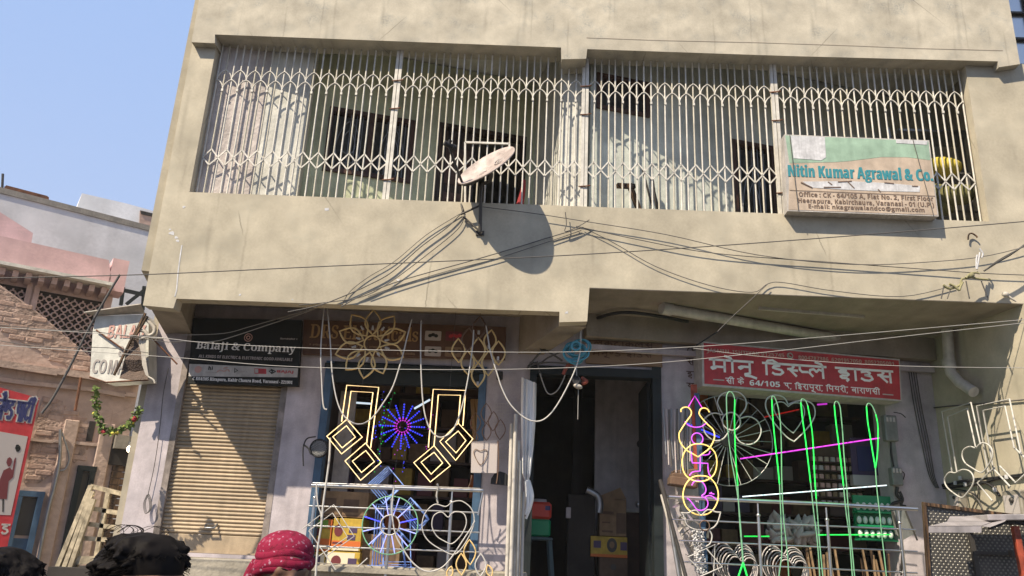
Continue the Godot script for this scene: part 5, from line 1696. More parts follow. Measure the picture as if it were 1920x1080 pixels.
	for q in [Vector3(-0.579, 3.852, -0.49), Vector3(-0.353, 3.57, -0.49), Vector3(-0.459, 3.695, -0.49), Vector3(-0.557, 3.285, -0.49)]:
		var b := MB.new()
		b.tube([q - Vector3(0, 0.02, 0), q + Vector3(0, 0.02, 0)], 0.014, 8)
		part(t, "socket", b, M.sign_white)
	cord(t, ov[0][0])
	# ---- blue and magenta starburst inside the window
	c = Vector3(-1.459, 2.911, -1.32)
	t = thing("led_starburst", "blue and magenta starburst of small lamps glowing inside the shop window", "light ornament", c)
	for k in 16:
		var d := Vector3(cos(TAU * k / 16), sin(TAU * k / 16), 0)
		var b := MB.new()
		for j in 6: b.ball(c + d * (0.11 + 0.029 * j), Vector3.ONE * 0.010, Basis(), 6, 4)
		part(t, "led_ray", b, M.led_blue)
		b = MB.new()
		for j in 2: b.ball(c + d * (0.07 + 0.024 * j), Vector3.ONE * 0.009, Basis(), 6, 4)
		part(t, "led_tip", b, M.led_magenta)
		b = MB.new()
		b.tube([c + d * 0.05 - Vector3(0, 0, 0.012), c + d * 0.27 - Vector3(0, 0, 0.012)], 0.004, 4)
		part(t, "wire", b, M.dark_metal)
	# ---- strings of tiny lamps in the window
	var spots := [[575, 450, 600, 870, 0, "blue light string hanging behind the left half of the starburst"], [640, 440, 560, 900, 1, "green light string slanting down left of the starburst, the longer green one"], [600, 520, 585, 860, 1, "short green light string hanging close to the starburst's left side"], [250, 640, 240, 960, 0, "blue light string hanging at the light shop's left post"], [700, 560, 690, 950, 2, "pink light string hanging below the starburst's right half"], [740, 600, 735, 880, 0, "blue light string hanging right of the starburst's centre"], [880, 560, 870, 760, 2, "pink light string hanging behind the right pendant's rectangle"], [560, 620, 545, 720, 0, "shortest blue light string, left of the starburst near the left pendant"]]
	for s in spots:
		var m: Material = [M.led_blue, M.led_green, M.led_magenta][s[4]]
		var a := Vector3(-2.874 + (s[0]) * 0.00197, 4.02 - (s[1] - 100) * 0.00205, -1.4)
		var e := Vector3(-2.874 + (s[2]) * 0.00197, 4.02 - (s[3] - 100) * 0.00205, -1.4)
		var path := sag(a, e, 0.02)
		t = thing("light_string", s[5], "light string", e, "light strings inside the shop window")
		var b := MB.new()
		b.tube(path, 0.004, 4)
		part(t, "cord", b, M.grey_cable)
		b = MB.new()
		for q in path:
			if rng.randf() < 0.7: b.ball(q + Vector3(rng.randf_range(-0.03, 0.03), rng.randf_range(-0.02, 0.02), 0.015), Vector3.ONE * 0.006, Basis(), 5, 4)
		part(t, "led_lamps", b, m).set_meta("kind", "stuff")
	# ---- white ropes that hang in long loops
	var ropes := [
		["white rope light hung in a deep loop at the left of the light shop", smooth([Vector3(-2.241, 4.025, -0.36), Vector3(-2.173, 3.686, -0.36), Vector3(-2.098, 3.271, -0.36), Vector3(-2.006, 2.979, -0.36), Vector3(-1.898, 2.829, -0.36), Vector3(-1.766, 2.78, -0.36), Vector3(-1.644, 2.839, -0.36), Vector3(-1.533, 3.008, -0.36), Vector3(-1.441, 3.205, -0.36), Vector3(-1.375, 3.508, -0.36), Vector3(-1.339, 3.739, -0.36), Vector3(-1.307, 3.938, -0.36)])],
		["white rope light hung in a deep loop in the middle of the light shop", smooth([Vector3(-1.204, 3.928, -0.36), Vector3(-1.177, 3.535, -0.36), Vector3(-1.116, 3.052, -0.36), Vector3(-1.042, 2.801, -0.36), Vector3(-0.944, 2.689, -0.36), Vector3(-0.854, 2.693, -0.36), Vector3(-0.77, 2.776, -0.36), Vector3(-0.702, 2.996, -0.36), Vector3(-0.657, 3.292, -0.36), Vector3(-0.63, 3.614, -0.36), Vector3(-0.625, 3.844, -0.36)])],
		["thin grey rope hanging straight beside the left loop of the light shop", smooth([Vector3(-2.273, 4.018, -0.34), Vector3(-2.256, 3.582, -0.34), Vector3(-2.202, 3.207, -0.34), Vector3(-2.154, 2.951, -0.34), Vector3(-2.113, 2.916, -0.34)])],
		["long white rope light swagged across the doorway from the gilt oval frame", smooth([Vector3(-0.493, 3.895, -0.34), Vector3(-0.43, 3.602, -0.34), Vector3(-0.356, 3.395, -0.34), Vector3(-0.293, 3.223, -0.34), Vector3(-0.208, 3.069, -0.34), Vector3(-0.111, 2.967, -0.34), Vector3(-0.015, 2.903, -0.34), Vector3(0.078, 2.882, -0.34), Vector3(0.162, 2.906, -0.34), Vector3(0.245, 2.986, -0.34), Vector3(0.334, 3.13, -0.34), Vector3(0.423, 3.315, -0.34), Vector3(0.49, 3.486, -0.34), Vector3(0.527, 3.657, -0.34), Vector3(0.531, 3.886, -0.34)])]]
	for s in ropes:
		var b := MB.new()
		b.tube(s[1], 0.0075, 7)
		solo("white_rope", b, M.white_rope, s[0], "rope light")
	# ---- fabric, plank and lamps inside
	var b := MB.new()
	for k in 9:
		var x := -0.72 + 0.026 * k
		b.tube(smooth([Vector3(x, 3.38, -2.0), Vector3(x - 0.012 * (k - 4), 3.0, -1.97 + 0.02 * (k % 2)), Vector3(x - 0.02 * (k - 4), 2.62, -2.0)]), 0.022, 6)
	solo("gold_drapes", b, M.sign_gold, "gold pleated drapery hanging inside the light shop, behind the right pendant", "drapery")
	b = MB.new()
	b.bbox(Vector3((-2.344 + -2.160) * 0.5, 2.45, -1.9), Vector3(0.2, 1.9, 0.04), 0.004)
	solo("white_plank", b, M.sign_white, "white upright plank standing inside the light shop, behind the left pendant", "plank")
	b = MB.new()
	b.tube([Vector3(-2.108, 3.228, -1.7), Vector3(-1.93, 3.223, -1.7)], 0.012, 8)
	solo("led_tube", b, M.led_white, "short white lamp tube glowing level behind the left pendant", "lamp tube")
	b = MB.new()
	b.tube([Vector3(-1.364, 3.151, -1.5), Vector3(-1.183, 3.268, -1.5)], 0.012, 8)
	solo("led_tube", b, M.led_white, "short white lamp tube glowing at a slant beside the starburst", "lamp tube")
	# ---- cartons on the window ledge
	carton("brown_carton", "large plain brown carton on top of the bright printed boxes in the light shop", M.card, -2.372, -1.780, 1.870, 2.152, -1.36, 0.5, [[0.28, 0.55, 0.22, 0.35, M.dark_card], [0.68, 0.45, 0.3, 0.5, M.dark_card], [0.5, 0.08, 1.0, 0.05, M.dark_card]])
	carton("printed_box", "orange and green printed lamp box, upper left of the four on the ledge", M.orange_print, -2.385, -2.157, 1.495, 1.839, -1.34, 0.4, [[0.4, 0.85, 0.8, 0.26, M.leaf_print], [0.6, 0.55, 0.7, 0.3, M.yellow_print], [0.3, 0.6, 0.3, 0.25, M.maroon_print, 1], [0.5, 0.14, 0.95, 0.12, M.cream_print]], "box", "printed lamp boxes on the ledge")
	carton("printed_box", "yellow and cream printed lamp box, lower left of the four on the ledge", M.yellow_print, -2.373, -2.195, 1.290, 1.487, -1.34, 0.4, [[0.5, 0.55, 0.9, 0.6, M.cream_print], [0.45, 0.6, 0.5, 0.35, M.purple_print]], "box", "printed lamp boxes on the ledge")
	carton("printed_box", "yellow printed lamp box with a dark red round picture, upper right of the four", M.yellow_print, -2.143, -1.817, 1.510, 1.858, -1.34, 0.4, [[0.5, 0.2, 1.0, 0.22, M.orange_print], [0.2, 0.62, 0.3, 0.38, M.maroon_print, 1], [0.7, 0.66, 0.28, 0.2, M.purple_print], [0.66, 0.42, 0.28, 0.16, M.purple_print], [0.5, 0.06, 0.9, 0.08, M.cream_print], [0.2, 0.24, 0.34, 0.05, M.maroon_print]], "box", "printed lamp boxes on the ledge")
	carton("printed_box", "cream and yellow printed lamp box with a round picture, lower right of the four", M.yellow_print, -2.184, -1.809, 1.298, 1.501, -1.34, 0.4, [[0.42, 0.6, 0.84, 0.7, M.cream_print], [0.3, 0.5, 0.3, 0.6, M.maroon_print, 1], [0.78, 0.5, 0.26, 0.36, M.purple_print], [0.5, 0.08, 0.9, 0.1, M.orange_print]], "box", "printed lamp boxes on the ledge")
	carton("brown_carton", "narrow brown carton behind the blue frames, right of the printed boxes", M.card, -1.825, -1.386, 1.316, 1.701, -1.45, 0.4, [[0.2, 0.6, 0.2, 0.1, M.dark_card], [0.75, 0.4, 0.3, 0.3, M.dark_card]])
	# ---- blue wire frames stacked behind the rail
	t = thing("wire_lamp_stack", "stack of blue wire frames, squares over a tall rectangle, behind the left railing", "wire frame", Vector3(-1.398, 1.339, -1))
	var nest := func(pts: Array, n: int, shrink: float, dz: float):
		var ce := Vector3.ZERO
		for q in pts: ce += q / pts.size()
		for k in n:
			var l := pts.map(func(q): return ce + (q - ce) * (1.0 - shrink * k) + Vector3(0.008 * k, 0.006 * k, dz * k))
			tubes(t, "frame_wire", M.blue_frame, [l], 0.008)
	nest.call([Vector3(-1.532, 2.418, -1), Vector3(-1.337, 2.223, -1), Vector3(-1.543, 2.016, -1), Vector3(-1.737, 2.213, -1)], 5, 0.085, -0.03)
	nest.call([Vector3(-1.25, 2.092, -0.97), Vector3(-1.033, 1.874, -0.97), Vector3(-1.146, 1.736, -0.97), Vector3(-1.351, 1.95, -0.97)], 4, 0.1, -0.03)
	nest.call([Vector3(-1.61, 2.01, -0.95), Vector3(-1.247, 1.997, -0.95), Vector3(-1.178, 1.347, -0.95), Vector3(-1.595, 1.329, -0.95)], 4, 0.07, -0.035)
	for s in [[Vector3(-1.514, 1.812, -0.94), Vector3(-1.475, 1.392, -0.94)], [Vector3(-1.311, 1.707, -0.94), Vector3(-1.238, 1.375, -0.94)], [Vector3(-1.612, 1.595, -0.94), Vector3(-1.497, 1.784, -0.94)], [Vector3(-1.192, 1.614, -0.94), Vector3(-1.36, 1.762, -0.94)]]:
		tubes(t, "frame_wire", M.blue_frame, [s], 0.009, false)
	b = MB.new()
	b.box((Vector3(-1.395, 1.339, -0.98) + Vector3(-1.399, 1.378, -0.98)) * 0.5, Vector3(0.5, 0.05, 0.1))
	part(t, "foot_board", b, M.blue_frame)
	# ---- lit wheel with spokes
	c = Vector3(-1.393, 1.792, -0.64)
	t = thing("lit_wheel", "wheel of pale rope with green rim and blue lit spokes on the left railing", "light ornament", c)
	tubes(t, "rim", M.led_dim_green, [ring(c, 0.29, Vector3.RIGHT, Vector3.UP, 40)], 0.0065)
	tubes(t, "inner_ring", M.white_rope, [ring(c, 0.1)], 0.008)
	for k in 12:
		var d := Vector3(cos(TAU * (k + 0.5) / 12), sin(TAU * (k + 0.5) / 12), 0)
		tubes(t, "led_spoke", M.led_blue if k in [0, 5] else M.led_pale_blue, [[c + d * 0.1, c + d * 0.285]], 0.006, false)
	# ---- hearts, diamond and hanging ropes on the rail
	t = thing("heart_light", "double heart of white rope hanging on the left railing", "light ornament", Vector3(-0.713, 1.537, -0.66))
	tubes(t, "outer_heart", M.white_rope, [smooth([Vector3(-0.83, 2.003, -0.66), Vector3(-0.948, 2.019, -0.66), Vector3(-1.042, 1.921, -0.66), Vector3(-1.06, 1.782, -0.66), Vector3(-0.993, 1.661, -0.66), Vector3(-0.843, 1.572, -0.66), Vector3(-0.701, 1.535, -0.66), Vector3(-0.592, 1.665, -0.66), Vector3(-0.524, 1.846, -0.66), Vector3(-0.554, 1.984, -0.66), Vector3(-0.66, 2.063, -0.66), Vector3(-0.761, 2.052, -0.66)], true)], 0.0062)
	tubes(t, "inner_heart", M.white_rope, [smooth([Vector3(-0.797, 1.897, -0.66), Vector3(-0.87, 1.945, -0.66), Vector3(-0.947, 1.904, -0.66), Vector3(-0.958, 1.8, -0.66), Vector3(-0.903, 1.706, -0.66), Vector3(-0.813, 1.655, -0.66), Vector3(-0.734, 1.638, -0.66), Vector3(-0.646, 1.731, -0.66), Vector3(-0.603, 1.843, -0.66), Vector3(-0.63, 1.932, -0.66), Vector3(-0.704, 1.958, -0.66), Vector3(-0.761, 1.936, -0.66)], true)], 0.0062)
	t = thing("diamond_light", "double diamond frame of white rope leaning on the left end of the left railing", "light ornament", Vector3(-1.926, 1.338, -0.62))
	tubes(t, "frame_wire", M.white_rope, [[Vector3(-2.294, 1.714, -0.62), Vector3(-1.998, 1.969, -0.62), Vector3(-1.748, 1.666, -0.62), Vector3(-2.025, 1.454, -0.62)], [Vector3(-2.218, 1.703, -0.61), Vector3(-1.998, 1.885, -0.61), Vector3(-1.814, 1.656, -0.61), Vector3(-2.107, 1.443, -0.61)], [Vector3(-2.222, 1.7, -0.6), Vector3(-1.9, 1.332, -0.6)], [Vector3(-1.587, 1.459, -0.6), Vector3(-1.677, 1.369, -0.6)]], 0.006, false)
	b = MB.new()
	b.tube(smooth([Vector3(-1.378, 2.184, -0.6), Vector3(-1.38, 1.945, -0.6), Vector3(-1.326, 1.714, -0.6), Vector3(-1.235, 1.569, -0.6), Vector3(-1.14, 1.452, -0.6), Vector3(-1.035, 1.377, -0.6), Vector3(-0.935, 1.359, -0.6), Vector3(-0.825, 1.399, -0.6), Vector3(-0.733, 1.497, -0.6), Vector3(-0.63, 1.663, -0.6), Vector3(-0.553, 1.788, -0.6), Vector3(-0.512, 1.872, -0.6)]), 0.008, 6)
	solo("white_rope", b, M.white_rope, "white rope light sagging below the heart on the left railing", "rope light")
	b = MB.new()
	b.tube(smooth([Vector3(-2.109, 2.657, -0.6), Vector3(-2.093, 2.454, -0.6), Vector3(-2.096, 2.224, -0.6), Vector3(-2.103, 1.97, -0.6), Vector3(-2.098, 1.749, -0.6), Vector3(-2.108, 1.531, -0.6), Vector3(-2.097, 1.264, -0.6)]), 0.012, 6)
	solo("white_rope", b, M.white_rope, "pale twisted cord running down past the left end of the railing", "rope light")
	b = MB.new()
	b.tube(smooth([Vector3(-2.2, 2.177, -0.6), Vector3(-2.16, 1.968, -0.6), Vector3(-2.111, 1.859, -0.6), Vector3(-2.099, 1.694, -0.6)]), 0.008, 6)
	solo("white_rope", b, M.white_rope, "short white cord tied round the left end of the top rail", "rope light")
	t = thing("flower_light", "gilt rope petals standing at the right end of the left railing", "light ornament", Vector3(-0.526, 1.34, -0.6))
	var pt := [[Vector3(-0.558, 1.682, -0.6), Vector3(-0.535, 1.439, -0.6)], [Vector3(-0.634, 1.544, -0.6), Vector3(-0.617, 1.336, -0.6)], [Vector3(-0.725, 1.417, -0.6), Vector3(-0.748, 1.297, -0.6)], [Vector3(-0.432, 1.55, -0.6), Vector3(-0.427, 1.331, -0.6)], [Vector3(-0.356, 1.446, -0.6), Vector3(-0.315, 1.329, -0.6)]]
	for k in 5:
		tubes(t, "petal", M.white_rope if k == 3 else M.gold_rope, [lens(pt[k][1], pt[k][0], pt[k][0].distance_to(pt[k][1]) * 0.5)], 0.0085)
	# ---- steel railing before the window
	t = thing("steel_railing", "polished steel railing with thin rails before the light shop window", "railing", Vector3(-1.4, 1.38, -0.75))
	railing(t, [[Vector3(-2.285, 2.164, -0.75), Vector3(-0.45, 2.188, -0.75)], [Vector3(-2.292, 1.953, -0.75), Vector3(-0.477, 1.96, -0.75)], [Vector3(-2.289, 1.752, -0.75), Vector3(-0.466, 1.761, -0.75)], [Vector3(-2.285, 1.548, -0.75), Vector3(-0.455, 1.565, -0.75)]], [Vector3(-1.412, 2.17, -0.75), Vector3(-0.78, 2.18, -0.75), Vector3(-2.235, 2.161, -0.75)])
	tubes(t, "rail", M.steel, [[Vector3(-2.294, 2.193, -0.82), Vector3(-0.488, 2.209, -0.82)]], 0.012, false)
	tubes(t, "return_bar", M.steel, [[Vector3(-0.451, 2.191, -0.75), Vector3(-0.491, 1.934, -0.75)]], 0.012, false)
	b = MB.new()
	b.tube(smooth([Vector3(-0.939, 2.235, -0.7), Vector3(-0.928, 2.196, -0.7), Vector3(-0.937, 2.11, -0.7), Vector3(-0.917, 2.033, -0.7)]), 0.01, 6)
	solo("cable_tie", b, M.white_cable, "white cable tie knotted on the left railing above the heart", "tie")
	# ---- things hung round the opening
	c = Vector3(-2.309, 2.581, -0.95)
	t = thing("round_speaker", "black round mesh-covered speaker hanging on the blue post left of the light shop", "speaker", c)
	b = MB.new()
	var fb := Basis(Vector3(1, 0, 0), Vector3(0, 0, 1), Vector3(0, -1, 0))
	b.lathe([Vector2(0.0, -0.06), Vector2(0.09, -0.06), Vector2(0.104, -0.03), Vector2(0.104, 0.0), Vector2(0.092, 0.006), Vector2(0.09, -0.004), Vector2(0.0, -0.004)].map(func(q): return q), c, fb, 24)
	part(t, "case", b, M.black_rubber)
	b = MB.new()
	for i in range(-6, 7):
		for j in range(-6, 7):
			var q := Vector2(i + 0.5 * (j % 2), j * 0.87) * 0.0145
			if q.length() < 0.084: b.lathe([Vector2(0.0052, 0.0), Vector2(0.0, 0.002)], c + Vector3(q.x, q.y, 0.0), fb, 6)
	part(t, "mesh_dots", b, M.dull_steel).set_meta("kind", "stuff")
	b = MB.new()
	b.tube(smooth([Vector3(-2.35, 2.701, -0.92), Vector3(-2.44, 2.678, -0.92), Vector3(-2.47, 2.608, -0.92), Vector3(-2.469, 2.518, -0.92), Vector3(-2.446, 2.377, -0.92)]), 0.008, 5); b.tube(smooth([Vector3(-2.47, 2.608, -0.92), Vector3(-2.411, 2.566, -0.92), Vector3(-2.38, 2.507, -0.92)]), 0.01, 5)
	part(t, "strap", b, M.black_rubber)
	t = thing("notice_board", "grey-white board with a small brown heart frame at the light shop's right post", "board", Vector3(-0.461, 2.385, -0.85))
	b = MB.new()
	b.prism([Vector2(-0.600, 2.377), Vector2(-0.321, 2.385), Vector2(-0.327, 2.741), Vector2(-0.612, 2.710)], Vector3(0, 0, -0.85), Vector3.RIGHT, Vector3.UP, 0.025)
	part(t, "board", b, M.sign_pale_grey)
	tubes(t, "heart_wire", M.brown_rope, [smooth([Vector3(-0.511, 2.612, -0.84), Vector3(-0.563, 2.629, -0.84), Vector3(-0.58, 2.591, -0.84), Vector3(-0.547, 2.518, -0.84), Vector3(-0.497, 2.465, -0.84), Vector3(-0.453, 2.522, -0.84), Vector3(-0.429, 2.597, -0.84), Vector3(-0.459, 2.629, -0.84)], true)], 0.004)
	tubes(t, "wire", M.brown_rope, [smooth([Vector3(-0.585, 2.351, -0.84), Vector3(-0.599, 2.278, -0.84), Vector3(-0.614, 2.222, -0.84)]), smooth([Vector3(-0.323, 2.732, -0.84), Vector3(-0.307, 2.528, -0.84), Vector3(-0.309, 2.344, -0.84), Vector3(-0.319, 2.271, -0.84)])], 0.006, false)
	t = thing("oval_light", "small brown rope frame of pointed ovals above the grey-white board", "light ornament", Vector3(-0.449, 2.754, -0.9))
	for s in [[Vector3(-0.59, 3.035, -0.9), Vector3(-0.577, 2.815, -0.9)], [Vector3(-0.474, 3.146, -0.9), Vector3(-0.468, 2.924, -0.9)], [Vector3(-0.388, 3.058, -0.9), Vector3(-0.387, 2.842, -0.9)], [Vector3(-0.307, 2.973, -0.9), Vector3(-0.306, 2.75, -0.9)], [Vector3(-0.577, 2.815, -0.9), Vector3(-0.571, 2.711, -0.9)], [Vector3(-0.459, 2.925, -0.9), Vector3(-0.452, 2.735, -0.9)]]:
		tubes(t, "oval", M.brown_rope, [lens(s[0], s[1], s[0].distance_to(s[1]) * 0.52)], 0.0065)
	b = MB.new()
	for k in 7: b.tube([Vector3(-0.389, 3.203, -1.15) + Vector3(0.03 * k, 0, 0), Vector3(-0.343, 2.56, -1.15) + Vector3(0.03 * k, 0, 0)], 0.0035, 4)
	for k in 17: b.tube([Vector3(-0.394, 3.193, -1.15) - Vector3(0, 0.038 * k, 0), Vector3(-0.205, 3.197, -1.15) - Vector3(0, 0.038 * k, 0)], 0.0035, 4)
	solo("wire_panel", b, M.sign_pale_grey, "grey wire grid panel hung on the lilac pillar right of the light shop", "wire panel").set_meta("kind", "stuff")
	b = MB.new()
	b.prism([Vector2(-0.385, 2.277), Vector2(-0.382, 2.332), Vector2(-0.347, 2.389), Vector2(-0.291, 2.414), Vector2(-0.224, 2.398), Vector2(-0.165, 2.342), Vector2(-0.143, 2.265)], Vector3(0, 0, -0.95), Vector3.RIGHT, Vector3.UP, 0.06)
	solo("half_round_shade", b, M.black_rubber, "dark half-round lamp shade hanging below the wire grid panel", "shade")
	b = MB.new()
	b.bbox(Vector3(-0.348, 3.508, -1.1), Vector3(0.07, 0.1, 0.06), 0.008); b.tube([Vector3(-0.347, 3.525, -1.04), Vector3(-0.345, 3.513, -0.98)], 0.025, 10)
	solo("small_camera", b, M.black_rubber, "small black camera fixed to the pillar beside the gilt oval frame", "camera")

func doorway():
	# ---- hank of blue rope and an old fitting hung from the beam
	var c := Vector3(0.492, 3.675, -0.42)
	var t := thing("rope_hank", "hank of pale blue rope hanging from the beam over the doorway", "rope", c)
	var b := MB.new()
	for k in 9:
		var r := rng.randf_range(0.08, 0.13)
		var o := Vector3(rng.randf_range(-0.05, 0.05), rng.randf_range(-0.05, 0.04), rng.randf_range(-0.03, 0.03))
		var tilt := Basis(Vector3(rng.randf_range(-1, 1), rng.randf_range(-1, 1), 0.3).normalized(), rng.randf_range(-0.7, 0.7))
		b.tube(ring(c + o, r, tilt * Vector3.RIGHT, tilt * Vector3(0, 0.8, 0), 20), 0.011, 5, true)
	part(t, "coil", b, M.cyan_rope)
	b = MB.new()
	b.tube(ring(Vector3(0.479, 3.694, -0.3), 0.045), 0.013, 7, true)
	part(t, "loop", b, M.cyan_rope)
	b = MB.new()
	for s in [[Vector3(0.455, 3.913, -0.42), Vector3(0.474, 3.756, -0.42)], [Vector3(0.495, 3.915, -0.42), Vector3(0.498, 3.757, -0.42)], [Vector3(0.529, 3.919, -0.4), Vector3(0.516, 3.753, -0.4)]]: b.tube(s, 0.006, 4)
	part(t, "tie", b, M.white_cable)
	t = thing("old_fitting", "old reddish light fitting with a round black lens hanging under the blue rope hank", "light fitting", Vector3(0.509, 3.277, -0.45))
	b = MB.new()
	b.tube(smooth([Vector3(0.464, 3.534, -0.45), Vector3(0.409, 3.515, -0.45), Vector3(0.378, 3.465, -0.45), Vector3(0.356, 3.415, -0.45)]), 0.02, 8)
	b.tube(smooth([Vector3(0.547, 3.383, -0.45), Vector3(0.587, 3.36, -0.45), Vector3(0.606, 3.342, -0.45), Vector3(0.556, 3.319, -0.45)]), 0.022, 8)
	part(t, "bracket", b, M.red_oxide)
	b = MB.new()
	c = Vector3(0.498, 3.347, -0.42)
	b.lathe([Vector2(0.0, -0.05), Vector2(0.045, -0.05), Vector2(0.05, 0.0), Vector2(0.036, 0.012), Vector2(0.03, 0.0), Vector2(0.0, 0.004)], c, Basis(Vector3(1, 0, 0), Vector3(0, 0, 1), Vector3(0, -1, 0)), 16)
	part(t, "lens", b, M.black_rubber)
	b = MB.new()
	b.ball(Vector3(0.515, 3.286, -0.43), Vector3(0.05, 0.028, 0.04), Basis(Vector3(0, 0, 1), -0.3))
	part(t, "cap", b, M.tarp_pale)
	b = MB.new()
	b.tube([Vector3(0.52, 3.266, -0.43), Vector3(0.52, 3.115, -0.43), Vector3(0.52, 2.935, -0.43)], 0.004, 4); b.tube([Vector3(0.495, 3.53, -0.43), Vector3(0.502, 3.385, -0.43)], 0.006, 4)
	part(t, "wire", b, M.white_cable)
	b = MB.new()
	b.tube(smooth([Vector3(0.112, 3.51, -0.9), Vector3(0.152, 3.401, -0.9), Vector3(0.197, 3.302, -0.9), Vector3(0.247, 3.279, -0.9), Vector3(0.312, 3.323, -0.9), Vector3(0.368, 3.427, -0.9), Vector3(0.396, 3.505, -0.9)]), 0.007, 5)
	solo("cable_loop", b, M.white_cable, "pale cable hanging in a small loop inside the doorway head", "cable")
	b = MB.new()
	b.tube(smooth([Vector3(-0.03, 3.603, -1), Vector3(0.027, 3.675, -1), Vector3(0.1, 3.766, -1), Vector3(0.159, 3.803, -1), Vector3(0.263, 3.755, -1), Vector3(0.367, 3.689, -1)]), 0.012, 5); b.tube(smooth([Vector3(-0.007, 3.657, -1), Vector3(0.096, 3.643, -1), Vector3(0.196, 3.717, -1), Vector3(0.347, 3.793, -1)]), 0.01, 5); b.tube(ring(Vector3(0.137, 3.824, -0.98), 0.03), 0.008, 5, true)
	b.tube(smooth([Vector3(-0.038, 3.586, -1), Vector3(0.062, 3.642, -1), Vector3(0.231, 3.666, -1), Vector3(0.469, 3.658, -1)]), 0.01, 5); b.tube(smooth([Vector3(0.078, 3.677, -1), Vector3(0.097, 3.591, -1), Vector3(0.134, 3.507, -1)]), 0.008, 5)
	solo("cable_tangle", b, M.grey_cable, "dark tangle of cables at the doorway's upper left corner", "cables")
	# ---- plastic sheet gathered at the left jamb
	t = thing("plastic_sheet", "whitish plastic sheet hanging gathered down the left side of the doorway", "plastic sheet", Vector3(0.013, 1.927, -0.95))
	b = MB.new()
	var n := 9
	var rows := [[Vector3(-0.095, 3.466, -0.95), Vector3(0.078, 3.405, -0.95)], [Vector3(-0.086, 3.073, -0.95), Vector3(0.085, 3.058, -0.95)], [Vector3(-0.064, 2.702, -0.95), Vector3(0.071, 2.707, -0.95)], [Vector3(-0.044, 2.403, -0.95), Vector3(0.047, 2.396, -0.95)], [Vector3(-0.01, 2.32, -0.95), Vector3(0.028, 2.322, -0.95)]]
	for i in rows.size() - 1:
		for k in n - 1:
			var f := func(r: int, kk: int) -> Vector3:
				return rows[r][0].lerp(rows[r][1], float(kk) / (n - 1)) + Vector3(0, 0, 0.03 * (kk % 2) + 0.012 * sin(kk * 2.1 + r))
			b.quad(f.call(i + 1, k), f.call(i + 1, k + 1), f.call(i, k + 1), f.call(i, k))
			b.quad(f.call(i, k) - Vector3(0, 0, 0.002), f.call(i, k + 1) - Vector3(0, 0, 0.002), f.call(i + 1, k + 1) - Vector3(0, 0, 0.002), f.call(i + 1, k) - Vector3(0, 0, 0.002))
	part(t, "sheet", b, M.clear_film)
	b = MB.new()
	for s in [[Vector3(0.009, 2.33, -0.93), Vector3(0.045, 2.216, -0.93), Vector3(0.062, 2.113, -0.93), Vector3(0.031, 2.03, -0.93), Vector3(-0.006, 1.977, -0.93)], [Vector3(0.003, 2.317, -0.91), Vector3(0.016, 2.193, -0.91), Vector3(0.025, 2.069, -0.91), Vector3(0.007, 1.966, -0.91)], [Vector3(0.02, 2.321, -0.94), Vector3(0.068, 2.176, -0.94), Vector3(0.055, 2.052, -0.94), Vector3(0.013, 1.927, -0.94)]]:
		b.tube(smooth(s), 0.03, 7, false, 0.014)
	part(t, "twisted_end", b, M.clear_film)
	# ---- bundle of plastic pipes standing by the pillar
	for k in 5:
		b = MB.new()
		var x: float = [-0.179, -0.139, -0.099, -0.065, -0.024][k]
		var top: float = [2.92, 3.02, 2.74, 2.52, 2.2][k]
		var zz := -0.8 + 0.05 * (k % 2)
		b.tube([Vector3(x + 0.03, 0.15, zz + 0.05), Vector3(x, top, zz - 0.04)], [0.022, 0.02, 0.024, 0.018, 0.02][k], 10)
		b.tube([Vector3(x + 0.018, 1.15, zz + 0.016), Vector3(x + 0.016, 1.24, zz + 0.013)], [0.028, 0.026, 0.03, 0.024, 0.026][k], 10)
		solo("plastic_pipe", b, M.pvc if k != 3 else M.dull_steel, ["cream pipe, leftmost of the bundle standing by the doorway's left pillar", "cream pipe, tallest of the bundle standing by the doorway's left pillar", "thick cream pipe in the middle of the bundle by the doorway", "grey pipe among the cream ones standing by the doorway", "shortest cream pipe of the bundle, nearest to the doorway"][k], "pipe", "pipes standing by the doorway")
	# ---- drum on a stool
	t = thing("water_drum", "red and green plastic water drum standing on a stool inside the doorway", "drum", Vector3(0.186, 1.767, -1.9))
	var x0 := 0.051; var x1 := 0.311; var yb := 1.767; var ym := 1.964; var yt := 2.164
	b = MB.new()
	b.bbox(Vector3((x0 + x1) * 0.5, (yb + ym) * 0.5, -2.0), Vector3(x1 - x0, ym - yb, 0.24), 0.02)
	part(t, "lower_body", b, M.green_plastic)
	b = MB.new()
	b.bbox(Vector3((x0 + x1) * 0.5, (ym + yt) * 0.5, -2.0), Vector3(x1 - x0 + 0.012, yt - ym, 0.245), 0.03)
	part(t, "upper_body", b, M.red_plastic)
	b = MB.new()
	b.lathe([Vector2(0.0, 0.035), Vector2(0.085, 0.035), Vector2(0.09, 0.0)], Vector3((x0 + x1) * 0.5 - 0.01, yt, -2.0), Basis(), 18)
	part(t, "lid", b, M.sign_pale_grey)
	b = MB.new()
	b.box(Vector3(x1 - 0.04, (ym + yt) * 0.5 + 0.03, -1.876), Vector3(0.06, 0.05, 0.004))
	part(t, "sticker", b, M.navy_text)
	t = thing("plastic_stool", "dark blue-grey plastic stool under the red and green drum", "stool", Vector3((x0 + x1) * 0.5, 1.2, -2.0))
	var sy := yb - 0.004
	b = MB.new()
	b.bbox(Vector3((x0 + x1) * 0.5, sy - 0.02, -2.0), Vector3(0.32, 0.035, 0.3), 0.012)
	part(t, "seat", b, M.stool_plastic)
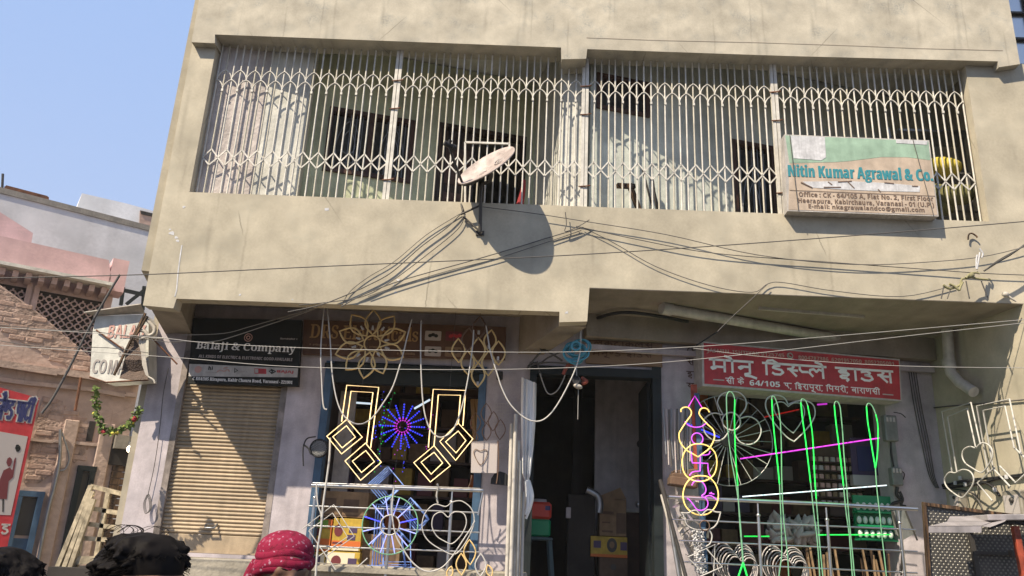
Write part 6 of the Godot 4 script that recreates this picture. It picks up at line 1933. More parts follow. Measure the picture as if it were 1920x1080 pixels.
	for sx in [-1.0, 1.0]:
		for sz in [-1.0, 1.0]:
			b = MB.new()
			b.bar(Vector3((x0 + x1) * 0.5 + sx * 0.12, sy - 0.03, -2.0 + sz * 0.11), Vector3((x0 + x1) * 0.5 + sx * 0.17, 1.2, -2.0 + sz * 0.16), 0.06, 0.03)
			part(t, "leg", b, M.stool_plastic)
	# ---- cartons and counter
	carton("printed_box", "yellow printed box with a dark round emblem inside the doorway", M.yellow_print, 0.820, 1.268, 1.571, 1.810, -2.3, 0.3, [[0.5, 0.06, 1.0, 0.14, M.orange_print], [0.18, 0.6, 0.2, 0.35, M.purple_print], [0.58, 0.58, 0.28, 0.7, M.dark_metal, 1], [0.9, 0.55, 0.18, 0.4, M.purple_print], [0.58, 0.6, 0.14, 0.34, M.card, 1]])
	carton("brown_carton", "plain brown carton under the yellow printed box inside the doorway", M.dark_card, 0.928, 1.273, 1.2, 1.569, -2.32, 0.3, [[0.5, 0.7, 0.2, 0.2, M.dark_metal, 1]])
	t = carton("brown_carton", "open brown carton with raised flaps on top of the yellow printed box", M.card, 0.927, 1.259, 1.817, 2.259, -2.32, 0.3, [[0.3, 0.62, 0.45, 0.08, M.dark_card], [0.25, 0.36, 0.3, 0.04, M.dark_card], [0.3, 0.12, 0.4, 0.05, M.dark_card], [0.8, 0.35, 0.35, 0.55, M.dark_card]])
	b = MB.new()
	b.prism([Vector2(0.925, 2.248), Vector2(1.259, 2.262), Vector2(1.180, 2.402), Vector2(0.940, 2.296)], Vector3(0, 0, -2.3), Vector3.RIGHT, Vector3.UP, 0.006)
	part(t, "flap", b, M.card)
	b = MB.new()
	b.tube(smooth([Vector3(0.747, 2.338, -2.1), Vector3(0.825, 2.306, -2.1), Vector3(0.886, 2.262, -2.1), Vector3(0.911, 2.17, -2.1), Vector3(0.899, 2.076, -2.1)]), 0.045, 10)
	solo("bent_pipe", b, M.dull_steel, "grey bent metal pipe lying against the open carton in the doorway", "pipe")
	b = MB.new()
	b.bbox(Vector3(0.706, 1.75, -2.5), Vector3(0.34, 1.1, 0.3), 0.01)
	solo("dark_sack", b, M.dark_interior, "dark stack of goods left of the cartons inside the doorway", "goods")
	b = MB.new()
	b.bbox(Vector3(0.539, 2.07, -2.3), Vector3(0.06, 0.13, 0.06), 0.006)
	solo("small_pack", b, M.sign_pale_grey, "small pale upright pack glimmering in the dark doorway", "pack")
	t = thing("shop_counter", "dark counter with a pale top edge at the right of the doorway room", "counter", Vector3(1.3, 1.2, -3.0))
	var cy := 2.151
	b = MB.new()
	b.bbox(Vector3(1.36, cy, -2.95), Vector3(0.66, 0.045, 0.46), 0.006)
	part(t, "top", b, M.pale_paint)
	b = MB.new()
	b.box(Vector3(1.36, (1.2 + cy - 0.023) * 0.5, -2.96), Vector3(0.62, cy - 1.223, 0.4))
	part(t, "body", b, M.dark_wood)
	b = MB.new()
	b.ball(Vector3(1.479, 2.236, -2.8), Vector3(0.045, 0.045, 0.04), Basis(), 12, 8); b.tube([Vector3(1.479, 2.194, -2.8), Vector3(1.48, 2.281, -2.8)], 0.02, 8)
	solo("steel_pot", b, M.steel, "small shiny steel pot on the doorway counter", "pot")
	b = MB.new()
	b.lathe([Vector2(0, 0.012), Vector2(0.07, 0.012), Vector2(0.076, 0.0)], Vector3(1.577, 2.783, -3.1), Basis(Vector3(1, 0, 0), Vector3(0, 0, 1), Vector3(0, -1, 0)), 20)
	solo("wall_plate", b, M.sign_white, "round white plate hanging on the wall behind the counter", "plate")
	b = MB.new()
	b.lathe([Vector2(0, 0.012), Vector2(0.05, 0.012), Vector2(0.056, 0.0)], Vector3(1.552, 3.056, -3.1), Basis(Vector3(1, 0, 0), Vector3(0, 0, 1), Vector3(0, -1, 0)), 20)
	solo("wall_fan", b, M.dark_metal, "small round dark fitting on the wall above the white plate", "fitting")
	b = MB.new()
	b.tube([Vector3(1.548, 3.423, -2.6), Vector3(1.668, 3.425, -2.6)], 0.009, 6)
	solo("led_tube", b, M.led_red, "short red lamp tube glowing at the right inside the doorway", "lamp tube")
	b = MB.new()
	b.bar(Vector3(1.471, 2.391, -1.05), Vector3(1.507, 2.17, -0.85), 0.04, 0.04)
	solo("dark_stick", b, M.black_rubber, "dark stick leaning at the doorway's right jamb", "stick")

const ORD := ["first", "second", "third", "fourth", "fifth", "sixth", "seventh", "eighth", "ninth", "tenth", "eleventh", "twelfth", "thirteenth", "fourteenth", "fifteenth", "sixteenth"]

func display_right():
	var W := Vector3.UP
	# ---- steel railing of the right shop
	var t := thing("steel_railing", "polished steel railing with posts across the right shop front", "railing", Vector3(3.0, 1.2, -0.7))
	railing(t, [[Vector3(1.503, 2.204, -0.7), Vector3(2.014, 2.2, -0.7), Vector3(3.016, 2.201, -0.7), Vector3(4.087, 2.19, -0.7)], [Vector3(1.518, 1.978, -0.72), Vector3(4.057, 1.982, -0.72)], [Vector3(1.606, 1.77, -0.72), Vector3(4.048, 1.767, -0.72)], [Vector3(1.647, 1.561, -0.72), Vector3(4.025, 1.557, -0.72)]], [Vector3(2.433, 2.176, -0.7), Vector3(3.141, 2.164, -0.7), Vector3(3.889, 2.163, -0.7)])
	tubes(t, "rail", M.steel, [[Vector3(1.513, 2.216, -0.76), Vector3(2.012, 2.213, -0.76)]], 0.018, false)
	# ---- column of lit shapes
	var z := -0.66
	t = thing("neon_column", "tall lit column of yellow pot and circles with violet religious signs, left of the right shop", "light ornament", Vector3(1.814, 2.014, -0.66))
	tubes(t, "led_pot", M.led_yellow, [smooth([Vector3(1.647, 3.097, -0.66), Vector3(1.648, 3.124, -0.66), Vector3(1.675, 3.146, -0.66), Vector3(1.712, 3.151, -0.66), Vector3(1.739, 3.138, -0.66), Vector3(1.759, 3.102, -0.66), Vector3(1.75, 3.061, -0.66), Vector3(1.7, 2.992, -0.66), Vector3(1.643, 2.905, -0.66), Vector3(1.621, 2.857, -0.66), Vector3(1.632, 2.771, -0.66), Vector3(1.693, 2.695, -0.66), Vector3(1.755, 2.659, -0.66), Vector3(1.817, 2.626, -0.66)]), smooth([Vector3(1.952, 3.106, -0.66), Vector3(1.935, 3.136, -0.66), Vector3(1.905, 3.149, -0.66), Vector3(1.872, 3.145, -0.66), Vector3(1.85, 3.121, -0.66), Vector3(1.843, 3.084, -0.66), Vector3(1.868, 3.042, -0.66), Vector3(1.922, 2.981, -0.66), Vector3(1.98, 2.927, -0.66), Vector3(1.998, 2.881, -0.66), Vector3(1.992, 2.817, -0.66), Vector3(1.945, 2.729, -0.66), Vector3(1.881, 2.672, -0.66), Vector3(1.817, 2.626, -0.66)])], 0.0068, false)
	tubes(t, "led_ring", M.led_yellow, [smooth([Vector3(1.835, 2.763, -0.655), Vector3(1.74, 2.741, -0.655), Vector3(1.668, 2.66, -0.655), Vector3(1.645, 2.55, -0.655), Vector3(1.67, 2.444, -0.655), Vector3(1.739, 2.386, -0.655), Vector3(1.824, 2.371, -0.655), Vector3(1.91, 2.393, -0.655), Vector3(1.982, 2.457, -0.655), Vector3(2.012, 2.566, -0.655), Vector3(1.997, 2.673, -0.655), Vector3(1.929, 2.741, -0.655)], true)], 0.0068)
	tubes(t, "led_ring", M.led_yellow, [smooth([Vector3(1.835, 2.43, -0.65), Vector3(1.746, 2.408, -0.65), Vector3(1.675, 2.329, -0.65), Vector3(1.646, 2.222, -0.65), Vector3(1.669, 2.118, -0.65), Vector3(1.737, 2.051, -0.65), Vector3(1.824, 2.031, -0.65), Vector3(1.913, 2.054, -0.65), Vector3(1.985, 2.132, -0.65), Vector3(2.015, 2.238, -0.65), Vector3(1.992, 2.343, -0.65), Vector3(1.925, 2.416, -0.65)], true)], 0.0068)
	tubes(t, "led_tip", M.led_magenta, [[Vector3(1.73, 3.158, -0.67), Vector3(1.802, 3.281, -0.67), Vector3(1.876, 3.156, -0.67)]], 0.0065, false)
	tubes(t, "led_arc", M.led_violet, [smooth([Vector3(1.687, 2.999, -0.67), Vector3(1.725, 2.958, -0.67), Vector3(1.796, 2.94, -0.67), Vector3(1.868, 2.953, -0.67), Vector3(1.925, 2.998, -0.67)])], 0.0065, false)
	tubes(t, "led_circle", M.led_violet, [ring(Vector3(1.816, 2.819, -0.67), 0.06)], 0.0065)
	tubes(t, "led_sign", M.led_violet, [smooth([Vector3(1.746, 2.679, -0.66), Vector3(1.749, 2.617, -0.66), Vector3(1.752, 2.56, -0.66)], false, 3) + [Vector3(1.838, 2.562, -0.66), Vector3(1.918, 2.562, -0.66)] + smooth([Vector3(1.918, 2.516, -0.66), Vector3(1.924, 2.463, -0.66), Vector3(1.943, 2.428, -0.66)], false, 3), smooth([Vector3(1.947, 2.69, -0.66), Vector3(1.931, 2.659, -0.66), Vector3(1.896, 2.648, -0.66)], false, 3) + [Vector3(1.842, 2.646, -0.66), Vector3(1.838, 2.562, -0.66), Vector3(1.834, 2.479, -0.66)] + smooth([Vector3(1.781, 2.473, -0.66), Vector3(1.747, 2.46, -0.66), Vector3(1.721, 2.428, -0.66)], false, 3)], 0.0065, false)
	tubes(t, "led_sign", M.led_violet, [smooth([Vector3(1.742, 2.328, -0.655), Vector3(1.765, 2.364, -0.655), Vector3(1.809, 2.379, -0.655), Vector3(1.858, 2.36, -0.655), Vector3(1.888, 2.301, -0.655), Vector3(1.876, 2.252, -0.655), Vector3(1.843, 2.223, -0.655), Vector3(1.888, 2.195, -0.655), Vector3(1.905, 2.151, -0.655), Vector3(1.885, 2.103, -0.655), Vector3(1.838, 2.078, -0.655), Vector3(1.788, 2.086, -0.655), Vector3(1.752, 2.13, -0.655), Vector3(1.718, 2.173, -0.655), Vector3(1.688, 2.193, -0.655)]), smooth([Vector3(1.875, 2.217, -0.655), Vector3(1.92, 2.231, -0.655), Vector3(1.958, 2.221, -0.655), Vector3(1.996, 2.192, -0.655)]), [Vector3(1.922, 2.255, -0.655), Vector3(1.974, 2.247, -0.655)], [Vector3(1.947, 2.267, -0.655), Vector3(1.941, 2.255, -0.655)]], 0.0065, false)
	var ol := OmniLight3D.new()
	ol.name = "neon_light"
	ol.light_color = Color(1.0, 0.7, 0.6)
	ol.light_energy = 0.05
	ol.light_size = 0.3
	ol.omni_range = 12.0
	ol.omni_attenuation = 2.0
	ol.shadow_enabled = true
	ol.position = Vector3(0, 0.4, 0.1)
	t.add_child(ol)
	# ---- beaded lotus, hook and star below it
	t = thing("beaded_lotus", "beaded silvery lotus outline with small loops under the lit column", "light ornament", Vector3(1.816, 1.836, -0.62))
	for l in [smooth([Vector3(1.616, 2.045, -0.62), Vector3(1.641, 2.016, -0.62), Vector3(1.653, 1.976, -0.62), Vector3(1.674, 1.925, -0.62), Vector3(1.719, 1.895, -0.62), Vector3(1.772, 1.881, -0.62), Vector3(1.825, 1.88, -0.62)]), smooth([Vector3(2.024, 2.065, -0.62), Vector3(2.007, 2.006, -0.62), Vector3(1.984, 1.953, -0.62), Vector3(1.947, 1.912, -0.62), Vector3(1.901, 1.891, -0.62), Vector3(1.848, 1.884, -0.62)]), smooth([Vector3(1.616, 2.045, -0.62), Vector3(1.685, 2.043, -0.62), Vector3(1.739, 2.068, -0.62), Vector3(1.777, 2.07, -0.62), Vector3(1.807, 2.034, -0.62)]), smooth([Vector3(2.024, 2.065, -0.62), Vector3(1.975, 2.066, -0.62), Vector3(1.93, 2.082, -0.62), Vector3(1.884, 2.08, -0.62), Vector3(1.837, 2.035, -0.62)]), smooth([Vector3(1.901, 1.884, -0.62), Vector3(1.925, 1.841, -0.62), Vector3(1.924, 1.797, -0.62), Vector3(1.904, 1.75, -0.62), Vector3(1.865, 1.722, -0.62)])]:
		var b := MB.new()
		for q in l: b.ball(q, Vector3(0.0085, 0.0085, 0.0085), Basis(), 6, 4)
		b.tube(l, 0.004, 4)
		part(t, "beaded_wire", b, M.led_white if false else M.white_rope)
	tubes(t, "loop", M.brown_rope, [ring(Vector3(1.854, 1.925, -0.61), 0.05, Vector3.RIGHT, W, 16)], 0.006)
	t = thing("star_light", "white wire frame of two crossed triangles at the left end of the right railing", "light ornament", Vector3(1.889, 1.446, -0.6))
	tubes(t, "triangle", M.white_rope, [[Vector3(1.675, 1.611, -0.6), Vector3(1.949, 1.744, -0.6), Vector3(1.925, 1.44, -0.6)]], 0.007, false)
	tubes(t, "triangle", M.white_rope, [[Vector3(1.727, 1.401, -0.59), Vector3(2.015, 1.532, -0.59), Vector3(1.862, 1.698, -0.59)]], 0.007, false)
	tubes(t, "triangle", M.white_rope, [[Vector3(1.676, 1.601, -0.61), Vector3(1.757, 1.526, -0.61), Vector3(1.82, 1.456, -0.61)]], 0.007, false)
	# ---- silver foil, posts and strips at the left jamb
	var b := MB.new()
	b.box((Vector3(1.9, 2.414, -0.95)), Vector3(0.055, 1.9, 0.03), Basis(Vector3(0, 0, 1), 0.02))
	solo("blue_post", b, M.blue_paint, "blue painted iron post behind the lit column", "post")
	b = MB.new()
	b.box((Vector3(1.862, 2.993, -0.97)), Vector3(0.07, 0.95, 0.02), Basis(Vector3(0, 0, 1), 0.015))
	solo("maroon_strip", b, M.red_oxide, "dull red strip board behind the upper part of the lit column", "strip")
	t = thing("foil_sack", "crumpled silvery foil and plastic stuffed behind the left end of the right railing", "foil", Vector3(1.765, 1.453, -0.95))
	for k in 3:
		b = MB.new()
		for i in 26:
			var ce: Vector3 = [Vector3(1.76, 2.086, -1), Vector3(1.774, 1.871, -0.98), Vector3(1.852, 1.694, -0.96)][k] + Vector3(rng.randf_range(-0.11, 0.11), rng.randf_range(-0.15, 0.15), rng.randf_range(-0.04, 0.04))
			var d1 := Vector3(rng.randf_range(-1, 1), rng.randf_range(-1, 1), rng.randf_range(-0.6, 0.6)) * 0.08
			var d2 := Vector3(rng.randf_range(-1, 1), rng.randf_range(-1, 1), rng.randf_range(-0.6, 0.6)) * 0.06
			b.tri(ce, ce + d1, ce + d2); b.tri(ce, ce + d2, ce + d2 - d1 * 0.5)
			b.tri(ce + Vector3(0, 0, 0.002), ce + d2 + Vector3(0, 0, 0.002), ce + d1 + Vector3(0, 0, 0.002))
		part(t, "foil", b, [M.steel, M.sign_white, M.tarp_pale][k]).set_meta("kind", "stuff")
	t = thing("tinsel_strip", "strip of speckled silvery tinsel hanging beside the blue post", "tinsel", Vector3(1.833, 1.486, -0.9))
	b = MB.new()
	for i in 260:
		var ce := Vector3(1.842, 1.888, -0.9).lerp(Vector3(1.863, 1.458, -0.9), rng.randf()) + Vector3(rng.randf_range(-0.06, 0.06), 0, rng.randf_range(-0.02, 0.02))
		b.ball(ce, Vector3(0.012, 0.012, 0.008) * rng.randf_range(0.5, 1.3), Basis(), 5, 3)
	part(t, "flakes", b, M.paper).set_meta("kind", "stuff")
	for k in 11:
		b = MB.new()
		var x := 84.0 + 13.0 * k
		var top := Vector3(1.512, 3.193, -1) + Vector3(0.0305 * k, rng.randf_range(-0.02, 0.02), 0.01 * (k % 3))
		var foot := Vector3(1.528, 2.607, -0.95) + Vector3(0.026 * k, rng.randf_range(-0.25, 0.1), 0.01 * (k % 3))
		b.tube(smooth([top, top.lerp(foot, 0.5) + Vector3(rng.randf_range(-0.015, 0.015), 0, 0), foot]), 0.009, 5)
		solo("hanging_strip", b, [M.dull_steel, M.sign_pale_grey, M.grey_cable][k % 3], ORD[k] + " light strip from the doorway in the hanging row left of the lit column", "light strip", "light strips hanging left of the lit column")
	var pipes := [[Vector3(1.402, 2.368, -0.62), Vector3(1.624, 1.437, -0.5), M.dark_metal, "dark iron pipe leaning on the doorway's right jamb, topmost of the leaning pipes"], [Vector3(1.472, 2.178, -0.66), Vector3(1.567, 1.433, -0.55), M.dull_steel, "grey steel pipe leaning close beside the dark one at the right jamb"], [Vector3(1.43, 2.223, -0.68), Vector3(1.614, 1.434, -0.6), M.pvc, "cream pipe leaning between the grey and the dark pipes at the right jamb"]]
	for p in pipes:
		b = MB.new()
		var a: Vector3 = p[0]; var e: Vector3 = p[1]
		b.tube([a, e, e + (e - a).normalized() * 1.2 * Vector3(1, 1, 1)], 0.02, 10)
		solo("leaning_pipe", b, p[2], p[3], "pipe")
	b = MB.new()
	for k in 3:
		b.bbox(Vector3(1.701, 2.377, -0.95) + Vector3(0.03 * k, 0.05 * k, -0.05 * k), Vector3(0.3, 0.09, 0.2), 0.01, Basis(Vector3(0, 0, 1), 0.1 * k - 0.1))
	solo("folded_sacks", b, M.dark_card, "brown folded sacks lying on the shelf behind the lit column", "sacks")
	# ---- big spoked wheel
	var c := Vector3(2.23, 2.872, -1.05)
	t = thing("spoked_wheel", "large wheel of thin pale wires with a dark hub hanging in the right shop window", "light ornament", c)
	b = MB.new()
	b.lathe([Vector2(0, 0.02), Vector2(0.075, 0.02), Vector2(0.085, 0.0), Vector2(0.0, 0.0)], c, Basis(Vector3(1, 0, 0), Vector3(0, 0, 1), Vector3(0, -1, 0)), 24)
	part(t, "hub", b, M.dark_metal)
	for k in 24:
		var d := Vector3(cos(TAU * k / 24), sin(TAU * k / 24), 0)
		tubes(t, "spoke", M.white_rope if k % 3 else M.dull_steel, [[c + d * 0.08, c + d * 0.5]], 0.0045, false, 5)
	tubes(t, "rim", M.dull_steel, [ring(c, 0.5, Vector3.RIGHT, W, 48)], 0.0055)
	# ---- three-petal flower
	t = thing("petal_light", "white rope frame of three round petals and a ring before the spoked wheel", "light ornament", Vector3(2.233, 3.054, -0.85))
	tubes(t, "petal", M.white_rope, [smooth([Vector3(2.146, 3.116, -0.85), Vector3(2.101, 3.205, -0.85), Vector3(2.09, 3.27, -0.85), Vector3(2.139, 3.347, -0.85), Vector3(2.239, 3.379, -0.85), Vector3(2.336, 3.371, -0.85), Vector3(2.399, 3.299, -0.85), Vector3(2.394, 3.2, -0.85), Vector3(2.325, 3.112, -0.85)])], 0.008, false)
	tubes(t, "petal", M.white_rope, [smooth([Vector3(2.323, 3.083, -0.85), Vector3(2.422, 3.111, -0.85), Vector3(2.509, 3.074, -0.85), Vector3(2.549, 2.994, -0.85), Vector3(2.545, 2.922, -0.85), Vector3(2.498, 2.844, -0.85), Vector3(2.415, 2.804, -0.85), Vector3(2.328, 2.821, -0.85), Vector3(2.274, 2.886, -0.85), Vector3(2.256, 2.95, -0.85)])], 0.008, false)
	tubes(t, "petal", M.white_rope, [smooth([Vector3(2.138, 3.116, -0.85), Vector3(2.05, 3.133, -0.85), Vector3(1.975, 3.101, -0.85), Vector3(1.924, 3.034, -0.85), Vector3(1.93, 2.936, -0.85), Vector3(1.976, 2.866, -0.85), Vector3(2.055, 2.829, -0.85), Vector3(2.136, 2.856, -0.85), Vector3(2.196, 2.931, -0.85), Vector3(2.213, 2.968, -0.85)])], 0.008, false)
	tubes(t, "ring", M.white_rope, [ring(Vector3(2.23, 3.048, -0.84), 0.098)], 0.008)
	# ---- heart
	t = thing("heart_light", "double heart of white rope hanging under the red sign in the right shop", "light ornament", Vector3(2.909, 2.86, -0.88))
	tubes(t, "outer_heart", M.white_rope, [smooth([Vector3(2.875, 3.266, -0.88), Vector3(2.834, 3.342, -0.88), Vector3(2.738, 3.368, -0.88), Vector3(2.654, 3.332, -0.88), Vector3(2.624, 3.248, -0.88), Vector3(2.659, 3.134, -0.88), Vector3(2.749, 3.007, -0.88), Vector3(2.839, 2.906, -0.88), Vector3(2.914, 2.861, -0.88)]) + smooth([Vector3(2.914, 2.861, -0.88), Vector3(3.02, 2.962, -0.88), Vector3(3.126, 3.088, -0.88), Vector3(3.166, 3.188, -0.88), Vector3(3.148, 3.277, -0.88), Vector3(3.078, 3.316, -0.88), Vector3(2.996, 3.313, -0.88), Vector3(2.929, 3.293, -0.88), Vector3(2.875, 3.266, -0.88)])], 0.008, false)
	tubes(t, "inner_heart", M.white_rope, [smooth([Vector3(2.871, 3.243, -0.87), Vector3(2.828, 3.284, -0.87), Vector3(2.771, 3.29, -0.87), Vector3(2.72, 3.258, -0.87), Vector3(2.712, 3.2, -0.87), Vector3(2.752, 3.112, -0.87), Vector3(2.827, 3.017, -0.87), Vector3(2.907, 2.951, -0.87)]) + smooth([Vector3(2.907, 2.951, -0.87), Vector3(2.983, 3.048, -0.87), Vector3(3.038, 3.148, -0.87), Vector3(3.044, 3.23, -0.87), Vector3(3.007, 3.281, -0.87), Vector3(2.933, 3.283, -0.87), Vector3(2.871, 3.243, -0.87)])], 0.006, false)
	# ---- five hanging loops, lit green above
	var loops := [
		[[Vector3(2.206, 3.236, -0.56), Vector3(2.195, 3.06, -0.56), Vector3(2.19, 2.872, -0.56), Vector3(2.189, 2.594, -0.56), Vector3(2.198, 2.337, -0.56)], [Vector3(2.198, 2.337, -0.56), Vector3(2.201, 1.997, -0.56), Vector3(2.209, 1.78, -0.56), Vector3(2.215, 1.588, -0.56)], [Vector3(2.206, 3.236, -0.56), Vector3(2.195, 3.283, -0.56), Vector3(2.173, 3.315, -0.56), Vector3(2.146, 3.318, -0.56), Vector3(2.122, 3.28, -0.56), Vector3(2.117, 3.216, -0.56)], [Vector3(2.117, 3.216, -0.56), Vector3(2.115, 3.025, -0.56), Vector3(2.122, 2.838, -0.56), Vector3(2.143, 2.592, -0.56), Vector3(2.173, 2.396, -0.56), Vector3(2.195, 2.203, -0.56), Vector3(2.208, 1.954, -0.56), Vector3(2.216, 1.737, -0.56), Vector3(2.221, 1.588, -0.56)], "leftmost of the five green rope loops hanging under the red sign"],
		[[Vector3(2.601, 3.252, -0.56), Vector3(2.601, 3.03, -0.56), Vector3(2.613, 2.734, -0.56), Vector3(2.624, 2.521, -0.56), Vector3(2.63, 2.37, -0.56)], [Vector3(2.63, 2.37, -0.56), Vector3(2.624, 2.015, -0.56), Vector3(2.614, 1.726, -0.56), Vector3(2.599, 1.612, -0.56), Vector3(2.568, 1.463, -0.56)], [Vector3(2.601, 3.252, -0.56), Vector3(2.606, 3.287, -0.56), Vector3(2.625, 3.285, -0.56), Vector3(2.644, 3.25, -0.56), Vector3(2.665, 3.159, -0.56), Vector3(2.678, 3.017, -0.56)], [Vector3(2.678, 3.017, -0.56), Vector3(2.674, 2.799, -0.56), Vector3(2.659, 2.492, -0.56), Vector3(2.652, 2.282, -0.56), Vector3(2.651, 2.016, -0.56), Vector3(2.663, 1.8, -0.56), Vector3(2.669, 1.643, -0.56), Vector3(2.667, 1.467, -0.56)], "second from the left of the five green rope loops under the red sign"],
		[[Vector3(2.909, 3.233, -0.56), Vector3(2.914, 3.058, -0.56), Vector3(2.93, 2.84, -0.56), Vector3(2.941, 2.625, -0.56), Vector3(2.952, 2.399, -0.56)], [Vector3(2.952, 2.399, -0.56), Vector3(2.962, 2.117, -0.56), Vector3(2.975, 1.885, -0.56), Vector3(2.979, 1.699, -0.56), Vector3(2.977, 1.48, -0.56)], [Vector3(2.909, 3.233, -0.56), Vector3(2.917, 3.268, -0.56), Vector3(2.94, 3.271, -0.56), Vector3(2.963, 3.251, -0.56), Vector3(2.979, 3.204, -0.56)], [Vector3(2.979, 3.204, -0.56), Vector3(2.998, 3.03, -0.56), Vector3(3.007, 2.844, -0.56), Vector3(2.998, 2.446, -0.56), Vector3(2.998, 2.237, -0.56), Vector3(2.999, 2.002, -0.56), Vector3(3.001, 1.743, -0.56), Vector3(3.007, 1.482, -0.56)], "middle one of the five green rope loops hanging under the red sign"],
		[[Vector3(3.262, 3.215, -0.56), Vector3(3.264, 3.041, -0.56), Vector3(3.274, 2.824, -0.56), Vector3(3.282, 2.609, -0.56), Vector3(3.289, 2.383, -0.56)], [Vector3(3.289, 2.383, -0.56), Vector3(3.292, 2.132, -0.56), Vector3(3.305, 1.899, -0.56), Vector3(3.303, 1.713, -0.56), Vector3(3.302, 1.495, -0.56)], [Vector3(3.262, 3.215, -0.56), Vector3(3.271, 3.251, -0.56), Vector3(3.291, 3.261, -0.56), Vector3(3.311, 3.241, -0.56), Vector3(3.323, 3.194, -0.56)], [Vector3(3.323, 3.194, -0.56), Vector3(3.326, 2.95, -0.56), Vector3(3.32, 2.703, -0.56), Vector3(3.321, 2.4, -0.56), Vector3(3.317, 2.074, -0.56), Vector3(3.321, 1.785, -0.56), Vector3(3.324, 1.496, -0.56)], "fourth from the left of the five green rope loops under the red sign"],
		[[Vector3(3.602, 3.216, -0.56), Vector3(3.6, 3.055, -0.56), Vector3(3.61, 2.915, -0.56), Vector3(3.621, 2.746, -0.56), Vector3(3.634, 2.576, -0.56)], [Vector3(3.634, 2.576, -0.56), Vector3(3.629, 2.353, -0.56), Vector3(3.633, 2.131, -0.56), Vector3(3.634, 1.914, -0.56), Vector3(3.638, 1.728, -0.56), Vector3(3.641, 1.51, -0.56)], [Vector3(3.602, 3.216, -0.56), Vector3(3.613, 3.245, -0.56), Vector3(3.638, 3.253, -0.56), Vector3(3.669, 3.216, -0.56), Vector3(3.693, 3.138, -0.56)], [Vector3(3.693, 3.138, -0.56), Vector3(3.703, 3.028, -0.56), Vector3(3.69, 2.872, -0.56), Vector3(3.668, 2.717, -0.56), Vector3(3.635, 2.576, -0.56)], "rightmost of the five green rope loops, tied to a short loop under the red sign"]]
	for k in 5:
		t = thing("green_rope_loop", loops[k][4], "rope light", loops[k][0][4], "green rope loops under the red sign")
		tubes(t, "led_rope", M.led_green, [smooth(loops[k][0])], 0.0068, false)
		tubes(t, "faint_led_rope", M.led_dim_green, [smooth(loops[k][1]), smooth(loops[k][2])], 0.006, false)
		if k in [2, 4]: tubes(t, "led_rope", M.led_green, [smooth(loops[k][3].slice(0, 5))], 0.0062, false)
		else: tubes(t, "faint_led_rope", M.led_dim_green, [smooth(loops[k][3].slice(0, 4))], 0.006, false)
		if k != 4: tubes(t, "faint_led_rope", M.led_dim_green, [smooth(loops[k][3].slice(3 if not k in [2, 4] else 4))], 0.006, false)
		if k in [1, 3]:
			var l2 := OmniLight3D.new()
			l2.name = "led_light"
			l2.light_color = Color(0.1, 0.9, 0.25)
			l2.light_energy = 0.05
			l2.light_size = 0.25
			l2.omni_range = 12.0
			l2.omni_attenuation = 2.0
			l2.shadow_enabled = true
			l2.position = Vector3(0, 0.25, 0.05)
			t.add_child(l2)
	t = thing("green_rope_end", "short fork of green lit rope at the foot of the leftmost loop", "rope light", Vector3(2.214, 1.567, -0.56))
	tubes(t, "led_rope", M.led_green, [[Vector3(2.218, 1.581, -0.56), Vector3(2.164, 1.445, -0.56)], [Vector3(2.218, 1.581, -0.56), Vector3(2.253, 1.449, -0.56)]], 0.009, false)
	# ---- straight lamp tubes
	for s in [["magenta lamp tube slanting across the right shop window", M.led_magenta, [Vector3(2.294, 2.639, -0.78), Vector3(3.803, 2.923, -0.78)], 0.007], ["white lamp tube slanting under the magenta one", M.led_white, [Vector3(2.357, 2.259, -1), Vector3(3.923, 2.446, -1)], 0.006], ["long green lamp tube lying level low in the right shop", M.led_green, [Vector3(3.283, 1.909, -1.4), Vector3(4.089, 1.947, -1.4)], 0.007], ["short green lamp tube lying level left of the long one", M.led_green, [Vector3(2.458, 1.859, -1.4), Vector3(2.738, 1.87, -1.4)], 0.007],
		["blue lamp tube slanting behind the lit column", M.led_blue, [Vector3(1.771, 3.027, -0.98), Vector3(2.127, 2.888, -0.98)], 0.009], ["blue lamp tube glowing at the right back of the right shop", M.led_blue, [Vector3(4.096, 3.042, -2.2), Vector3(4.306, 3.023, -2.2)], 0.014], ["red lamp tube behind the heart frame", M.led_red, [Vector3(2.929, 3.306, -2), Vector3(3.366, 3.42, -2)], 0.008], ["pink lamp tube high in the right shop, under the sign", M.led_magenta, [Vector3(3.6, 3.491, -2), Vector3(3.721, 3.506, -2)], 0.01]]:
		b = MB.new()
		b.tube(s[2], s[3], 8)
		solo("led_tube", b, s[1], s[0], "lamp tube")
	# ---- stacks of bent wire hearts at the foot of the window
	for s in [[Vector3(2.243, 1.56, -1.05), 0, "stack of grey wire hearts low in the right shop, left of the two"], [Vector3(2.776, 1.554, -1.05), 1, "stack of grey wire hearts low in the right shop, right of the two"]]:
		t = thing("heart_stack", s[2], "wire frame", s[0])
		for k in 7:
			var o: Vector3 = s[0] + Vector3(0.012 * k, -0.012 * k, 0.02 * k - 0.06)
			var q := 1.0 - 0.05 * k
			var pts := [o + Vector3(0.02, 0.13, 0) * q, o + Vector3(-0.05, 0.2, 0) * q, o + Vector3(-0.14, 0.2, 0) * q, o + Vector3(-0.21, 0.1, 0) * q, o + Vector3(-0.2, -0.05, 0) * q, o + Vector3(-0.1, -0.18, 0) * q, o + Vector3(0.03, -0.26, 0) * q, o + Vector3(0.16, -0.16, 0) * q, o + Vector3(0.23, 0.0, 0) * q, o + Vector3(0.22, 0.13, 0) * q, o + Vector3(0.15, 0.2, 0) * q, o + Vector3(0.07, 0.19, 0) * q]
			tubes(t, "heart_wire", M.dull_steel if k % 2 else M.sign_pale_grey, [smooth(pts, true, 4)], 0.0075)
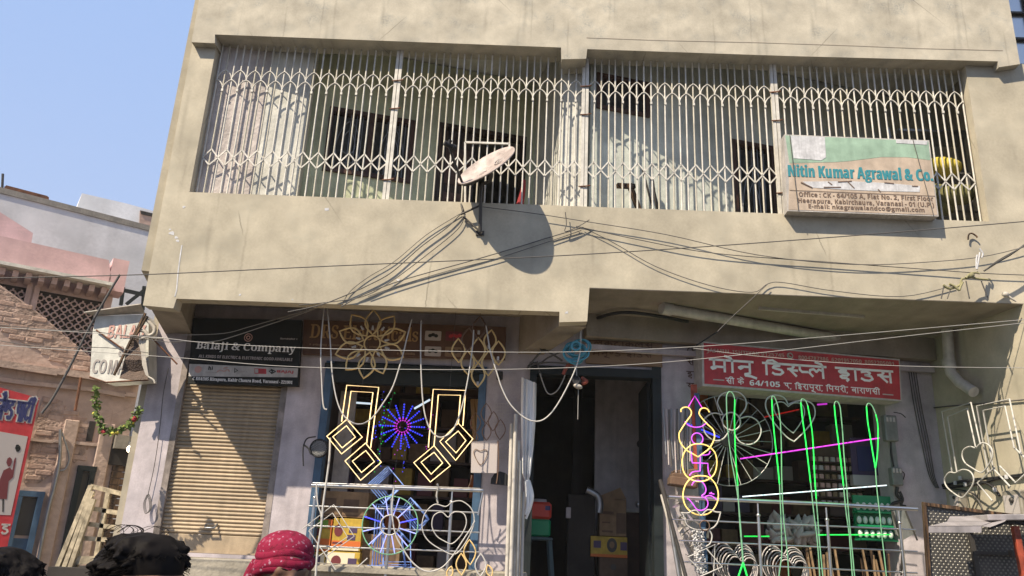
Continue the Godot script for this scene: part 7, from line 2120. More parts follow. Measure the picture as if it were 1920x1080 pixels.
	# ---- goods inside
	t = thing("parts_shelf", "shelf of small pinkish packets in rows inside the right shop", "shelf", Vector3(3.814, 2.511, -2.2))
	b = MB.new()
	b.box(Vector3(3.883, 2.689, -2.35), Vector3(0.62, 0.7, 0.05))
	part(t, "back_board", b, M.dark_card)
	for r in 6:
		b = MB.new()
		b.box(Vector3(3.842, 2.854, -2.2) + Vector3(0, -0.105 * r - 0.05, 0), Vector3(0.62, 0.012, 0.14))
		part(t, "shelf_board", b, M.dark_wood)
		for k in 8:
			b = MB.new()
			b.bbox(Vector3(3.831, 2.851, -2.17) + Vector3(-0.265 + 0.076 * k, -0.105 * r - 0.012, rng.randf_range(-0.01, 0.01)), Vector3(0.052, 0.06, 0.05), 0.006)
			part(t, "packet", b, [M.sign_peach, M.faded_red_text, M.sign_pale_grey, M.card][rng.randi() % 4])
	t = thing("bulb_tray", "green tray rack holding rows of white bulbs at the right of the right shop", "tray", Vector3(3.935, 1.96, -1.5))
	b = MB.new()
	b.box(Vector3(4, 2.128, -1.62), Vector3(0.43, 0.5, 0.04))
	part(t, "back_panel", b, M.green_plastic)
	for r in 3:
		b = MB.new()
		b.box(Vector3(3.973, 2.27, -1.52) + Vector3(0, -0.15 * r - 0.085, 0), Vector3(0.43, 0.02, 0.16))
		part(t, "tray_shelf", b, M.green_plastic)
		for k in 6:
			b = MB.new()
			b.ball(Vector3(3.964, 2.269, -1.5) + Vector3(-0.17 + 0.068 * k, -0.15 * r - 0.02, 0), Vector3(0.026, 0.045, 0.026), Basis(), 10, 7)
			part(t, "white_bulb", b, M.egg_white)
	t = thing("dark_poster", "dark poster board standing above a pale shelf front at the right back", "poster", Vector3(4.171, 2.652, -2))
	b = MB.new()
	b.box(Vector3(4.189, 2.847, -2), Vector3(0.46, 0.5, 0.02))
	part(t, "board", b, M.purple_print)
	b = MB.new()
	b.box(Vector3(4.181, 2.845, -1.98), Vector3(0.3, 0.3, 0.01))
	part(t, "print", b, M.navy_text)
	b = MB.new()
	b.bbox(Vector3(4.165, 2.58, -1.98), Vector3(0.46, 0.13, 0.1), 0.008)
	solo("pale_shelf_front", b, M.sign_pale_grey, "pale shelf front with a small mark under the dark poster", "shelf")
	b = MB.new()
	for i in 60:
		b.ball(Vector3(3.134, 1.964, -1.8) + Vector3(rng.randf_range(-0.3, 0.3), rng.randf_range(-0.12, 0.13), rng.randf_range(-0.1, 0.1)), Vector3(0.13, 0.035, 0.07) * rng.randf_range(0.5, 1.1), Basis(Vector3(0.3, 0.2, 0.9).normalized(), rng.randf() * 3.0), 5, 4)
	solo("plastic_bags", b, M.sign_pale_grey, "heap of pale plastic bags behind the right railing", "bags").set_meta("kind", "stuff")
	for k in 16:
		b = MB.new()
		var x := 3.123 + 0.042 * k + (0.25 if k > 8 else 0.0)
		b.bar(Vector3(x, 1.22, -1.35 + 0.03 * (k % 3)), Vector3(x + rng.randf_range(-0.04, 0.04), 1.22 + rng.randf_range(0.4, 0.58), -1.4), 0.02, 0.02, Vector3(0, 0, 1))
		solo("wood_stick", b, M.card if k % 3 else M.frame_wood, ORD[k] + " wooden stick from the left, standing low in the right shop window", "stick", "wooden sticks behind the right railing")
	# ---- switch boxes and cable on the right pillar
	var defs := [[1620, 82, 0.155, 0.3, "upper grey switch box on the lilac pillar right of the right shop", "switch_box"], [1662, 408, 0.13, 0.2, "lower grey switch box on the lilac pillar, below the trunking", "switch_box"]]
	for d in defs:
		var p := Vector3(4.219, 3.14, -1.418) if d[1] == 82 else Vector3(4.234, 2.59, -1.42)
		t = thing(d[5], d[4], "switch box", p)
		b = MB.new()
		b.bbox(p - Vector3(0, 0, 0.03), Vector3(d[2], d[3], 0.09), 0.01, Basis(UR, W, UR.cross(W)))
		part(t, "case", b, M.switch_grey)
		for k in 3:
			b = MB.new()
			b.bbox(p + UR * (0.04 * k - 0.04) + Vector3(0, d[3] * 0.32, 0.02), Vector3(0.026, 0.05, 0.012), 0.003, Basis(UR, W, UR.cross(W)))
			part(t, "switch", b, M.sign_pale_grey)
	b = MB.new()
	b.bar(Vector3(4.247, 2.989, -1.472), Vector3(4.253, 2.668, -1.473), 0.05, 0.04, Vector3(0, 0, 1))
	solo("cable_trunking", b, M.switch_grey, "grey cable trunking between the two switch boxes", "trunking")
	t = thing("pillar_cables", "black cables bunched under the lower switch box", "cables", Vector3(4.179, 2.275, -1.454))
	for s in [[smooth([Vector3(4.221, 2.986, -1.459), Vector3(4.214, 2.841, -1.458), Vector3(4.226, 2.707, -1.46)]), 0.012], [smooth([Vector3(4.245, 2.475, -1.462), Vector3(4.227, 2.392, -1.46), Vector3(4.273, 2.329, -1.465), Vector3(4.181, 2.292, -1.454), Vector3(4.142, 2.257, -1.449)]), 0.02], [smooth([Vector3(4.266, 2.427, -1.464), Vector3(4.292, 2.346, -1.467), Vector3(4.267, 2.28, -1.464), Vector3(4.318, 2.266, -1.471)]), 0.018], [smooth([Vector3(4.301, 2.659, -1.448), Vector3(4.336, 2.627, -1.453), Vector3(4.316, 2.56, -1.45)]), 0.006], [smooth([Vector3(4.286, 3.332, -1.446), Vector3(4.375, 3.32, -1.457), Vector3(4.425, 3.279, -1.463)]), 0.006]]: tubes(t, "cable", M.black_rubber, [s[0]], s[1], false)
	t = thing("tilted_board", "grey tilted board hanging below the black cables behind the railing's right post", "board", Vector3(3.996, 1.876, -0.95))
	b = MB.new()
	b.prism([Vector2(3.934, 2.177), Vector2(4.077, 2.191), Vector2(4.161, 1.959), Vector2(4.012, 1.877), Vector2(3.956, 1.935)], Vector3(0, 0, -0.95), Vector3.RIGHT, W, 0.03)
	part(t, "board", b, M.switch_grey)
	b = MB.new()
	b.tube([Vector3(3.921, 2.175, -0.92), Vector3(3.994, 1.831, -0.92), Vector3(3.946, 1.527, -0.92)], 0.012, 6); b.tube([Vector3(4.062, 2.181, -0.92), Vector3(4.154, 1.883, -0.92)], 0.01, 6)
	part(t, "frame_rod", b, M.dark_metal)

func right_side():
	var W := Vector3.UP
	var ns := US.cross(W).normalized()
	# ---- white wire frames hung on the side wall
	var t := thing("rectangle_light", "tall double rectangle of white rope on the side wall, the left one of the two", "light ornament", Vector3(4.68, 2.62, -1.055))
	tubes(t, "frame_rope", M.white_rope, [[Vector3(4.679, 2.62, -1.059), Vector3(4.673, 3.299, -1.104), Vector3(4.742, 3.317, -0.611), Vector3(4.75, 2.867, -0.555)], [Vector3(4.69, 2.62, -0.979), Vector3(4.685, 3.228, -1.019), Vector3(4.732, 3.267, -0.683), Vector3(4.739, 2.85, -0.634)]], 0.009, false)
	t = thing("rectangle_light", "tall double rectangle of white rope on the side wall, the right one of the two", "light ornament", Vector3(4.799, 2.58, -0.567))
	tubes(t, "frame_rope", M.white_rope, [[Vector3(4.799, 2.58, -0.567), Vector3(4.794, 3.283, -0.602), Vector3(4.862, 3.27, -0.117), Vector3(4.868, 2.718, -0.074)], [Vector3(4.81, 2.638, -0.489), Vector3(4.806, 3.221, -0.515), Vector3(4.851, 3.212, -0.193), Vector3(4.857, 2.783, -0.153)]], 0.009, false)
	t = thing("diamond_light", "broken white rope diamonds hanging below the right double rectangle", "light ornament", Vector3(4.844, 2.426, -0.385))
	tubes(t, "frame_rope", M.white_rope, [[Vector3(4.872, 2.798, -0.185), Vector3(4.889, 2.687, -0.066), Vector3(4.909, 2.563, 0.076)], [Vector3(4.84, 2.633, -0.416), Vector3(4.866, 2.452, -0.228), Vector3(4.889, 2.538, -0.063)], [Vector3(4.825, 2.623, -0.521), Vector3(4.854, 2.421, -0.314)], [Vector3(4.829, 2.627, -0.492), Vector3(4.789, 2.493, -0.782), Vector3(4.815, 2.298, -0.597)]], 0.010, false)
	for s in [["white rope heart low on the side wall, nearest to the lilac pillar", [Vector3(4.647, 2.604, -0.932), Vector3(4.633, 2.615, -1.031), Vector3(4.62, 2.554, -1.124), Vector3(4.623, 2.47, -1.103), Vector3(4.637, 2.395, -0.999), Vector3(4.654, 2.341, -0.879), Vector3(4.666, 2.376, -0.794), Vector3(4.681, 2.454, -0.688), Vector3(4.686, 2.531, -0.653), Vector3(4.679, 2.6, -0.699), Vector3(4.664, 2.626, -0.806)]], ["white rope heart hanging between the two rope rectangles", [Vector3(4.747, 2.841, -0.647), Vector3(4.736, 2.865, -0.727), Vector3(4.721, 2.846, -0.834), Vector3(4.715, 2.782, -0.876), Vector3(4.72, 2.703, -0.842), Vector3(4.734, 2.64, -0.742), Vector3(4.752, 2.583, -0.614), Vector3(4.767, 2.638, -0.506), Vector3(4.779, 2.721, -0.422), Vector3(4.78, 2.805, -0.415), Vector3(4.771, 2.865, -0.479), Vector3(4.759, 2.879, -0.564)]]]:
		t = thing("heart_light", s[0], "light ornament", s[1][5])
		tubes(t, "heart_rope", M.white_rope, [smooth(s[1], true)], 0.0085)
	# ---- meter boxes
	for s in [[Vector3(4.795, 2.345, -1.311), "grey electric meter box in shade, left of the two on the side wall", 0.2], [Vector3(4.918, 2.256, -0.435), "sunlit grey electric meter box, right of the two on the side wall", 0.3]]:
		t = thing("meter_box", s[1], "meter box", s[0])
		b_meter(t, s[0], s[2], ns)
	# ---- cables along the wall
	var k := 0
	for l in [[Vector3(4.785, 2.898, -1.894), Vector3(4.797, 2.708, -1.806), Vector3(4.819, 2.547, -1.644), Vector3(4.861, 2.54, -1.349), Vector3(4.903, 2.553, -1.047), Vector3(4.937, 2.547, -0.805), Vector3(4.974, 2.546, -0.538), Vector3(5.014, 2.548, -0.252)], [Vector3(4.78, 2.994, -1.927), Vector3(4.785, 2.776, -1.892), Vector3(4.804, 2.585, -1.756), Vector3(4.838, 2.509, -1.513), Vector3(4.884, 2.5, -1.183), Vector3(4.922, 2.509, -0.913), Vector3(4.948, 2.535, -0.73), Vector3(4.979, 2.53, -0.505), Vector3(5.014, 2.533, -0.255)], [Vector3(4.78, 3.148, -1.923), Vector3(4.779, 2.84, -1.93), Vector3(4.795, 2.619, -1.823), Vector3(4.826, 2.529, -1.601), Vector3(4.87, 2.549, -1.281), Vector3(4.914, 2.533, -0.968), Vector3(4.94, 2.459, -0.784), Vector3(4.953, 2.361, -0.689)], [Vector3(4.783, 2.701, -1.906), Vector3(4.815, 2.52, -1.673), Vector3(4.859, 2.471, -1.363), Vector3(4.888, 2.429, -1.155), Vector3(4.907, 2.367, -1.022)], [Vector3(4.909, 2.488, -1.008), Vector3(4.907, 2.394, -1.017), Vector3(4.892, 2.264, -1.126), Vector3(4.884, 2.198, -1.18)], [Vector3(4.871, 2.395, -1.279), Vector3(4.875, 2.324, -1.25), Vector3(4.878, 2.227, -1.227)], [Vector3(4.891, 2.428, -1.134), Vector3(4.908, 2.313, -1.013), Vector3(4.912, 2.204, -0.984)]]:
		var b := MB.new()
		b.tube(smooth(l), 0.014 if k < 3 else 0.008, 6)
		solo("wall_cable", b, M.black_rubber if k < 4 else M.grey_cable, ["thick black cable sweeping along the side wall, topmost of the bundle", "thick black cable sweeping along the side wall, second in the bundle", "thick black cable that turns down towards the meter boxes", "thin black cable lowest in the sweep along the side wall", "thin grey cable dropping from the bundle to the tin sheet", "thin grey cable dropping from the left rope heart", "thin grey cable running down beside the left meter box"][k], "cable", "cables on the side wall")
		k += 1
	for k2 in 4:
		var b := MB.new()
		var x := 0.03 * k2
		b.tube(smooth([Vector3(4.559, 3.894, -1.54) + UR * x, Vector3(4.58, 3.443, -1.542) + UR * x, Vector3(4.62, 3.005, -1.547) + UR * x, Vector3(4.666, 2.64, -1.553) + UR * (x * 0.7), Vector3(4.726, 2.492, -1.55) + UR * (x * 0.4)]), 0.006, 4)
		solo("pillar_cable", b, M.grey_cable, ORD[k2] + " thin grey cable from the left, running down the lilac pillar's right edge", "cable", "thin cables on the lilac pillar")
	var b := MB.new()
	for q in [Vector3(4.855, 2.585, -1.248), Vector3(4.842, 2.536, -1.337), Vector3(4.865, 2.51, -1.176), Vector3(4.955, 2.538, -0.53), Vector3(4.928, 2.422, -0.724)]: b.bbox(q, Vector3(0.03, 0.045, 0.03), 0.005)
	solo("cable_clips", b, M.paper, "small white clips holding the black cables on the side wall", "clips").set_meta("kind", "stuff")
	b = MB.new()
	b.tube(smooth([Vector3(4.817, 3.448, -1.731), Vector3(4.886, 3.397, -1.241), Vector3(4.945, 3.348, -0.818), Vector3(5.044, 3.274, -0.111)]), 0.008, 5)
	solo("wall_cable", b, M.grey_cable, "thin dark cable running level above the rope rectangles on the side wall", "cable", "cables on the side wall")
	# ---- framed sheet of dotted metal
	var zp := 0.25
	t = thing("dotted_panel", "wood-edged dark metal sheet covered with rows of raised dots, before the side wall", "panel", Vector3(3.3, 0, zp))
	var c0 := Vector3(3.702, 2.161, 0.25); var c1 := Vector3(3.596, 1.538, 0.25); var c2 := Vector3(4.653, 2.075, 0.25)
	b = MB.new()
	var pl := [Vector2(c0.x, c0.y), Vector2(c2.x, c2.y), Vector2(c2.x, 0.1), Vector2(c1.x + 0.02, 0.1)]
	b.prism(pl, Vector3(0, 0, zp), Vector3.RIGHT, W, 0.012)
	part(t, "sheet", b, M.dot_sheet)
	b = MB.new()
	var row := 0
	var y := c0.y - 0.02
	while y > 0.9:
		var x := c0.x + 0.02 + (0.021 if row % 2 else 0.0)
		while x < c2.x:
			if inside_poly(Vector2(x, y + 0.014), pl): b.lathe([Vector2(0.010, 0.0), Vector2(0.006, 0.005), Vector2(0.0, 0.006)], Vector3(x, y, zp), Basis(Vector3(1, 0, 0), Vector3(0, 0, 1), Vector3(0, -1, 0)), 6)
			x += 0.042
		y -= 0.026
		row += 1
	part(t, "raised_dots", b, M.dot_metal).set_meta("kind", "stuff")
	b = MB.new()
	b.bar(c0 + Vector3(0, 0, 0.012), Vector3(c1.x, 0.1, zp + 0.012), 0.03, 0.035, Vector3(0, 0, 1))
	part(t, "edge_strip", b, M.frame_wood)
	b = MB.new()
	b.bar(c0 + Vector3(-0.015, 0.014, 0.012), c2 + Vector3(0, 0.014, 0.012), 0.03, 0.035, Vector3(0, 0, 1))
	part(t, "edge_strip", b, M.frame_wood)
	b = MB.new()
	b.bar(Vector3(4.076, 1.954, 0.29), Vector3(4.103, 1.534, 0.29), 0.04, 0.03, Vector3(0, 0, 1)); b.bar(Vector3(4.08, 1.76, 0.29), Vector3(4.581, 1.768, 0.29), 0.04, 0.03)
	part(t, "brace", b, M.dark_metal)
	# ---- folded tin sheet on a red post
	t = thing("tin_awning", "small folded grey tin sheet awning in front of the dotted panel", "awning", Vector3(3.844, 1.955, 0.6))
	b = MB.new()
	var P := [Vector3(3.414, 1.942, 0.9), Vector3(3.858, 1.964, 0.9), Vector3(3.927, 1.958, 0.9), Vector3(4.055, 2.009, 0.9)]
	var Q := [Vector3(3.807, 2.054, 0.5), Vector3(4.338, 2.078, 0.5), Vector3(4.338, 2.078, 0.5), Vector3(4.338, 2.078, 0.5)]
	b.quad(P[0], P[1], Vector3(4.054, 2.01, 0.72), Vector3(3.662, 1.994, 0.72)); b.quad(Vector3(3.662, 1.995, 0.72), Vector3(4.055, 2.012, 0.72), Q[1], Q[0])
	b.quad(Vector3(3.408, 1.893, 0.9), Vector3(3.85, 1.912, 0.9), P[1], P[0])
	b.quad(P[1], P[2], P[3], Vector3(4.054, 2.01, 0.72)); b.quad(Vector3(4.055, 2.012, 0.72), P[3], Q[1], Q[1] - Vector3(0.02, 0, 0))
	for s in [[P[0], P[1], Vector3(4.054, 2.01, 0.72), Vector3(3.662, 1.994, 0.72)], [Vector3(3.662, 1.995, 0.72), Vector3(4.055, 2.012, 0.72), Q[1], Q[0]]]:
		b.quad(s[3] + Vector3(0, 0.004, 0), s[2] + Vector3(0, 0.004, 0), s[1] + Vector3(0, 0.004, 0), s[0] + Vector3(0, 0.004, 0))
	part(t, "sheet", b, M.awning_tin)
	b = MB.new()
	b.bbox(Vector3(4.503, 2.072, 0.55), Vector3(1.0, 0.05, 0.4), 0.006, Basis(Vector3(0, 0, 1), 0.05))
	part(t, "upper_sheet", b, M.awning_tin)
	b = MB.new()
	var h0 := Vector3(4.26, 2.045, 0.62); var h1 := Vector3(4.426, 2.025, 0.62)
	b.bar(h0, h1, 0.05, 0.06); b.ball(h0, Vector3(0.06, 0.05, 0.05), Basis(), 10, 7); b.bar(Vector3(4.027, 1.969, 0.7), h0, 0.03, 0.04)
	part(t, "bracket", b, M.black_rubber)
	b = MB.new()
	var r0 := Vector3(4.299, 1.992, 0.62); var r1 := Vector3(4.313, 1.58, 0.62)
	b.bar(r0, r1, 0.05, 0.05, Vector3(0, 0, 1)); b.bar(r1, r1 + (r1 - r0) * 1.6, 0.05, 0.05, Vector3(0, 0, 1))
	solo("red_post", b, M.red_oxide, "rusty red post holding the grey tin awning at the picture's right edge", "post")
	b = MB.new()
	b.bbox(Vector3(4.39, 1.76, 0.5), Vector3(0.2, 0.06, 0.05), 0.006)
	solo("dark_clamp", b, M.dark_metal, "dark clamp across the red post", "clamp")
	# ---- neighbouring block at the upper right
	t = thing("glazed_block", "dark neighbouring block with a barred glass front at the upper right corner", "building", Vector3(7.5, 0, -1.5))
	b = MB.new()
	b.box(Vector3(8.3, 5.5, -3.5), Vector3(5.0, 11.0, 4.0))
	b.box(Vector3(7.0, 9.75, -1.28), Vector3(2.3, 0.2, 0.35)); b.box(Vector3(7.0, 7.55, -1.3), Vector3(2.3, 0.15, 0.35))
	part(t, "wall", b, M.plinth_plaster)
	for i in 4:
		for j in 5:
			b = MB.new()
			b.box(Vector3(6.05 + 0.42 * i, 7.9 + 0.42 * j, -1.46), Vector3(0.4, 0.4, 0.02))
			part(t, "pane", b, M.steel)
	for i in 5:
		b = MB.new()
		b.box(Vector3(5.84 + 0.42 * i, 8.74, -1.42), Vector3(0.03, 2.2, 0.04))
		part(t, "window_bar", b, M.dark_metal)
	for j in 6:
		b = MB.new()
		b.box(Vector3(6.68, 7.69 + 0.42 * j, -1.415), Vector3(1.7, 0.03, 0.04))
		part(t, "window_bar", b, M.dark_metal)

func b_meter(t: Node3D, p: Vector3, s: float, ns: Vector3):
	var W := Vector3.UP
	var bs := Basis(US, W, ns)
	var b := MB.new()
	b.bbox(p - ns * 0.05, Vector3(s * 0.9, s * 0.95, 0.1), 0.012, bs)
	part(t, "case", b, M.meter_grey)
	b = MB.new()
	b.box(p + ns * 0.003, Vector3(s * 0.66, s * 0.62, 0.012), bs)
	part(t, "cover", b, M.sign_pale_grey)
	b = MB.new()
	b.ball(p + ns * 0.008 + W * s * 0.14 + US * s * 0.06, Vector3.ONE * s * 0.1, bs, 12, 8)
	part(t, "dial", b, M.dark_metal)

func cables():
	var list := [
		["long thin dark wire crossing the whole front above the dish's shadow", [Vector3(-5.507, 3.934, 0.55), Vector3(-4.975, 3.965, 0.55), Vector3(-3.756, 4.046, 0.55), Vector3(-2.015, 4.198, 0.55), Vector3(-0.009, 4.37, 0.55), Vector3(1.575, 4.533, 0.55), Vector3(3.431, 4.752, 0.55), Vector3(5.085, 4.964, 0.55)], 0.0055, M.grey_cable, false],
		["pale wire crossing before the shop boards, upper of the two level ones", [Vector3(-5.401, 3.471, 0.45), Vector3(-3.793, 3.432, 0.45), Vector3(-3.152, 3.392, 0.45), Vector3(-2.258, 3.38, 0.45), Vector3(-1.009, 3.398, 0.45), Vector3(0.334, 3.441, 0.45), Vector3(1.671, 3.553, 0.45), Vector3(3.116, 3.728, 0.45), Vector3(4.985, 3.969, 0.45)], 0.0036, M.white_cable, false],
		["pale wire crossing before the shop boards, lower of the two level ones", [Vector3(-5.335, 3.287, 0.48), Vector3(-4.218, 3.252, 0.48), Vector3(-3.322, 3.224, 0.48), Vector3(-2.225, 3.184, 0.48), Vector3(-0.48, 3.228, 0.48), Vector3(0.947, 3.333, 0.48), Vector3(2.172, 3.497, 0.48), Vector3(3.613, 3.724, 0.48), Vector3(4.961, 3.932, 0.48)], 0.0036, M.white_cable, false],
		["thin pale wire across the red sign to the right edge", [Vector3(1.574, 3.536, 0.42), Vector3(2.188, 3.481, 0.42), Vector3(3.103, 3.444, 0.42), Vector3(3.913, 3.445, 0.42), Vector3(4.924, 3.476, 0.42)], 0.0034, M.white_cable, false],
		["dark cable from the dish bracket down to the shutter corner, topmost of the bundle", [Vector3(-0.791, 5.064, 0.03), Vector3(-0.94, 4.877, 0.03), Vector3(-1.21, 4.639, 0.03), Vector3(-1.498, 4.338, 0.03), Vector3(-1.737, 4.18, 0.03), Vector3(-1.951, 4.066, 0.03), Vector3(-2.218, 3.944, 0.03), Vector3(-2.544, 3.856, 0.03)], 0.0062, M.grey_cable, true],
		["dark cable from the dish bracket sagging below its neighbours", [Vector3(-0.765, 5.028, 0.03), Vector3(-0.835, 4.85, 0.03), Vector3(-1.145, 4.545, 0.03), Vector3(-1.515, 4.218, 0.03), Vector3(-1.781, 4.055, 0.03), Vector3(-2.11, 3.983, 0.03), Vector3(-2.442, 3.935, 0.03)], 0.005, M.grey_cable, true],
		["thin dark wire running from the dish bracket across the left parapet", [Vector3(-0.813, 5.043, 0.02), Vector3(-1.165, 4.78, 0.02), Vector3(-1.482, 4.463, 0.02), Vector3(-1.748, 4.272, 0.02), Vector3(-1.928, 4.099, 0.02), Vector3(-1.995, 3.938, 0.02)], 0.004, M.grey_cable, true],
		["thick dark cable from the parapet knot down to the left shop", [Vector3(0.482, 4.913, 0.03), Vector3(0.153, 4.795, 0.03), Vector3(-0.229, 4.652, 0.03), Vector3(-0.687, 4.49, 0.03), Vector3(-1.13, 4.341, 0.03), Vector3(-1.459, 4.221, 0.03), Vector3(-1.783, 4.072, 0.03), Vector3(-1.993, 3.935, 0.03)], 0.006, M.grey_cable, true],
		["second dark cable from the parapet knot, just below the thick one", [Vector3(0.494, 4.888, 0.03), Vector3(0.098, 4.726, 0.03), Vector3(-0.405, 4.531, 0.03), Vector3(-0.906, 4.373, 0.03), Vector3(-1.4, 4.193, 0.03), Vector3(-1.725, 4.057, 0.03)], 0.0045, M.grey_cable, true],
		["dark wire from the parapet knot to the yellow rag at the right", [Vector3(0.435, 4.931, 0.04), Vector3(1.119, 4.797, 0.04), Vector3(1.906, 4.676, 0.04), Vector3(3.132, 4.621, 0.04), Vector3(4.18, 4.578, 0.04), Vector3(4.728, 4.558, 0.04), Vector3(5.33, 4.557, 0.04)], 0.005, M.grey_cable, true],
		["thin wire from the dish foot rising to the right edge over the parapet", [Vector3(-0.578, 5.114, 0.05), Vector3(-0.028, 5.059, 0.05), Vector3(0.491, 4.991, 0.05), Vector3(1.402, 4.865, 0.05), Vector3(2.352, 4.671, 0.05), Vector3(3.349, 4.602, 0.05), Vector3(4.242, 4.672, 0.05), Vector3(4.806, 4.765, 0.05), Vector3(5.387, 4.944, 0.05)], 0.0045, M.grey_cable, true],
		["thin wire sagging from the parapet knot to the soffit edge", [Vector3(0.505, 4.926, 0.03), Vector3(0.837, 4.76, 0.03), Vector3(1.287, 4.506, 0.03), Vector3(1.84, 4.319, 0.03), Vector3(2.281, 4.26, 0.03), Vector3(2.452, 4.361, 0.03), Vector3(2.619, 4.379, 0.03), Vector3(3.111, 4.31, 0.03), Vector3(3.821, 4.274, 0.03), Vector3(4.385, 4.418, 0.03)], 0.0045, M.grey_cable, true],
		["thin wire from the soffit edge running back to the shop's cable clamp", [Vector3(2.446, 4.354, 0.05), Vector3(2.272, 4.184, 0.05), Vector3(2.054, 3.974, 0.05), Vector3(1.901, 3.814, 0.05)], 0.004, M.grey_cable, false],
		["thick dark cable rising from the yellow rag to the right edge", [Vector3(4.61, 4.526, 0.2), Vector3(4.758, 4.625, 0.2), Vector3(4.937, 4.737, 0.2), Vector3(5.306, 5.013, 0.2)], 0.009, M.grey_cable, false],
		["second cable rising from the yellow rag to the right edge", [Vector3(4.616, 4.531, 0.22), Vector3(4.808, 4.672, 0.22), Vector3(5.281, 4.932, 0.22)], 0.006, M.grey_cable, false],
		["dark pole-like cable slanting down before the pink house", [Vector3(-4.239, 4.109, 0.3), Vector3(-4.311, 3.916, 0.3), Vector3(-4.43, 3.562, 0.3), Vector3(-4.536, 3.174, 0.3), Vector3(-4.645, 2.823, 0.3), Vector3(-4.724, 2.663, 0.3)], 0.012, M.grey_cable, false],
		["thin dark wire before the old house, upper of two", [Vector3(-5.445, 3.516, 0.4), Vector3(-4.789, 3.476, 0.4), Vector3(-4.305, 3.473, 0.4), Vector3(-3.651, 3.402, 0.4), Vector3(-3.412, 3.406, 0.4)], 0.004, M.grey_cable, false],
		["thin dark wire before the old house, lower of two", [Vector3(-5.371, 3.352, 0.45), Vector3(-4.771, 3.29, 0.45), Vector3(-4.139, 3.305, 0.45), Vector3(-3.71, 3.269, 0.45)], 0.004, M.grey_cable, false],
		["pale wire slanting over the black signboard to the soffit", [Vector3(-3.862, 3.649, -0.6), Vector3(-3.534, 3.662, -0.6), Vector3(-3.305, 3.733, -0.6), Vector3(-2.964, 3.87, -0.6), Vector3(-2.62, 4.008, -0.6), Vector3(-2.391, 4.111, -0.6)], 0.005, M.white_cable, true],
		["second pale wire slanting over the black signboard", [Vector3(-3.884, 3.727, -0.62), Vector3(-3.437, 3.764, -0.62), Vector3(-3.149, 3.856, -0.62), Vector3(-2.745, 3.996, -0.62), Vector3(-2.281, 4.165, -0.62)], 0.004, M.white_cable, true],
		["dark cable stapled from the middle beam along the right ceiling", [Vector3(0.639, 4.2, -1.181), Vector3(0.865, 4.2, -0.788), Vector3(1.094, 4.2, -0.671), Vector3(1.407, 4.2, -0.758), Vector3(1.805, 4.2, -0.947)], 0.02, M.black_rubber, true],
		["black cable running from the middle beam to the red sign's corner", [Vector3(2.056, 3.995, -0.6), Vector3(1.966, 3.931, -0.6), Vector3(1.816, 3.827, -0.6)], 0.008, M.black_rubber, false],
		["short wire hanging from the parapet knot beside the column", [Vector3(0.316, 5.08, 0.06), Vector3(0.331, 4.944, 0.06), Vector3(0.321, 4.857, 0.06), Vector3(0.463, 4.924, 0.06), Vector3(0.576, 5.003, 0.06)], 0.005, M.grey_cable, true]]
	for l in list:
		var b := MB.new()
		b.tube(smooth(l[1], false, 5), l[2], 6)
		solo("overhead_wire" if not l[4] else "wall_wire", b, l[3], l[0], "wire")
	# stapled clips on the ceiling cable
	# yellow rags knotted at the right
	var t := thing("yellow_rag", "yellowish rags knotted round the wires at the right of the parapet", "rag", Vector3(4.387, 4.328, 0.15))
	var b := MB.new()
	for s in [smooth([Vector3(4.203, 4.375, 0.15), Vector3(4.259, 4.339, 0.15), Vector3(4.331, 4.358, 0.15), Vector3(4.38, 4.392, 0.15), Vector3(4.402, 4.447, 0.15), Vector3(4.464, 4.46, 0.15), Vector3(4.51, 4.505, 0.15), Vector3(4.574, 4.529, 0.15)]), smooth([Vector3(4.427, 4.448, 0.18), Vector3(4.473, 4.493, 0.18), Vector3(4.525, 4.511, 0.18), Vector3(4.574, 4.502, 0.18)]), smooth([Vector3(4.254, 4.381, 0.17), Vector3(4.301, 4.361, 0.17), Vector3(4.346, 4.32, 0.17), Vector3(4.365, 4.353, 0.17), Vector3(4.397, 4.407, 0.17)]), smooth([Vector3(4.451, 4.477, 0.16), Vector3(4.5, 4.468, 0.16), Vector3(4.539, 4.459, 0.16), Vector3(4.608, 4.451, 0.16), Vector3(4.687, 4.449, 0.16)])]:
		b.tube(s, 0.014, 7, false, 0.009)
	b.ball(Vector3(4.486, 4.481, 0.17), Vector3(0.04, 0.03, 0.03), Basis(Vector3(0, 0, 1), 0.4), 10, 7)
	part(t, "knot", b, M.yellow_rag)
	b = MB.new()
	for s in [smooth([Vector3(4.607, 4.78, 0.18), Vector3(4.635, 4.726, 0.18), Vector3(4.618, 4.677, 0.18)]), smooth([Vector3(4.577, 4.708, 0.18), Vector3(4.559, 4.647, 0.18), Vector3(4.55, 4.549, 0.18), Vector3(4.596, 4.698, 0.18), Vector3(4.606, 4.736, 0.18)])]:
		b.tube(s, 0.009, 6)
	part(t, "pale_strip", b, M.paper)
	b = MB.new()
	for s in [[Vector3(4.207, 4.364, 0.15), Vector3(4.165, 4.226, 0.15)], [Vector3(4.274, 4.34, 0.15), Vector3(4.227, 4.229, 0.15)], [Vector3(4.44, 4.427, 0.15), Vector3(4.45, 4.237, 0.15)], [Vector3(4.596, 4.433, 0.15), Vector3(4.641, 4.232, 0.15)]]: tubes(t, "tail", M.grey_cable, [s], 0.006, false, 4)
	b = MB.new()
	b.tube([Vector3(4.882, 4.332, 0.05), Vector3(4.927, 4.296, 0.05), Vector3(4.98, 4.261, 0.05)], 0.018, 7, false, 0.008); b.ball(Vector3(4.882, 4.332, 0.05), Vector3(0.035, 0.03, 0.03), Basis(), 10, 7)
	solo("ceiling_hook", b, M.tarp_pale, "pale knobbed hook on the parapet's lower edge at the right", "hook")
	b = MB.new()
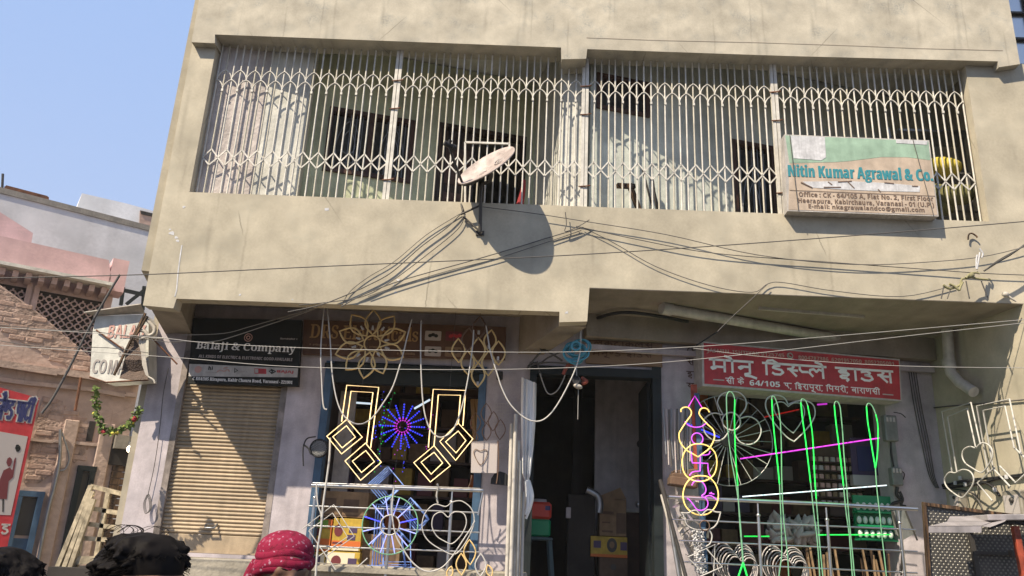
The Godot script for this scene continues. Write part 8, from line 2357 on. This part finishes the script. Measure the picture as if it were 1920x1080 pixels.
	b.tube(smooth([Vector3(4.586, 4.934, 0.04), Vector3(4.6, 4.991, 0.04), Vector3(4.635, 5.006, 0.04), Vector3(4.673, 4.982, 0.04), Vector3(4.686, 4.96, 0.04)]), 0.009, 5)
	solo("wire_stub", b, M.frame_wood, "bent brown wire stub on the parapet below the office sign", "wire")

# ------------------------------------------------------------------ people: distance fields meshed as surface nets
func nets(b: MB, bones: Array, cell: float, blend: float, xf: Transform3D):
	var lo := Vector3.INF; var hi := -Vector3.INF
	for bn in bones:
		var rr := maxf(bn[2], bn[3]) + cell * 2.5
		lo = lo.min((bn[0] as Vector3).min(bn[1]) - Vector3.ONE * rr); hi = hi.max((bn[0] as Vector3).max(bn[1]) + Vector3.ONE * rr)
	var nx := int((hi.x - lo.x) / cell) + 2; var ny := int((hi.y - lo.y) / cell) + 2; var nz := int((hi.z - lo.z) / cell) + 2
	var acc := PackedFloat32Array()
	acc.resize(nx * ny * nz)
	var kk := 1.0 / blend
	for bn in bones:
		var a: Vector3 = bn[0]; var e: Vector3 = bn[1]
		var ra: float = bn[2]; var rb: float = bn[3]
		var m := maxf(ra, rb) + cell * 2.2 + blend * 2.0
		var l0 := (a.min(e) - Vector3.ONE * m - lo) / cell; var l1 := (a.max(e) + Vector3.ONE * m - lo) / cell
		var ab := e - a
		var il := 1.0 / maxf(ab.length_squared(), 1e-9)
		for i in range(maxi(0, int(l0.x)), mini(nx - 1, int(l1.x) + 1) + 1):
			for j in range(maxi(0, int(l0.y)), mini(ny - 1, int(l1.y) + 1) + 1):
				for k in range(maxi(0, int(l0.z)), mini(nz - 1, int(l1.z) + 1) + 1):
					var p := lo + Vector3(i, j, k) * cell
					var t := clampf((p - a).dot(ab) * il, 0.0, 1.0)
					var d := p.distance_to(a + ab * t) - lerpf(ra, rb, t)
					if d < m: acc[(i * ny + j) * nz + k] += exp(-d * kk)
	var f := PackedFloat32Array()
	f.resize(acc.size())
	for i in acc.size(): f[i] = -log(acc[i]) * blend if acc[i] > 1e-12 else 1.0
	var at := {}
	for i in nx - 1:
		for j in ny - 1:
			for k in nz - 1:
				var q := (i * ny + j) * nz + k
				var v := [f[q], f[q + 1], f[q + nz], f[q + nz + 1], f[q + ny * nz], f[q + ny * nz + 1], f[q + ny * nz + nz], f[q + ny * nz + nz + 1]]
				var neg := 0
				for x in v: neg += 1 if x < 0.0 else 0
				if neg == 0 or neg == 8: continue
				var s := Vector3.ZERO
				var n := 0
				for ed in [[0, 1], [2, 3], [4, 5], [6, 7], [0, 2], [1, 3], [4, 6], [5, 7], [0, 4], [1, 5], [2, 6], [3, 7]]:
					var fa: float = v[ed[0]]; var fb: float = v[ed[1]]
					if (fa < 0.0) != (fb < 0.0):
						var t := fa / (fa - fb)
						var pa := Vector3(ed[0] >> 2, (ed[0] >> 1) & 1, ed[0] & 1); var pb := Vector3(ed[1] >> 2, (ed[1] >> 1) & 1, ed[1] & 1)
						s += pa.lerp(pb, t)
						n += 1
				var g := Vector3(v[4] + v[5] + v[6] + v[7] - v[0] - v[1] - v[2] - v[3], v[2] + v[3] + v[6] + v[7] - v[0] - v[1] - v[4] - v[5], v[1] + v[3] + v[5] + v[7] - v[0] - v[2] - v[4] - v[6])
				at[q] = b.vert(xf * (lo + (Vector3(i, j, k) + s / n) * cell), (xf.basis * g).normalized())
	for q in at:
		var i: int = q / (ny * nz); var j: int = (q / nz) % ny; var k: int = q % nz
		for ax in 3:
			var st: int = [ny * nz, nz, 1][ax]
			var s1: int = [nz, 1, ny * nz][ax]; var s2: int = [1, ny * nz, nz][ax]
			if [i, j, k][(ax + 1) % 3] == 0 or [i, j, k][(ax + 2) % 3] == 0: continue
			if not (at.has(q - s1) and at.has(q - s2) and at.has(q - s1 - s2)): continue
			var fa := f[q]; var fb := f[q + st]
			if (fa < 0.0) == (fb < 0.0): continue
			var A: int = at[q]; var B: int = at[q - s1]; var C: int = at[q - s1 - s2]; var D: int = at[q - s2]
			if fa < 0.0: b.ix.append_array([A, C, B, A, D, C])
			else: b.ix.append_array([A, B, C, A, C, D])

func person(label: String, top: Vector3, yaw: float, skin: Material, shirt: Material, style: String, lower := 0.0):
	# top: the crown of the head; lower: how much lower the figure sits than it would stand
	var s := (top.y + lower) / 1.715
	var t := thing("person", label, "person", Vector3(top.x, 0, top.z))
	var xf := Transform3D(Basis(Vector3.UP, yaw).scaled(Vector3.ONE * s), Vector3(top.x, -lower, top.z))
	var sit := lower > 0.01
	var V := func(x: float, y: float, z: float) -> Vector3: return Vector3(x, y, z)
	var body := []; var cloth := []; var legs := []
	for sd in [-1.0, 1.0]:
		var hip: Vector3 = V.call(0.09 * sd, 0.9, 0.0)
		var knee: Vector3 = V.call(0.11 * sd, 0.88, 0.42) if sit else V.call(0.10 * sd, 0.48, 0.02)
		var ank: Vector3 = V.call(0.11 * sd, 0.48, 0.40) if sit else V.call(0.10 * sd, 0.09, -0.01)
		legs.append([hip, knee, 0.088, 0.062]); legs.append([knee, ank, 0.06, 0.042])
		body.append([hip, knee, 0.085, 0.058]); body.append([knee, ank, 0.056, 0.038])
		body.append([ank + Vector3(0, -0.03, -0.02), ank + Vector3(0.02 * sd, -0.055, 0.15), 0.042, 0.03])
		var sh: Vector3 = V.call(0.185 * sd, 1.38, -0.01); var el: Vector3 = V.call(0.235 * sd, 1.1, -0.02); var wr: Vector3 = V.call(0.24 * sd, 0.87, 0.06)
		body.append([sh, el, 0.05, 0.04]); body.append([el, wr, 0.04, 0.027])
		cloth.append([sh, el, 0.066, 0.056])
	var torso := [[V.call(-0.07, 0.93, 0), V.call(0.07, 0.93, 0), 0.11, 0.11], [V.call(0, 0.95, 0), V.call(0, 1.2, 0.0), 0.125, 0.13], [V.call(-0.09, 1.26, 0), V.call(0.09, 1.26, 0), 0.115, 0.115], [V.call(-0.15, 1.38, -0.01), V.call(0.15, 1.38, -0.01), 0.062, 0.062]]
	body.append_array(torso)
	body.append([V.call(0, 1.4, -0.01), V.call(0, 1.52, 0.0), 0.056, 0.052])
	for q in torso: cloth.append([q[0], q[1], q[2] + 0.014, q[3] + 0.014])
	legs.append([V.call(-0.07, 0.93, 0), V.call(0.07, 0.93, 0), 0.118, 0.118])
	var b := MB.new()
	nets(b, body, 0.02, 0.016, xf)
	var head := [[V.call(0, 1.605, -0.035), V.call(0, 1.615, 0.02), 0.086, 0.082], [V.call(0, 1.56, 0.035), V.call(0, 1.53, 0.04), 0.066, 0.054], [V.call(-0.02, 1.495, 0.062), V.call(0.02, 1.495, 0.062), 0.028, 0.028], [V.call(-0.05, 1.53, 0.02), V.call(0.05, 1.53, 0.02), 0.03, 0.03],
		[V.call(0, 1.582, 0.098), V.call(0, 1.545, 0.116), 0.009, 0.014], [V.call(-0.014, 1.54, 0.104), V.call(0.014, 1.54, 0.104), 0.010, 0.010], [V.call(-0.038, 1.598, 0.083), V.call(0.038, 1.598, 0.083), 0.016, 0.016], [V.call(-0.018, 1.517, 0.094), V.call(0.018, 1.517, 0.094), 0.0085, 0.0085], [V.call(-0.016, 1.507, 0.092), V.call(0.016, 1.507, 0.092), 0.0085, 0.0085],
		[V.call(-0.088, 1.585, -0.01), V.call(-0.086, 1.54, -0.004), 0.016, 0.011], [V.call(0.088, 1.585, -0.01), V.call(0.086, 1.54, -0.004), 0.016, 0.011], [V.call(0, 1.47, 0.0), V.call(0, 1.56, 0.0), 0.052, 0.052]]
	nets(b, head, 0.0065, 0.006, xf)
	for sd in [-1.0, 1.0]:
		var w: Vector3 = V.call(0.24 * sd, 0.87, 0.06)
		var hand := [[w, w + Vector3(0, -0.03, 0.008), 0.024, 0.026], [w + Vector3(0, -0.04, 0.0), w + Vector3(0, -0.08, 0.004), 0.02, 0.018], [w + Vector3(0, -0.04, 0.03), w + Vector3(0, -0.08, 0.032), 0.02, 0.018]]
		for k in 4:
			var z := -0.008 + 0.0165 * k
			var l: float = [0.055, 0.07, 0.075, 0.068][k]
			hand.append([w + Vector3(0, -0.085, z), w + Vector3(-0.008 * sd, -0.085 - l * 0.55, z + 0.002), 0.009, 0.0085]); hand.append([w + Vector3(-0.008 * sd, -0.085 - l * 0.55, z + 0.002), w + Vector3(-0.026 * sd, -0.085 - l, z + 0.004), 0.0085, 0.0075])
		hand.append([w + Vector3(0, -0.03, 0.035), w + Vector3(-0.012 * sd, -0.065, 0.06), 0.011, 0.01]); hand.append([w + Vector3(-0.012 * sd, -0.065, 0.06), w + Vector3(-0.02 * sd, -0.092, 0.06), 0.0095, 0.0085])
		nets(b, hand, 0.006, 0.003, xf)
	part(t, "body", b, skin)
	b = MB.new()
	nets(b, cloth, 0.02, 0.018, xf)
	part(t, "shirt", b, shirt)
	b = MB.new()
	nets(b, legs, 0.02, 0.014, xf)
	part(t, "trousers", b, M.trousers)
	for sd in [-1.0, 1.0]:
		b = MB.new()
		b.ball(xf * V.call(0.033 * sd, 1.575, 0.083), Vector3.ONE * 0.0125 * s, Basis(), 12, 8)
		var eye := part(t, "eye", b, M.eye_white)
		b = MB.new()
		b.ball(xf * V.call(0.033 * sd, 1.575, 0.0915), Vector3.ONE * 0.006 * s, Basis(), 10, 6)
		part(eye, "iris", b, M.hair)
		b = MB.new()
		b.tube(smooth([xf * V.call(0.014 * sd, 1.598, 0.101), xf * V.call(0.034 * sd, 1.604, 0.098), xf * V.call(0.054 * sd, 1.596, 0.084)]), 0.004 * s, 5)
		part(t, "eyebrow", b, M.hair)
	# hair: a thick uneven cap and many strands
	b = MB.new()
	var cap := [[V.call(0, 1.625, -0.045), V.call(0, 1.638, 0.02), 0.092, 0.082], [V.call(0, 1.57, -0.065), V.call(0, 1.62, -0.055), 0.07, 0.09], [V.call(-0.03, 1.665, 0.03), V.call(0.03, 1.665, 0.02), 0.05, 0.05]]
	var strands := style != "scarf"
	if not strands: cap = [[V.call(0, 1.57, -0.062), V.call(0, 1.60, -0.055), 0.07, 0.08]]
	if strands:
		for k in 220:
			var an := rng.randf() * TAU; var el := rng.randf_range(0.1, 1.45)
			var d := Vector3(cos(an) * cos(el), sin(el), sin(an) * cos(el))
			if d.z > 0.5 and d.y < 0.6: continue
			var p: Vector3 = Vector3(0, 1.622, -0.012) + d * Vector3(0.092, 0.091, 0.108)
			var fl := (Vector3(-d.z * 0.6, -0.35, d.x * 0.6) + Vector3(signf(d.x + 0.02) * 0.7, 0.1, 0.25) + Vector3(rng.randf_range(-0.4, 0.4), rng.randf_range(-0.4, 0.4), rng.randf_range(-0.4, 0.4))).normalized()
			cap.append([p, p + fl * 0.03 + d * 0.006, 0.010, 0.005])
	nets(b, cap, 0.0065, 0.004, xf)
	if strands:
		for k in 2200:
			var an := rng.randf() * TAU; var el := rng.randf_range(0.05, 1.5)
			var d := Vector3(cos(an) * cos(el), sin(el), sin(an) * cos(el))
			if d.z > 0.55 and d.y < 0.45: continue
			var p: Vector3 = Vector3(0, 1.624, -0.01) + d * Vector3(0.098, 0.097, 0.116)
			var fl := (Vector3(-d.z * 0.6, -0.35, d.x * 0.6) + Vector3(signf(d.x + 0.02) * 0.7, 0.1, 0.25) + Vector3(rng.randf_range(-0.3, 0.3), rng.randf_range(-0.4, 0.2), rng.randf_range(-0.3, 0.3))).normalized()
			var ln := rng.randf_range(0.012, 0.028)
			b.tube([xf * p, xf * (p + fl * ln * 0.5 + d * 0.004), xf * (p + fl * ln + d * rng.randf_range(-0.008, 0.004))], 0.0014, 3, false, 0.0005)
		for k in 12:
			var p: Vector3 = V.call(rng.randf_range(-0.03, 0.05), 1.705, rng.randf_range(-0.09, -0.02))
			b.tube(smooth([xf * p, xf * (p + Vector3(0.02, 0.028, -0.02 + 0.004 * k)), xf * (p + Vector3(-0.01 + 0.003 * k, 0.04, -0.03)), xf * (p + Vector3(-0.045, 0.02, -0.015))]), 0.0011, 3, false, 0.0006)
	part(t, "hair", b, M.hair)
	if not strands:
		# a scarf wound round the head in overlapping folds, its knot at the back
		var tn := Node3D.new()
		tn.name = "head_scarf"
		t.add_child(tn)
		for k in 8:
			b = MB.new()
			var h := 1.598 + 0.0125 * k
			var tl := Basis(Vector3(0.7, 0, 0.5).normalized(), -0.16 + 0.05 * (k % 3)) * Basis(Vector3(0, 0, 1), 0.22 - 0.07 * k)
			var rr := 0.099 - 0.0028 * k * k * 0.35
			var pts := []
			for a in 30:
				var an := TAU * a / 30
				pts.append(xf * (Vector3(0, h, -0.012) + tl * Vector3(cos(an) * rr * 0.9, 0.006 * sin(an * 3.0 + k), sin(an) * rr * 1.02)))
			b.tube(pts, 0.0175 + 0.003 * (k % 2), 9, true)
			part(tn, "fold", b, M.scarf)
		b = MB.new()
		b.ball(xf * V.call(0.0, 1.658, -0.015), Vector3(0.094, 0.07, 0.104), Basis(Vector3.UP, yaw), 18, 10)
		part(tn, "crown", b, M.scarf)
		b = MB.new()
		b.tube(smooth([xf * V.call(-0.07, 1.62, -0.1), xf * V.call(-0.085, 1.57, -0.115), xf * V.call(-0.095, 1.5, -0.11), xf * V.call(-0.10, 1.42, -0.1)]), 0.02, 9, false, 0.03)
		part(tn, "tail", b, M.scarf)

func people():
	person("person with tousled black hair in the foreground, only the top of the head in view", Vector3(-0.898, 1.59, 6), 1.15, M.skin, M.shirt_dark, "hair")
	person("person wearing a printed magenta head scarf in the foreground", Vector3(-0.79, 1.616, 5.2), 0.55, M.skin_dark, M.shirt_maroon, "scarf")
	person("person with short black hair at the picture's lower left corner", Vector3(-1.148, 1.546, 6.15), 2.6, M.skin_dark, M.shirt_maroon, "hair")
	person("person in dark clothes sitting in the dim room behind the counter", Vector3(1.616, 2.683, -3.5), 0.3, M.skin_dark, M.shirt_dark, "hair", 0.0)
